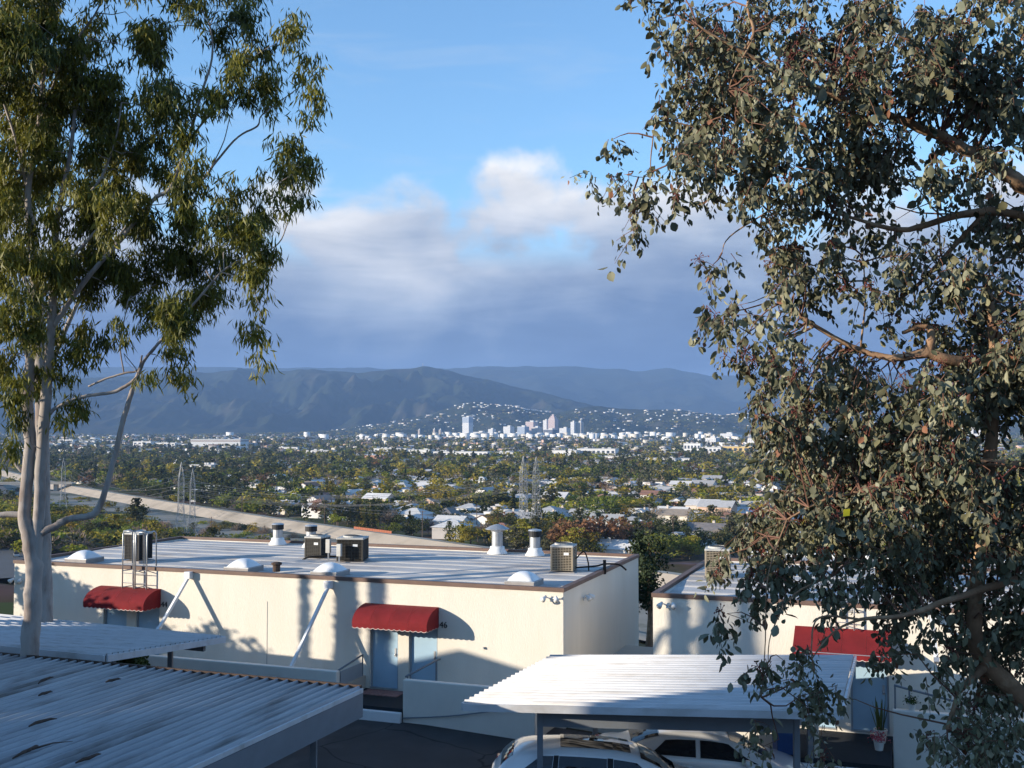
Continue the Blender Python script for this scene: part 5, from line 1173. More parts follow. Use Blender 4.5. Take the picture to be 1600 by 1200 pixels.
def clump_faces(p, size, rr, kind):
    n = len(p); d = rr.normal(size=(n, 3))
    if kind == 'bare': d = (p - np.array([0, 0, .2])) + rr.normal(size=(n, 3)) * .12
    if kind == 'tall': d[:, 2] -= 0.8
    d = unit(d); u = unit(np.cross(d, rr.normal(size=(n, 3)))); w = (size * rr.uniform(.6, 1.4, n))[:, None]; asp = 0.16 if kind == 'bare' else 0.75
    return np.stack([p - d * w * .5, p + u * w * .5 * asp, p + d * w * .5, p - u * w * .5 * asp], 1)
TREE_KINDS = [('round', 'olive', 'olive round tree'), ('round', 'green', 'green round tree'), ('round', 'dark', 'dark round tree'), ('tall', 'dark', 'tall dark tree'), ('tall', 'grey', 'tall grey-green tree'), ('cone', 'dark', 'dark conifer'), ('column', 'dark', 'slim cypress'), ('bare', 'bare', 'bare brown tree'), ('round', 'bright', 'bright yellow-green tree'), ('round', 'rust', 'rust-brown tree'), ('tall', 'olive', 'tall olive tree'), ('bare', 'bare', 'bare spreading tree')]
TM = []
for k_, (sh_, co_, nm_) in enumerate(TREE_KINDS):
    rr = np.random.RandomState(300 + k_); n = {'round': 880, 'tall': 760, 'cone': 640, 'column': 420, 'bare': 620}[sh_]
    p = crown_pts(sh_, n, rr); q = clump_faces(p, {'round': .070, 'tall': .062, 'cone': .06, 'column': .05, 'bare': .15}[sh_], rr, sh_)
    o = np_mesh('crown', q.reshape(-1, 3), np.arange(4 * len(p)).reshape(-1, 4), M['tree_' + co_]); cme = o.data; bpy.data.objects.remove(o)
    mb = MB(); tr = 0.022 if sh_ != 'column' else .012
    mb.tube([(0, 0, -.06), (0.004, 0, .2), (-.005, .005, .45), (0, 0, .7)], [tr * 1.25, tr, tr * .7, tr * .25], 6)
    if sh_ in ('round', 'bare'):
        for j in range(5):
            a = rr.uniform(0, 6.28); mb.tube([(0, 0, .26 + .04 * j), (.09 * math.cos(a), .09 * math.sin(a), .42 + .03 * j), (.24 * math.cos(a), .24 * math.sin(a), .60 + .05 * j)], [tr * .6, tr * .45, tr * .15], 5)
    TM.append((cme, mb.mesh('trunk', M['bark_far'])))
def palm_mesh():
    mb = MB(); mb.tube([(0, 0, -.05), (.008, 0, .3), (.0, .006, .65), (0, 0, .93)], [.018, .013, .012, .013], 6); tk = mb.mesh('trunk', M['bark_far']); cr = MB(); rg = random.Random(3)
    for j in range(26):
        a = rg.uniform(0, 6.28); e = rg.uniform(-.5, 1.2); L = rg.uniform(.12, .17); c0 = Vector((0, 0, .93)); dr = Vector((math.cos(a), math.sin(a), e)).normalized(); sd = Vector((-math.sin(a), math.cos(a), 0)) * .016
        m1 = c0 + dr * L * .55; t1 = m1 + (dr + Vector((0, 0, -.9))).normalized() * L * .5
        cr.poly([c0 - sd * .3, c0 + sd * .3, m1 + sd, m1 - sd]); cr.poly([m1 - sd, m1 + sd, t1 + sd * .2, t1 - sd * .2])
    return cr.mesh('crown', M['palm_leaf']), tk
TM.append(palm_mesh()); PALM = len(TM) - 1
NAMES = ['broadleaf_tree', 'broadleaf_tree', 'broadleaf_tree', 'eucalyptus_tree', 'eucalyptus_tree', 'conifer_tree', 'cypress_tree', 'bare_tree', 'broadleaf_tree', 'broadleaf_tree', 'eucalyptus_tree', 'bare_tree', 'palm_tree']
KLAB = [t[2] for t in TREE_KINDS] + ['slender palm']
def put_tree(k, x, y, h, w, rz, label, group):
    e = empty(NAMES[k], (x, y, vz(x, y) - 0.1), label, 'tree', group); e.scale = (h * w, h * w, h); e.rotation_euler = (0, 0, rz)
    for nm, me in (('crown', TM[k][0]), ('trunk', TM[k][1])):
        o = bpy.data.objects.new(nm, me); COL.objects.link(o); o.parent = e
    return e
# ---- houses
WALLS = [(0.72, 0.70, 0.66), (0.66, 0.60, 0.50), (0.58, 0.50, 0.42), (0.74, 0.73, 0.70), (0.45, 0.42, 0.40), (0.62, 0.42, 0.32)]
ROOFS = [(0.40, 0.39, 0.38), (0.55, 0.53, 0.50), (0.20, 0.18, 0.17), (0.30, 0.16, 0.11), (0.26, 0.21, 0.17), (0.62, 0.60, 0.58)]
WN = ['white', 'cream', 'tan', 'bright white', 'grey', 'pink']; RN = ['grey', 'pale grey', 'dark', 'red-brown', 'brown', 'white']
for k_, c_ in enumerate(WALLS): M['hw%d' % k_] = mat('house wall ' + WN[k_], c_, 0.9, 0.06, 0.6, rnd=0.06)
for k_, c_ in enumerate(ROOFS): M['hr%d' % k_] = mat('house roof ' + RN[k_], c_, 0.9, 0.15, 1.2, rnd=0.12)
M['house_glass'] = mat('house window', (0.05, 0.06, 0.07), 0.15, 0.0, spec=0.5)
def house_meshes(kind, rr):
    L, D, H, Rf = 13.0, 9.0, 3.0, 2.1; w = MB(); r_ = MB(); g = []
    def gable(mbw, mbr, x0, x1, y0, y1, h, rise, axis):
        mbw.hexa([(x0, y0, -.6), (x1, y0, -.6), (x1, y1, -.6), (x0, y1, -.6), (x0, y0, h), (x1, y0, h), (x1, y1, h), (x0, y1, h)])
        e = .5
        if axis == 'x':
            ym = (y0 + y1) / 2
            for sx in (x0, x1): mbw.poly([(sx, y0, h), (sx, y1, h), (sx, ym, h + rise)])
            for (ya, yb) in ((y0 - e, ym), (y1 + e, ym)):
                za = h - rise * e / ((y1 - y0) / 2)
                q = [(x0 - e, ya, za), (x1 + e, ya, za), (x1 + e, yb, h + rise), (x0 - e, yb, h + rise)]; mbr.hexa([*q, *[(a, b, c + .18) for a, b, c in q]])
        else:
            xm = (x0 + x1) / 2
            for sy in (y0, y1): mbw.poly([(x0, sy, h), (x1, sy, h), (xm, sy, h + rise)])
            for (xa, xb) in ((x0 - e, xm), (x1 + e, xm)):
                za = h - rise * e / ((x1 - x0) / 2)
                q = [(xa, y0 - e, za), (xa, y1 + e, za), (xb, y1 + e, h + rise), (xb, y0 - e, h + rise)]; mbr.hexa([*q, *[(a, b, c + .18) for a, b, c in q]])
    if kind == 0: gable(w, r_, -L / 2, L / 2, -D / 2, D / 2, H, Rf, 'x')
    elif kind == 1: gable(w, r_, -L / 2, L / 2, -D / 2, D / 2, H, Rf, 'x'); gable(w, r_, -L / 2 + .6, -L / 2 + 6, -D / 2 - 3, D / 2 - 1, H - .05, Rf - .25, 'y')
    elif kind == 2:
        w.box((0, 0, 1.6), (11, 10, 4.4)); e = .6; c = [(-5.5 - e, -5 - e, 3.7), (5.5 + e, -5 - e, 3.7), (5.5 + e, 5 + e, 3.7), (-5.5 - e, 5 + e, 3.7)]; t = [(-1, 0, 5.9), (1, 0, 5.9)]
        r_.poly([c[0], c[1], t[1], t[0]]); r_.poly([c[2], c[3], t[0], t[1]]); r_.poly([c[1], c[2], t[1]]); r_.poly([c[3], c[0], t[0]]); r_.poly(c[::-1])
    elif kind == 3:
        w.box((0, 0, 1.5), (15, 9, 4.2)); r_.box((0, 0, 3.72), (15.6, 9.6, .25)); w.box((3, 1, 4.4), (5, 4, 1.2)); r_.box((3, 1, 5.1), (5.4, 4.4, .2))
    else: gable(w, r_, -4.2, 4.2, -6.5, 6.5, 5.6, 2.0, 'y')
    y0 = {0: -D / 2, 1: -D / 2, 2: -5, 3: -4.5, 4: -6.5}[kind]; hx = {0: 5, 1: 5, 2: 4, 3: 6, 4: 3}[kind]; x_edge = {0: -L / 2, 1: -L / 2, 2: -5.5, 3: -7.5, 4: -4.2}[kind]
    for x in (-hx * .7, hx * .1, hx * .75):
        for z in ((1.6,) if kind < 4 else (1.5, 4.2)):
            m = MB(); m.box((x, y0 - .03, z), (1.5, .08, 1.2)); g.append(m)
    for y in (-2.2, 1.8):
        m = MB(); m.box((x_edge - .03, y, 1.6), (.08, 1.4, 1.2)); g.append(m)
    ch = MB(); ch.box((hx * .4, 1.5, H + 1.8), (.8, .8, 2.2))
    dr = MB(); dr.box((hx * .42, y0 - .03, 1.0), (.95, .08, 2.1))
    return w, r_, g, ch, dr
HM = []
for k_ in range(5):
    w, r_, g, ch, dr = house_meshes(k_, None); d_ = {}
    HM.append((w, r_, [q.mesh('window', M['house_glass']) for q in g], ch.mesh('chimney', M['hw2']), dr.mesh('door', M['hr4']), d_))
def hm(kind, a, b):
    w, r_, g, ch, dr, d_ = HM[kind]
    if ('w', a) not in d_: d_[('w', a)] = w.mesh('wall', M['hw%d' % a])
    if ('r', b) not in d_: d_[('r', b)] = r_.mesh('roof', M['hr%d' % b])
    return d_[('w', a)], d_[('r', b)], g, ch, dr
KN = ['gabled', 'L-shaped', 'hip-roofed', 'flat-roofed', 'two-storey']
def put_house(kind, a, b, x, y, rz, label, detail, sc=1.0):
    e = empty('house', (x, y, vz(x, y)), label, 'house', 'houses in the valley'); e.rotation_euler = (0, 0, rz); e.scale = (sc, sc, sc)
    wm, rm, g, ch, dr = hm(kind, a, b)
    def part(nm, me, par):
        o = bpy.data.objects.new(nm, me); COL.objects.link(o); o.parent = par; return o
    w = part('wall', wm, e); r_ = part('roof', rm, e)
    if detail:
        for q in g: part('window', q, e)
        part('door', dr, e)
        if kind in (0, 1, 4): part('chimney', ch, r_)
    return e

# ---- layout of the valley floor
rnv = np.random.RandomState(8)
def visible(x, y, z):
    a, b = px((x, y, z)); return a, b
houses = []     # x, y, rz, kind, wall, roof, scale
STREET = R(24)
cs, sn = math.cos(STREET), math.sin(STREET)
for iu in range(-150, 151):
    for iv in range(8, 120):
        u = iu * 18.5 + rnv.uniform(-2, 2); v = iv * 27 + (8 if iv % 2 else 0) + rnv.uniform(-2, 2)
        x = u * cs - v * sn * 0.3 - 0; y = u * sn * 0.55 + v
        if y < 380 or y > 2300: continue
        a, b = visible(x, y, -44)
        if a < -60 or a > 1660: continue
        if a > 990 and y < 440: continue
        rd = float(river_dist(np.float64(x), np.float64(y)))
        if rd > -26: continue
        left_wood = a < 430 + (y - 600) * 0.0
        pr = 0.82 if not left_wood else 0.15
        if y > 1100: pr *= 0.75
        if rnv.rand() > pr: continue
        houses.append((x, y, -STREET * 1.1 + rnv.choice([0, math.pi / 2, math.pi, -math.pi / 2]) + rnv.uniform(-.06, .06), rnv.choice(5, p=[.32, .22, .2, .18, .08]), rnv.choice(6, p=[.34, .22, .12, .2, .07, .05]), rnv.choice(6, p=[.28, .24, .14, .1, .1, .14]), rnv.uniform(.95, 1.35)))
houses = np.array(houses); print('houses', len(houses))
trees = []      # kind, x, y, h, w, rz
def clear_of_houses(x, y, r):
    return np.min((houses[:, 0] - x) ** 2 + (houses[:, 1] - y) ** 2) > r * r
def scatter(n, y0, y1, hmul=1.0, clear=6.0):
    c = 0; tries = 0
    while c < n and tries < n * 12:
        tries += 1
        Y = 1 / rnv.uniform(1 / y1, 1 / y0) if rnv.rand() < .55 else rnv.uniform(y0, y1)
        a = rnv.uniform(-40, 1640); x = (a - 800) / FPX * Y
        rd = float(river_dist(np.float64(x), np.float64(Y)))
        if -9 < rd < 84: continue
        if rd >= 84 and rnv.rand() < .3: continue
        if not clear_of_houses(x, Y, clear): continue
        wood = (a < 430 and Y > 620) or vnoise(np.float64(x / 90), np.float64(Y / 90), 5) > .62
        k = rnv.choice(13, p=[.22, .13, .09, .05, .07, .03, .035, .16, .09, .04, .05, .02, .015]) if not wood else rnv.choice(13, p=[.08, .16, .22, .14, .12, .10, .02, .07, .02, .02, .04, .01, 0])
        h = rnv.uniform(5.0, 10.5) * hmul * {6: 1.15, 3: 1.35, 4: 1.3, 5: 1.25, 10: 1.3, 12: 1.6}.get(int(k), 1.0); trees.append((k, x, Y, h, rnv.uniform(1.0, 1.75) if k not in (6, 12) else 1.0, rnv.uniform(0, 6.28))); c += 1
# named trees the photograph shows: kind, pixel x, pixel y of the foot, height m, spread
NAMED = [(9, 890, 866, 15, 1.3, 'big rust-brown tree with bare twigs behind the right end of the long roof'), (9, 935, 868, 17, 1.25, 'tallest rust-brown tree behind the right end of the long roof'), (9, 980, 864, 13, 1.1, 'rust-brown tree nearest the gap between the two buildings'), (4, 862, 862, 10, 1.1, 'grey-green tree left of the rust-brown clump'),
         (1, 945, 820, 16, 1.3, 'broad mid-green tree right of the lattice pylons'), (8, 768, 790, 12, 1.9, 'wide bright yellow-green tree left of the lattice pylons'), (0, 668, 792, 13, 1.8, 'wide olive tree above the white gabled houses'), (0, 700, 796, 12, 1.6, 'second wide olive tree left of the yellow-green one'), (1, 700, 736, 15, 1.5, 'large round green tree on the far edge of the houses'),
         (5, 548, 827, 11, 1.0, 'conifer at the left end of the dark clipped row'), (5, 560, 828, 11, 1.1, 'second conifer of the dark clipped row'), (5, 572, 829, 11, 1.1, 'third conifer of the dark clipped row'), (5, 583, 830, 10.5, 1.1, 'fourth conifer of the dark clipped row'), (1, 612, 836, 7, 1.3, 'low round green tree beside the grey-roofed house on the levee'),
         (8, 522, 822, 7, 1.4, 'bright green shrub tree at the start of the levee houses'), (3, 702, 850, 10, .9, 'upright dark tree left of the conical roof flue'), (10, 722, 852, 9, 1.0, 'upright olive tree beside the dark one left of the conical flue'), (6, 528, 800, 12, 1.2, 'left slim cypress of the pair above the levee'), (6, 538, 800, 12, 1.2, 'right slim cypress of the pair above the levee'),
         (2, 470, 850, 4.2, 1.7, 'low dark rounded bush between the two left flues'), (2, 530, 850, 4.2, 2.2, 'low dark spreading bush behind the condensers'),
         (1, 400, 842, 5, 2.2, 'low green willow thicket behind the left flues'), (8, 450, 838, 4.0, 2.0, 'low yellow-green thicket beside the left flues'), (0, 355, 840, 5, 1.8, 'low olive thicket beside the left pylons'), (11, 330, 838, 6, 1.6, 'low bare thicket in front of the left pylons'), (7, 255, 825, 9, 1.5, 'bare brownish tree in front of the river bank'),
         (3, 212, 838, 17, 1.1, 'tall dark tree above the twin roof ladders'), (10, 180, 848, 12, 1.5, 'russet-tinged tree left of the twin roof ladders'), (2, 160, 852, 10, 1.6, 'dark tree beside the white skylight at the far end'), (3, 240, 850, 10, 1.3, 'dark tree just right of the twin roof ladders'), (1, 110, 800, 9, 1.6, 'green tree near the left bend of the river'), (0, 140, 808, 9, 1.6, 'olive tree near the left bend of the river'),
         (1, 560, 768, 12, 1.4, 'green tree in the middle of the valley'), (12, 1250, 760, 16, 1, 'palm left of the near tree'), (12, 735, 700 + 86, 15, 1, 'palm beside the yellow-green tree')]
for t in NAMED:
    Y0 = 46 * FPX / max(t[2] - HZ, 1)
    if t[2] > 815 or t[1] < 330:
        p = G(t[1], t[2], -45.5); X0, Y0 = p.x, p.y
        if t[1] > 1000: X0, Y0 = P(t[1], 900, 52)[:2]
    else: p = G(t[1], t[2], -45.5); X0, Y0 = p.x, p.y
    o = put_tree(t[0], X0, Y0, t[3], t[4], t[1] * .37, t[5], 'trees across the valley')
    if t[1] in (470, 530, 400, 450, 355, 330, 255, 212, 180, 160, 240): pass
scatter(440, 385, 640, 1.0, 9.5)
scatter(1250, 600, 1000, 1.05, 9)
scatter(2600, 950, 1700, 1.15, 6.5)
scatter(4200, 1600, 3400, 1.2, 5)
# brush and trees in and along the near side of the channel
c_ = 0
while c_ < 420:
    f_ = rnv.uniform(0, 1); Yb = 400 + 560 * f_ ** 1.3; a_ = rnv.uniform(-20, 520); x_ = (a_ - 800) / FPX * Yb; rd = float(river_dist(np.float64(x_), np.float64(Yb)))
    if not 18 < rd < 190: continue
    k_ = int(rnv.choice([0, 1, 8, 11, 7, 4, 2], p=[.22, .22, .12, .16, .1, .1, .08])); trees.append((k_, x_, Yb, rnv.uniform(3, 6.5) if rd < 90 else rnv.uniform(5, 10), rnv.uniform(1.2, 2.0), rnv.uniform(0, 6.28))); c_ += 1
trees = np.array(trees); print('trees', len(trees))
# landmarks for the labels
LMK = [(282, 770, 'the left pylons'), (820, 780, 'the central pylons'), (434, 815, 'the left roof flues'), (620, 835, 'the levee houses'), (935, 830, 'the rust-brown clump'), (1110, 800, 'the near tree'), (130, 780, 'the river bend'), (340, 720, 'the big pale studio hall'), (700, 735, 'the pale warehouse row'), (1157, 720, 'the yellow apartment block'), (940, 725, 'the white apartment slab'), (560, 745, 'the valley middle'), (500, 780, 'the pair of slim cypresses')]
used = {}
def label_for(a, b, kindname):
    lx, ly, nm = min(LMK, key=lambda l: (l[0] - a) ** 2 + 4 * (l[1] - b) ** 2)
    side_ = 'left of' if a < lx - 12 else ('right of' if a > lx + 12 else ('beyond' if b < ly else 'below'))
    key = (kindname, side_, nm); used[key] = used.get(key, 0) + 1; n = used[key]
    o = ('%s nearest ' % WORDS[n - 1]).strip() if 1 < n <= 20 else ('nearest' if n == 1 else 'one of the far')
    t_ = '%s %s %s %s' % (o, kindname, side_, nm)
    return t_ if len(t_.split()) <= 16 else t_.replace(' nearest', '', 1)
def in_sight(a, b, top):
    if a < 6 or a > 1225: return False
    if b - top > 862 + (a - 1000) * .05 + 0: return False
    return True
# houses: the 300 that show largest are things
hp_ = [(h, *visible(h[0], h[1], vz(h[0], h[1]))) for h in houses]
order = sorted(range(len(hp_)), key=lambda i: houses[i][1])
solo_h = []; rest_h = []
for i in order:
    h, a, b = hp_[i]
    (solo_h if len(solo_h) < 290 and in_sight(a, b, 5 * FPX / h[1]) else rest_h).append(i)
for j, i in enumerate(solo_h):
    h, a, b = hp_[i]; k, wa, ro = int(h[3]), int(h[4]), int(h[5])
    put_house(k, wa, ro, h[0], h[1], h[2], label_for(a, b, '%s %s house with %s roof' % (WN[wa], KN[k], RN[ro]) if k != 3 else '%s %s house with %s top' % (WN[wa], KN[k], RN[ro])), j < 90, h[6])
def merge(parts, nm, mats, label, cat):
    V = []; Fq = []; n = 0; MI = []; CO = []
    for v, f, mi, co in parts: V.append(v); Fq.append(f + n); n += len(v); MI.append(np.full(len(f), mi)); CO.append(np.tile(co, (len(v), 1)) if np.ndim(co) == 1 else co)
    return tag(np_mesh(nm, np.concatenate(V), np.concatenate(Fq), mats, None, cols=np.concatenate(CO), midx=np.concatenate(MI)), label, cat, kind='stuff')
M['tint_wall'] = mat('distant building paint', (0.6, 0.6, 0.6), 0.9, 0.06, 0.3, attr='tint', spec=0.2)
M['tint_leaf'] = mat('distant foliage', (0.06, 0.08, 0.03), 0.85, 0.3, 0.25, attr='tint', spec=0.1, transl=0.35)
BOXV = np.array([(-.5, -.5, 0), (.5, -.5, 0), (.5, .5, 0), (-.5, .5, 0), (-.5, -.5, 1), (.5, -.5, 1), (.5, .5, 1), (-.5, .5, 1)]); BOXF = np.array([(4, 5, 6, 7), (0, 1, 5, 4), (1, 2, 6, 5), (2, 3, 7, 6), (3, 0, 4, 7)])
ROOFV = np.array([(-.55, -.55, 0), (.55, -.55, 0), (.55, .55, 0), (-.55, .55, 0), (-.53, 0, 1), (.53, 0, 1)]); ROOFF = np.array([(0, 1, 5, 4), (2, 3, 4, 5), (1, 2, 5, 5), (3, 0, 4, 4)])
def xf(v, sx, sy, sz, rz, x, y, z):
    c, s = math.cos(rz), math.sin(rz); a = v * np.array([sx, sy, sz]); return np.stack([a[:, 0] * c - a[:, 1] * s + x, a[:, 0] * s + a[:, 1] * c + y, a[:, 2] + z], 1)
def box_house(x, y, z, rz, L, D, H, rise, wc, rc):
    out = [(xf(BOXV, L, D, H, rz, x, y, z), BOXF, 0, wc)]
    v = xf(ROOFV, L, D, rise, rz, x, y, z + H); tri = np.array([(0, 1, 5, 4), (2, 3, 4, 5)]); out.append((v, tri, 0, rc))
    g = xf(np.array([(-.5, -.5, 0), (-.5, .5, 0), (-.5, 0, 1), (-.5, 0, 1.0), (.5, -.5, 0), (.5, .5, 0), (.5, 0, 1), (.5, 0, 1.0)]), L, D, rise * .97, rz, x, y, z + H); out.append((g, np.array([(0, 1, 2, 3), (4, 5, 6, 7)]), 0, wc)); return out
parts = []
for i in rest_h:
    h = houses[i]; z = float(valley_z(h[1])); parts += box_house(h[0], h[1], z, h[2], 13 * h[6], 9 * h[6], 3.2, 2.0, np.array(WALLS[int(h[4])]), np.array(ROOFS[int(h[5])]))
rr = np.random.RandomState(55)
for k in range(1500):                                     # the far town
    Y = rr.uniform(2200, 6400); a = rr.uniform(-20, 1640); x = (a - 800) / FPX * Y
    s = rr.choice([1, 1.3, 2.2], p=[.6, .3, .1]); parts += box_house(x, Y, float(valley_z(Y)), rr.uniform(0, 1.57), rr.uniform(12, 26) * s, rr.uniform(10, 16), rr.uniform(3.5, 8) * (1 + .5 * (s > 2)), rr.choice([.3, 2.2]), np.array(WALLS[rr.randint(6)]), np.array(ROOFS[rr.randint(6)]))
for k in range(190):                                      # pale mid-rise blocks round downtown
    Y = rr.uniform(4200, 5900); a = rr.normal(880, 190); x = (a - 800) / FPX * Y
    parts += box_house(x, Y, float(valley_z(Y)), rr.uniform(-.7, -.3), rr.uniform(14, 34), rr.uniform(12, 22), rr.uniform(9, 26), .4, np.array(WALLS[rr.choice([0, 3, 3, 1])]), np.array(ROOFS[rr.choice([1, 5])]))
merge(parts, 'distant_houses', [M['tint_wall']], 'countless small pale houses and sheds filling the far valley', 'houses')
# hillside houses on the foothills
parts = []
for (a0, a1, b0, b1, n) in ((700, 865, 630, 638, 60), (690, 860, 640, 655, 26), (560, 760, 645, 670, 36), (900, 1210, 640, 650, 70), (920, 1200, 652, 672, 40), (430, 640, 660, 684, 28), (780, 1000, 655, 680, 28), (1210, 1500, 650, 680, 30), (300, 520, 668, 686, 16)):
    for k in range(n):
        a = rr.uniform(a0, a1); b = rr.uniform(b0, b1)
        X, Yg, Zg = RANGES['foothills']; j = int(np.argmin(np.abs(X[0] - (a - 800) / FPX * 6500)))
        pyv = HZ - FPX * Zg[:, j] / Yg[:, j]; fr_ = 52
        i = int(np.argmin(np.abs(pyv[:fr_] - b))); x, y, z = X[i, j] + rr.uniform(-8, 8), Yg[i, j], Zg[i, j]
        parts += box_house(x, y - rr.uniform(0, 8), z - 2, rr.uniform(-.5, .5), rr.choice([10, 14, 20, 34], p=[.4, .3, .2, .1]) * rr.uniform(.8, 1.2), rr.uniform(8, 12), rr.uniform(4, 7), rr.choice([.5, 2.5]), np.array(WALLS[rr.choice([0, 0, 1, 3, 3, 2])]), np.array(ROOFS[rr.choice([0, 1, 3, 3, 4, 5])]))
merge(parts, 'hillside_houses', [M['tint_wall']], 'rows of small white houses strung along the foothill ridges', 'houses')
# trees: 280 nearest in sight are things, the rest a mass
order = sorted(range(len(trees)), key=lambda i: trees[i][2]); solo_t = []; rest_t = []
for i in order:
    k, x, y, h, w, rz = trees[i]; a, b = visible(x, y, vz(x, y))
    (solo_t if len(solo_t) < 262 and in_sight(a, b, h * FPX / y) else rest_t).append(i)
for i in solo_t:
    k, x, y, h, w, rz = trees[i]; k = int(k); a, b = visible(x, y, vz(x, y)); put_tree(k, x, y, h, w, rz, label_for(a, b, KLAB[k]), 'trees across the valley')
def tree_low(kind, n, seed):
    rr_ = np.random.RandomState(seed); sh = TREE_KINDS[kind][0] if kind < 12 else 'round'; p = crown_pts(sh, n, rr_); return clump_faces(p, {'round': .17, 'tall': .14, 'cone': .13, 'column': .10, 'bare': .22}[sh] * math.sqrt(120 / n), rr_, sh).reshape(-1, 3)
LOW = {}
def mass(idx, n, nm, label, extra=None):
    parts = []
    for i in idx:
        k, x, y, h, w, rz = trees[i]; k = int(k)
        key = (k, n, i % 4)
        if key not in LOW: LOW[key] = tree_low(k, n, k * 10 + i % 4)
        v = LOW[key]; c0 = np.array(PAL[TREE_KINDS[k][1]] if k < 12 else (0.07, .085, .03)) * rnv.uniform(.7, 1.3)
        parts.append((xf(v, h * w, h * w, h, rz, x, y, float(ground_z(x, y)) if y < 900 else float(valley_z(y))), np.arange(len(v)).reshape(-1, 4), 0, c0))
    return merge(parts, nm, [M['tint_leaf']], label, 'trees')
mass([i for i in rest_t if trees[i][2] < 1000], 150, 'distant_trees', 'mass of treetops between the valley houses')
mass([i for i in rest_t if 1000 <= trees[i][2] < 1750], 70, 'far_trees', 'hazy mass of trees beyond the houses')
mass([i for i in rest_t if trees[i][2] >= 1750], 34, 'far_woodland', 'far belt of woodland in front of the town')
parts = []
for k in range(6600):                                     # town trees and foothill scrub
    if k < 3200: Y = rr.uniform(3200, 6500); a = rr.uniform(-20, 1640); x = (a - 800) / FPX * Y; z = float(valley_z(Y)); y = Y
    else:
        X, Yg, Zg = RANGES['foothills']; i = rr.randint(4, 44); j = rr.randint(60, X.shape[1] - 20); x, y, z = X[i, j] + rr.uniform(-12, 12), Yg[i, j] + rr.uniform(-10, 10), Zg[i, j] - 2
    h = rr.uniform(8, 15); kk = rr.choice([0, 1, 2, 2, 3, 7]); key = (kk, 16, k % 4)
    if key not in LOW: LOW[key] = tree_low(kk, 16, kk * 10 + k % 4)
    v = LOW[key]; parts.append((xf(v, h * 1.3, h * 1.3, h, rr.uniform(0, 6), x, y, z), np.arange(len(v)).reshape(-1, 4), 0, np.array(PAL[TREE_KINDS[kk][1]]) * rr.uniform(.7, 1.2)))
merge(parts, 'town_trees', [M['tint_leaf']], 'sprinkling of trees among the far town and foothills', 'trees')
# ------------------------------------------------------------------ lattice pylons and their cables
M['steel'] = mat('weathered galvanised lattice', (0.40, 0.40, 0.40), 0.6, 0.12, 0.5, metal=0.3)
M['wood_pole'] = mat('brown utility pole', (0.13, 0.09, 0.065), 0.9, 0.2, 1.0)
M['wire'] = mat('grey cable', (0.18, 0.18, 0.19), 0.6, 0.0)
def pylon(xp, yb, H, w0, label, z=-46.0, t=0.14):
    p = G(xp, yb, z); p.z = vz(p.x, p.y) - 0.3; r_ = empty('pylon', p, label, 'pylon', 'lattice power pylons'); ca, sa = math.cos(.5), math.sin(.5)
    def at(u, v, z_): return Vector((p.x + u * ca - v * sa, p.y + u * sa + v * ca, p.z + z_))
    def half(f): return w0 / 2 * ((1 - f) / .62 * .66 + .34 if f > .38 else 1 - f / .38 * .0 - f * .9) if False else w0 / 2 * (1 - .62 * min(f / .45, 1)) * (1 if f < .80 else 1 - (f - .80) / .2 * .95)
    fs = [0, .10, .20, .30, .38, .46, .54, .62, .70, .76, .82, .88, 1.0]
    for su in (-1, 1):
        for sv in (-1, 1):
            m = MB()
            for a, b in zip(fs[:-1], fs[1:]): m.bar(at(su * half(a), sv * half(a), a * H), at(su * half(b), sv * half(b), b * H), t)
            m.build('leg', M['steel'], r_)
    m = MB()
    for a, b in zip(fs[:-1], fs[1:]):
        for k in range(4):
            c = [(-1, -1), (1, -1), (1, 1), (-1, 1)]; u, v = c[k], c[(k + 1) % 4]
            A_ = at(u[0] * half(a), u[1] * half(a), a * H); B_ = at(v[0] * half(b), v[1] * half(b), b * H); C_ = at(v[0] * half(a), v[1] * half(a), a * H); D_ = at(u[0] * half(b), u[1] * half(b), b * H)
            m.bar(A_, B_, t * .62); m.bar(C_, D_, t * .62); m.bar(D_, B_, t * .5)
    tag(m.build('bracing', M['steel'], r_), kind='stuff')
    tips = []
    for f, wd in ((.70, 4.6), (.80, 5.4), (.90, 3.8)):
        m = MB(); h = half(f)
        for sg in (-1, 1):
            tip = at(sg * wd, 0, f * H + .2); tips.append(tip - Vector((0, 0, 1.2)))
            for v in (-1, 1): m.bar(at(sg * h, v * h, f * H), tip, t * .6); m.bar(at(sg * half(f + .04), v * half(f + .04), (f + .04) * H), tip, t * .5)
            m.bar(tip, tip - Vector((0, 0, 1.3)), t * .7)
        m.build('cross_arm', M['steel'], r_)
    return tips
py = {}
py['c1'] = pylon(818, 858, 37, 6.2, 'taller nearer lattice pylon of the central pair')
py['c2'] = pylon(838, 848, 36, 6.0, 'farther lattice pylon of the central pair', t=.12)
py['l1'] = pylon(282, 838, 37, 6.0, 'left lattice pylon standing before the river bank', t=.12)
py['l2'] = pylon(300, 836, 34, 5.2, 'right lattice pylon standing before the river bank', t=.12)
py['f1'] = pylon(98, 802, 34, 5.2, 'distant lattice pylon beside the gum trunks', t=.12)
def span(a, b, sag, rad, label, grp):
    m = MB(); n = 26; m.tube([a.lerp(b, k / n) - Vector((0, 0, 4 * sag * (k / n) * (1 - k / n))) for k in range(n + 1)], rad, 4, cap=False)
    tag(m.build('power_cable', M['wire']), label, 'cable', grp)
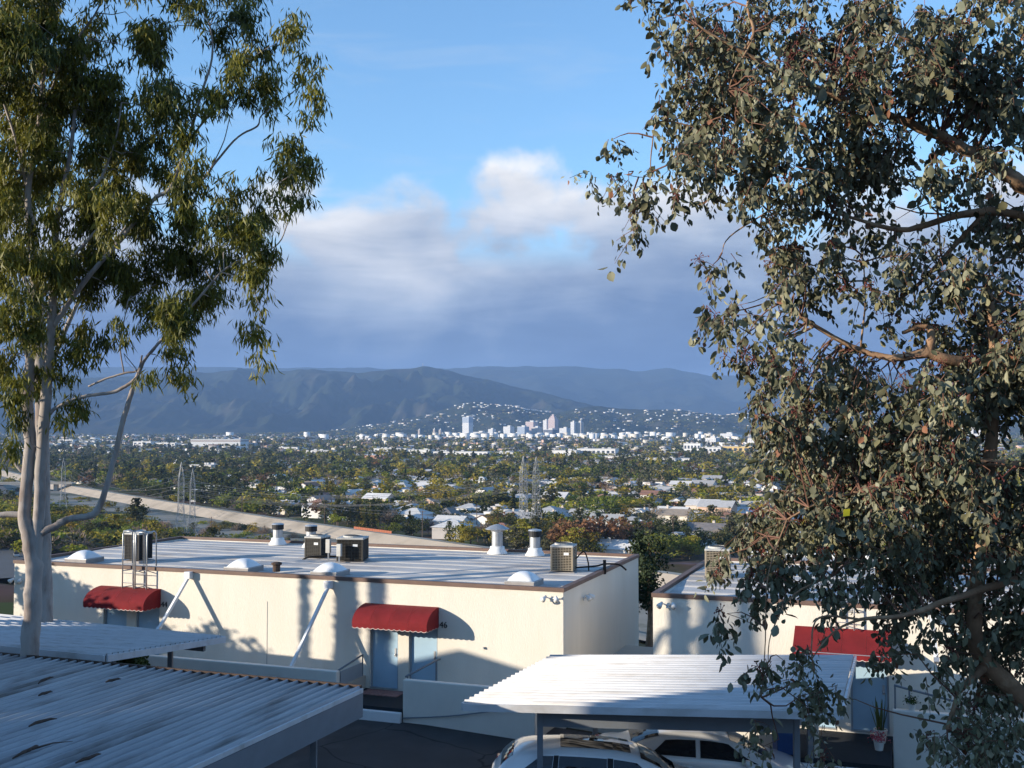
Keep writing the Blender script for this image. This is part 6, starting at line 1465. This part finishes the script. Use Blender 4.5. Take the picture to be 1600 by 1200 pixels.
for nm, u, v, d_ in (('c1', 'c1', 'l1', 'from the nearer central pylon to the left pylon'), ('c2', 'c2', 'l2', 'from the farther central pylon to the right-hand left pylon'), ('l1', 'l1', 'f1', 'from the left pylon towards the gum trunks')):
    for k, w_ in zip((0, 1, 2, 3), ('lower outer', 'lower inner', 'upper outer', 'upper inner')): span(py[u][k], py[v][k], 7, 0.045, '%s power cable strung %s' % (w_, d_), 'pylon cables over the valley')
for k, w_ in zip((0, 1, 2), ('lowest', 'second', 'third')): span(py['c1'][k], G(1500, 830, -46) + Vector((0, 0, 24 + 4 * k)), 6, 0.045, '%s cable running right from the central pylons behind the near tree' % w_, 'pylon cables over the valley')
def upole(xp, yb, h, label):
    p = G(xp, yb, -45.6); r_ = empty('utility_pole', p, label, 'pole', 'wooden utility poles'); m = MB(); m.tube([p - Vector((0, 0, 1)), p + Vector((0, 0, h))], [.20, .13], 8); m.build('shaft', M['wood_pole'], r_)
    for k in (0, 1.3):
        m = MB(); m.bar(p + Vector((-1.2, .5, h - .5 - k)), p + Vector((1.2, -.5, h - .5 - k)), .14); m.build('crossarm', M['wood_pole'], r_)
    return [p + Vector((s * 1.1, -s * .45, h - .4 - k)) for k in (0, 1.3) for s in (-1, 1)]
pl = []
for xp, yb, h, lab in ((330, 850, 11, 'wooden pole right of the left pylons'), (478, 812, 11, 'wooden pole above the river levee'), (507, 822, 11, 'wooden pole near the pair of slim cypresses'), (660, 842, 12, 'wooden pole beside the grey-roofed levee house'), (745, 825, 11, 'wooden pole left of the conical flue'), (1052, 855, 13, 'wooden pole left of the tan condenser'), (1075, 838, 11, 'wooden pole among the right-hand houses'), (1015, 822, 11, 'wooden pole right of the rust-brown clump'), (378, 806, 11, 'wooden pole above the middle of the levee')):
    pl.append((xp, upole(xp, yb, h, lab)))
pl.sort(key=lambda q: q[0])
for (xa, a), (xb, b) in zip(pl[:-1], pl[1:]):
    for k in range(2): span(a[k * 2], b[k * 2 + 1], 1.2, .035, '%s wire between the wooden poles near column of %s and its next' % ('upper' if k == 0 else 'lower', {330: 'the left pylons', 378: 'the middle levee', 478: 'the river levee', 507: 'the slim cypresses', 660: 'the levee house', 745: 'the conical flue', 1015: 'the rust clump', 1052: 'the tan condenser'}[xa]), 'wires between wooden poles')

# ------------------------------------------------------------------ the town and its larger buildings
def ground_Y(yb):
    Y = 1500.0
    for _ in range(40): Y = -float(valley_z(Y)) * FPX / max(yb - HZ, 1.0); Y = min(max(Y, 600), 6400)
    return Y
def stripes(name, a, b, fl, vert=False):
    m = bpy.data.materials.new(name); m.use_nodes = True; nt = m.node_tree; bs = nt.nodes['Principled BSDF']; bs.inputs['Roughness'].default_value = .7
    tc = nt.nodes.new('ShaderNodeTexCoord'); br_ = nt.nodes.new('ShaderNodeTexBrick'); mp = nt.nodes.new('ShaderNodeMapping'); mp.inputs['Rotation'].default_value = (R(90), 0, 0)
    nt.links.new(tc.outputs['Object'], mp.inputs[0]); nt.links.new(mp.outputs[0], br_.inputs['Vector']); br_.inputs['Color1'].default_value = (*b, 1); br_.inputs['Color2'].default_value = (*[c * .8 for c in b], 1); br_.inputs['Mortar'].default_value = (*a, 1)
    br_.inputs['Scale'].default_value = 1 / fl; br_.inputs['Mortar Size'].default_value = .18; br_.inputs['Brick Width'].default_value = 1.3; br_.inputs['Row Height'].default_value = 1.0; br_.offset = 0
    nt.links.new(br_.outputs[0], bs.inputs['Base Color']); return m
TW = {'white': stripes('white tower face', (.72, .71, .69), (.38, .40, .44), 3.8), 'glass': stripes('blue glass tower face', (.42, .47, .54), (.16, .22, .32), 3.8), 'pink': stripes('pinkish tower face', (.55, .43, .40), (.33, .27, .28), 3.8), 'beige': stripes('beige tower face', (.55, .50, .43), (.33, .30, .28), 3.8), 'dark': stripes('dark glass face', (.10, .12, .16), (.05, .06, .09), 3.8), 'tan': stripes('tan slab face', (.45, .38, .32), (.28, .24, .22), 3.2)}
M['salmon'] = mat('salmon render', (0.55, 0.30, 0.22), .9, .06, .2); M['yellow'] = mat('yellow render', (0.70, 0.50, 0.20), .9, .06, .2); M['bwhite'] = mat('white render', (.74, .73, .71), .9, .05, .2); M['flat_roof'] = mat('pale flat roof', (.55, .54, .52), .9, .1, .2); M['band'] = mat('brown band', (.25, .15, .11), .9, .1, .2); M['bay'] = mat('dark glazing', (.07, .085, .11), .3, .1, .5); M['brick_red'] = mat('brick red', (.32, .14, .10), .9, .1, .3)
def tower(x0, x1, yt, yb, Y, m_, label, cap=None, podium=None, depth=None):
    a = P(x0, yb, Y); b = P(x1, yb, Y); zt = P(x0, yt, Y).z; zb = min(a.z, float(valley_z(Y))) - 2; w = b.x - a.x; d_ = depth or w * .9; cx = (a.x + b.x) / 2
    r_ = empty('tower_block', (cx, Y + d_ / 2, zb), label, 'building', 'downtown towers'); w *= .80; d_ = min(d_, w); m = MB(); TR = R(-32); m.box((cx, Y + d_ / 2, (zb + zt) / 2), (w, d_, zt - zb), TR); o = m.build('wall', m_, r_)
    m = MB(); m.box((cx, Y + d_ / 2, zt + 1), (w * .98, d_ * .98, 2), TR); rf = m.build('roof', M['flat_roof'], r_)
    m = MB(); m.box((cx + w * .1, Y + d_ / 2, zt + 4.5), (w * .4, d_ * .4, 6), TR); m.build('plant_room', M['flat_roof'], rf)
    if cap == 'glass': m = MB(); h = (zt - zb) * .26; m.box((cx, Y + d_ / 2, zt - h / 2 + .3), (w * 1.02, d_ * 1.02, h), TR); m.build('upper_storeys', TW['glass'], r_)
    if cap == 'crown':
        for q, hh in ((.8, 10), (.55, 18), (.25, 26)): m = MB(); m.box((cx, Y + d_ / 2, zt + hh / 2), (w * q, d_ * q, hh), TR); m.build('stepped_crown', m_, r_)
    if podium: m = MB(); m.box((cx, Y + d_ / 2 - 8, zb + podium / 2), (w * 1.7, d_ * 1.3, podium), TR); m.build('podium', M['bwhite'], r_)
    return r_
for a in ((723, 738, 652, 685, 5600, TW['white'], 'tallest white downtown tower with a blue glass top', 'glass', 20), (653, 657, 672, 685, 5600, TW['tan'], 'slim tan tower furthest left of downtown'), (676.5, 680.5, 671, 685, 5600, TW['tan'], 'left of two slim tan towers left of the tallest tower'), (685.5, 690, 672, 685, 5600, TW['tan'], 'right of two slim tan towers left of the tallest tower'),
          (740, 762, 675.5, 685, 5500, TW['white'], 'low white block right of the tallest tower'), (763, 774, 671, 685, 5500, TW['white'], 'stepped white block between the low block and the office slabs'), (787, 803, 667, 685, 5500, TW['white'], 'broad white office slab in the middle of downtown'), (809, 826, 667, 686, 5400, TW['glass'], 'blue glass office slab in the middle of downtown'), (822, 840, 659.5, 685, 5700, TW['pink'], 'mauve tower behind the blue glass slab'),
          (831, 846, 668, 686, 5450, TW['beige'], 'beige block in front of the mauve tower'), (849, 857, 657, 685, 5650, TW['white'], 'narrow white tower beside the crowned tower'), (857.5, 872, 655, 685, 5600, TW['pink'], 'pinkish tower with a stepped crown', 'crown'), (850, 871, 671.5, 686, 5300, TW['dark'], 'dark glass block below the crowned tower'), (875, 891, 669.5, 686, 5400, TW['white'], 'white slab between the dark block and the right tower'), (892, 900, 659.5, 686, 5500, TW['white'], 'bright white half of the right-hand twin tower'), (900.3, 912, 660, 686, 5510, TW['beige'], 'beige half of the right-hand twin tower'),
          (1128, 1153, 678, 690, 4700, TW['white'], 'long white block behind the right-hand hospital'), (1104, 1126, 685, 700, 3300, TW['white'], 'tall white hospital block right of downtown'), (1171, 1200, 686, 704, 2900, TW['white'], 'stepped white hospital block beside the yellow apartments'), (975, 992, 679, 688, 4800, TW['white'], 'small white block right of the twin tower'), (1225, 1262, 676, 690, 4300, TW['white'], 'white block glimpsed through the near tree'), (612, 640, 683, 690, 4600, TW['beige'], 'low beige block far left of downtown'), (560, 585, 684, 690.5, 4400, TW['white'], 'low white block under the foothill houses')):
    tower(*a)
def hall(x0, x1, yt, yb, m_, label, bays=0, band=False, depth=30, rz=-0.30):
    Y = ground_Y(yb); a = P(x0, yb, Y); b = P(x1, yb, Y); zt = P(x0, yt, Y).z; zb = float(valley_z(Y)) - 1; w = b.x - a.x; cx = (a.x + b.x) / 2; c = Vector((cx, Y + depth / 2, zb))
    r_ = empty('warehouse' if not bays else 'apartment_block', c, label, 'building', 'large pale buildings across the valley'); ORG[r_.name] = Vector((0, 0, 0)); h = zt - zb
    m = MB(); m.box((0, 0, h / 2), (w, depth, h)); m.build('wall', m_, r_)
    m = MB(); m.box((0, 0, h + .3), (w + 1.2, depth + 1.2, .7)); rf = m.build('roof', M['flat_roof'], r_)
    rg = random.Random(int(x0))
    for k in range(3): m = MB(); m.box((rg.uniform(-.4, .4) * w, rg.uniform(-.3, .3) * depth, h + 1.5), (rg.uniform(2, 6), rg.uniform(2, 4), 2)); m.build('roof_unit', M['flat_roof'], rf)
    if band: m = MB(); m.box((0, 0, h * .82), (w + .3, depth + .3, h * .10)); m.build('band', M['band'], r_)
    for k in range(bays):
        rows = 2 if h > 9 else 1
        for q in range(rows):
            m = MB(); m.box(((k + .5) / bays * w - w / 2, -depth / 2 - .05, h * (.28 + .42 * q) if rows == 2 else h * .5), (w / bays * .55, .3, h * (.26 if rows == 2 else .42))); m.build('window', M['bay'], r_)
    r_.location = c; r_.rotation_euler = (0, 0, rz)
for a in ((298, 379, 686.5, 700, M['bwhite'], 'biggest pale studio hall with a brown band, on the left', 0, True, 60, -.12), (208, 240, 690, 699, M['bwhite'], 'white shed left of the studio hall', 4), (243, 278, 692, 700, M['bwhite'], 'lower white shed beside the studio hall', 5), (90, 118, 687, 694, M['bwhite'], 'white block seen right of the gum trunks', 4), (122, 152, 689, 695, M['bwhite'], 'second white block seen right of the gum trunks', 5),
          (573, 606, 711.5, 722, M['salmon'], 'salmon coloured flat building', 0), (616, 631, 718.5, 726, M['bwhite'], 'small white box building right of the salmon one', 0), (585, 640, 701, 710, M['bwhite'], 'white warehouse above the salmon building', 7), (640, 676, 703, 713, M['bwhite'], 'taller white warehouse in the pale row', 0), (678, 768, 706, 716, M['bwhite'], 'longest white building with a dark window strip', 12), (774, 806, 707, 716, M['bwhite'], 'white building at the right end of the pale row', 4),
          (480, 520, 704, 711, M['bwhite'], 'low white building left of the pale row', 5), (428, 470, 699, 706, M['bwhite'], 'low white building beyond the left trees', 4), (866, 905, 704, 717, M['bwhite'], 'white apartment slab without visible windows', 0), (905, 966, 701.5, 716.5, M['bwhite'], 'white apartment slab with dark window bays', 8), (930, 1012, 713, 721, M['bwhite'], 'long low white store in front of the apartment slabs', 0), (1000, 1082, 716.5, 725, M['bwhite'], 'long low white store left of the yellow apartments', 0),
          (1072, 1098, 693, 711, M['bwhite'], 'white apartment block with dark balconies left of the yellow one', 5), (1133, 1181, 697.5, 712, M['yellow'], 'yellow apartment block below the hospital', 6), (1098, 1130, 699, 712, M['bwhite'], 'pale apartment block touching the yellow one', 5), (300, 338, 727, 740, M['bwhite'], 'white terrace house group in the left woods', 5), (305, 342, 767, 783, M['bwhite'], 'white flat building beside the river levee', 3), (1185, 1225, 705, 716, M['bwhite'], 'pale block right of the yellow apartments', 4), (1300, 1360, 690, 702, M['bwhite'], 'pale block glimpsed through the near tree crown', 5), (1480, 1560, 668, 690, M['bwhite'], 'tall pale block glimpsed high through the near tree', 6)):
    hall(*a)
# summit masts
sm_ = range_z('mountains', (661 - 800) / FPX * 9300, 9300); ms = empty('antenna_mast', sm_, 'thin antenna mast on the mountain summit', 'mast')
m = MB(); m.bar(Vector(sm_) - Vector((0, 0, 4)), Vector(sm_) + Vector((0, 0, 48)), 5); m.build('mast', M['steel'], ms)
m = MB(); m.box(Vector(sm_) + Vector((0, 0, 10)), (18, 8, 4)); m.build('dish_platform', M['bwhite'], ms)
m = MB(); m.box(Vector(sm_) + Vector((-70, -20, -6)), (90, 14, 7)); tag(m.build('summit_hut', M['bwhite']), 'pale hut just below the antenna mast on the summit', 'building')

# orange levee fence
fa = G(553, 826.5, -44.2); fb = G(612, 834, -44.2); fr_ = empty('levee_fence', fa, 'orange-red panel fence along the levee', 'fence'); M['orange'] = mat('orange netting fence', (.32, .11, .06), .9, .15, 1.0)
for k in range(16):
    a = fa.lerp(fb, k / 16); b = fa.lerp(fb, (k + .94) / 16); m = MB(); m.bar(a + Vector((0, 0, .6)), b + Vector((0, 0, .6)), .06, 1.1); m.build('panel', M['orange'], fr_)
    m = MB(); m.bar(a + Vector((0, 0, -1)), a + Vector((0, 0, 1.3)), .1); m.build('post', M['wood_pole'], fr_)

# ------------------------------------------------------------------ left: motorway with traffic, bridge
road = [(-560, 1080), (-430, 880), (-330, 690), (-262, 560), (-215, 450), (-176, 370), (-150, 320)]
V = []; Fc = []
pts = [np.array(a) + (np.array(b) - np.array(a)) * k / 10 for a, b in zip(road[:-1], road[1:]) for k in range(10)]; tg = np.gradient(np.array(pts), axis=0); tg /= np.linalg.norm(tg, axis=1)[:, None]
for p_, t_ in zip(pts, tg):
    n_ = np.array([t_[1], -t_[0]])
    for o_ in (-17, 17): q_ = p_ + n_ * o_; V.append((q_[0], q_[1], -43.6))
Fc = [(2 * i, 2 * i + 1, 2 * i + 3, 2 * i + 2) for i in range(len(pts) - 1)]
M['motorway'] = mat('motorway', (.10, .10, .10), .9, .1, .1); tag(np_mesh('motorway', V, Fc, M['motorway']), kind='structure')
CARC = [('white', (.7, .7, .7)), ('black', (.02, .02, .02)), ('silver', (.4, .4, .4)), ('red', (.25, .02, .02)), ('blue', (.03, .06, .2))]
for n_, c_ in CARC: M['far_' + n_] = mat('far car ' + n_, c_, .3, 0.0, spec=.5)
def small_car(i, p, ang, ci):
    nm, _ = CARC[ci]; e = empty('car', p, None, None); ORG[e.name] = Vector((0, 0, 0))
    m = MB(); m.hexa([(-2.2, -.9, .3), (2.2, -.9, .3), (2.2, .9, .3), (-2.2, .9, .3), (-2.15, -.88, .95), (2.1, -.86, .85), (2.1, .86, .85), (-2.15, .88, .95)]); m.build('body', M['far_' + nm], e)
    m = MB(); m.hexa([(-1.9, -.8, .95), (1.0, -.8, .9), (1.0, .8, .9), (-1.9, .8, .95), (-1.4, -.65, 1.45), (.3, -.65, 1.45), (.3, .65, 1.45), (-1.4, .65, 1.45)]); m.build('cabin', M['car_glass'], e)
    for x in (-1.35, 1.35):
        for y in (-.85, .85): m = MB(); m.tube([(x, y - .1, .32), (x, y + .1, .32)], .32, 10); m.build('wheel', M['black_rubber'], e)
    e.location = p; e.rotation_euler = (0, 0, ang); return e
rg = random.Random(12); lanes = (-12, -8, -4, 4, 8, 12)
for i in range(16):
    k = int(rg.uniform(8, 50)); l = lanes[i % 6]; p_ = pts[k] + np.array([tg[k][1], -tg[k][0]]) * l; ci = rg.randrange(5)
    e = small_car(i, Vector((p_[0], p_[1], -43.59)), math.atan2(tg[k][1], tg[k][0]), ci); key = ('car', ci); used[key] = used.get(key, 0) + 1
    tag(e, '%s %s car on the motorway behind the gum trunks' % (WORDS[used[key] - 1] or 'first', CARC[ci][0]), 'car', 'cars on the motorway')
bp0 = G(40, 756, -42); bp1 = G(108, 755, -42); br2 = empty('road_bridge', bp0, 'pale road bridge over the river beside the gum trunks', 'bridge')
m = MB(); m.bar(bp0 + Vector((-60, 0, 0)), bp1 + Vector((4, 0, 0)), 12, 1.2); m.build('deck', M['concrete'], br2)
for f_ in (.1, .4, .7, 1.0): m = MB(); c = bp0.lerp(bp1, f_); m.bar(c + Vector((0, 0, -14)), c + Vector((0, 0, -.8)), 3); m.build('pier', M['concrete'], br2)
m = MB(); m.bar(bp0 + Vector((-60, -6, 1.1)), bp1 + Vector((4, -6, 1.1)), .4, 1.0); m.build('parapet', M['concrete'], br2)

# ------------------------------------------------------------------ in the gap between the two stucco buildings
V = []; Fc = []
for k in range(24):
    s_ = 26 - k * 2.4
    for t_ in (13, 21): q_ = WF(s_, t_, 0); V.append((q_.x, q_.y, float(ground_z(q_.x, q_.y)) + .25))
Fc = [(2 * i, 2 * i + 1, 2 * i + 3, 2 * i + 2) for i in range(23)]; tag(np_mesh('street', V, Fc, M['asphalt']), kind='structure')
V = []
for k in range(24):
    s_ = 26 - k * 2.4
    for t_ in (16.9, 17.1): q_ = WF(s_, t_, 0); V.append((q_.x, q_.y, float(ground_z(q_.x, q_.y)) + .27))
tag(np_mesh('street_line', V, Fc, M['white_metal']), kind='structure')
m = MB(); m.W(-2.5, -.02, .3, 7, -9, -7.2); tag(m.build('side_path', M['concrete']), 'pale concrete path between the two stucco buildings', 'path')
# neighbour roof beyond the gap
nb = WF(-4.2, 24, -9); r_ = empty('lower_house', nb, 'low building with a pale tar roof beyond the gap', 'building')
m = MB(); m.W(-16, -.6, 22, 34, -13, -7.15); m.build('wall', M['stucco'], r_)
m = MB(); m.W(-16.1, -.5, 21.9, 34.1, -7.14, -7.0); m.build('roof', M['roofing'], r_)
m = MB(); m.W(-16.1, -.5, 33.8, 34.2, -6.99, -6.8); m.build('coping', M['white_metal'], r_)
m = MB(); q_ = WF(-1.3, 24.5, -7); m.box((q_.x, q_.y, -6.7), (.5, .5, 1.0)); m.build('chimney', M['white_metal'], r_)
# dense shrubs beside the gap
rr = np.random.RandomState(91)
for (xp, yp, Yd, R_, h_, lab) in ((1014, 872, 47, .75, 1.6, 'dark bush rising in the gap between the stucco buildings'), (1012, 915, 44, .6, 1.2, 'lower dark bush in the gap between the stucco buildings')):
    c = P(xp, yp, Yd); zg = float(ground_z(c.x, c.y)); e = empty('garden_bush', (c.x, c.y, zg), lab, 'bush', 'bushes in the gap'); pts_ = []
    for k in range(18):
        q_ = rr.normal(size=3); q_ /= np.linalg.norm(q_); pts_.append(np.array(c) + q_ * rr.uniform(.3, 1) * np.array([R_, R_, h_]) + rr.normal(size=(90, 3)) * .18)
    pts_ = np.concatenate(pts_); tag(leaf_cloud('crown', pts_, .13, rr, M['cypress'], e), kind='stuff')
    m = MB(); m.tube([(c.x, c.y, zg - .2), (c.x + .1, c.y, (zg + c.z) / 2), (c.x, c.y, c.z + h_ * .5)], [.14, .11, .04], 7); m.build('trunk', M['brown_bark'], e)
# yellow tag caught in the near tree
c = P(1323, 801, 6.9); m = MB(); m.hexa([c + Vector(q) for q in ((-.022, 0, -.024), (.020, .006, -.020), (.020, .008, -.020), (-.022, .002, -.024), (-.018, 0, .020), (.024, .006, .024), (.024, .008, .024), (-.018, .002, .020))]); M['tag'] = mat('yellow tag', (.75, .62, .03), .6, .05); tag(m.build('paper_tag', M['tag']), 'small bright yellow tag caught among the grey-green leaves', 'tag')
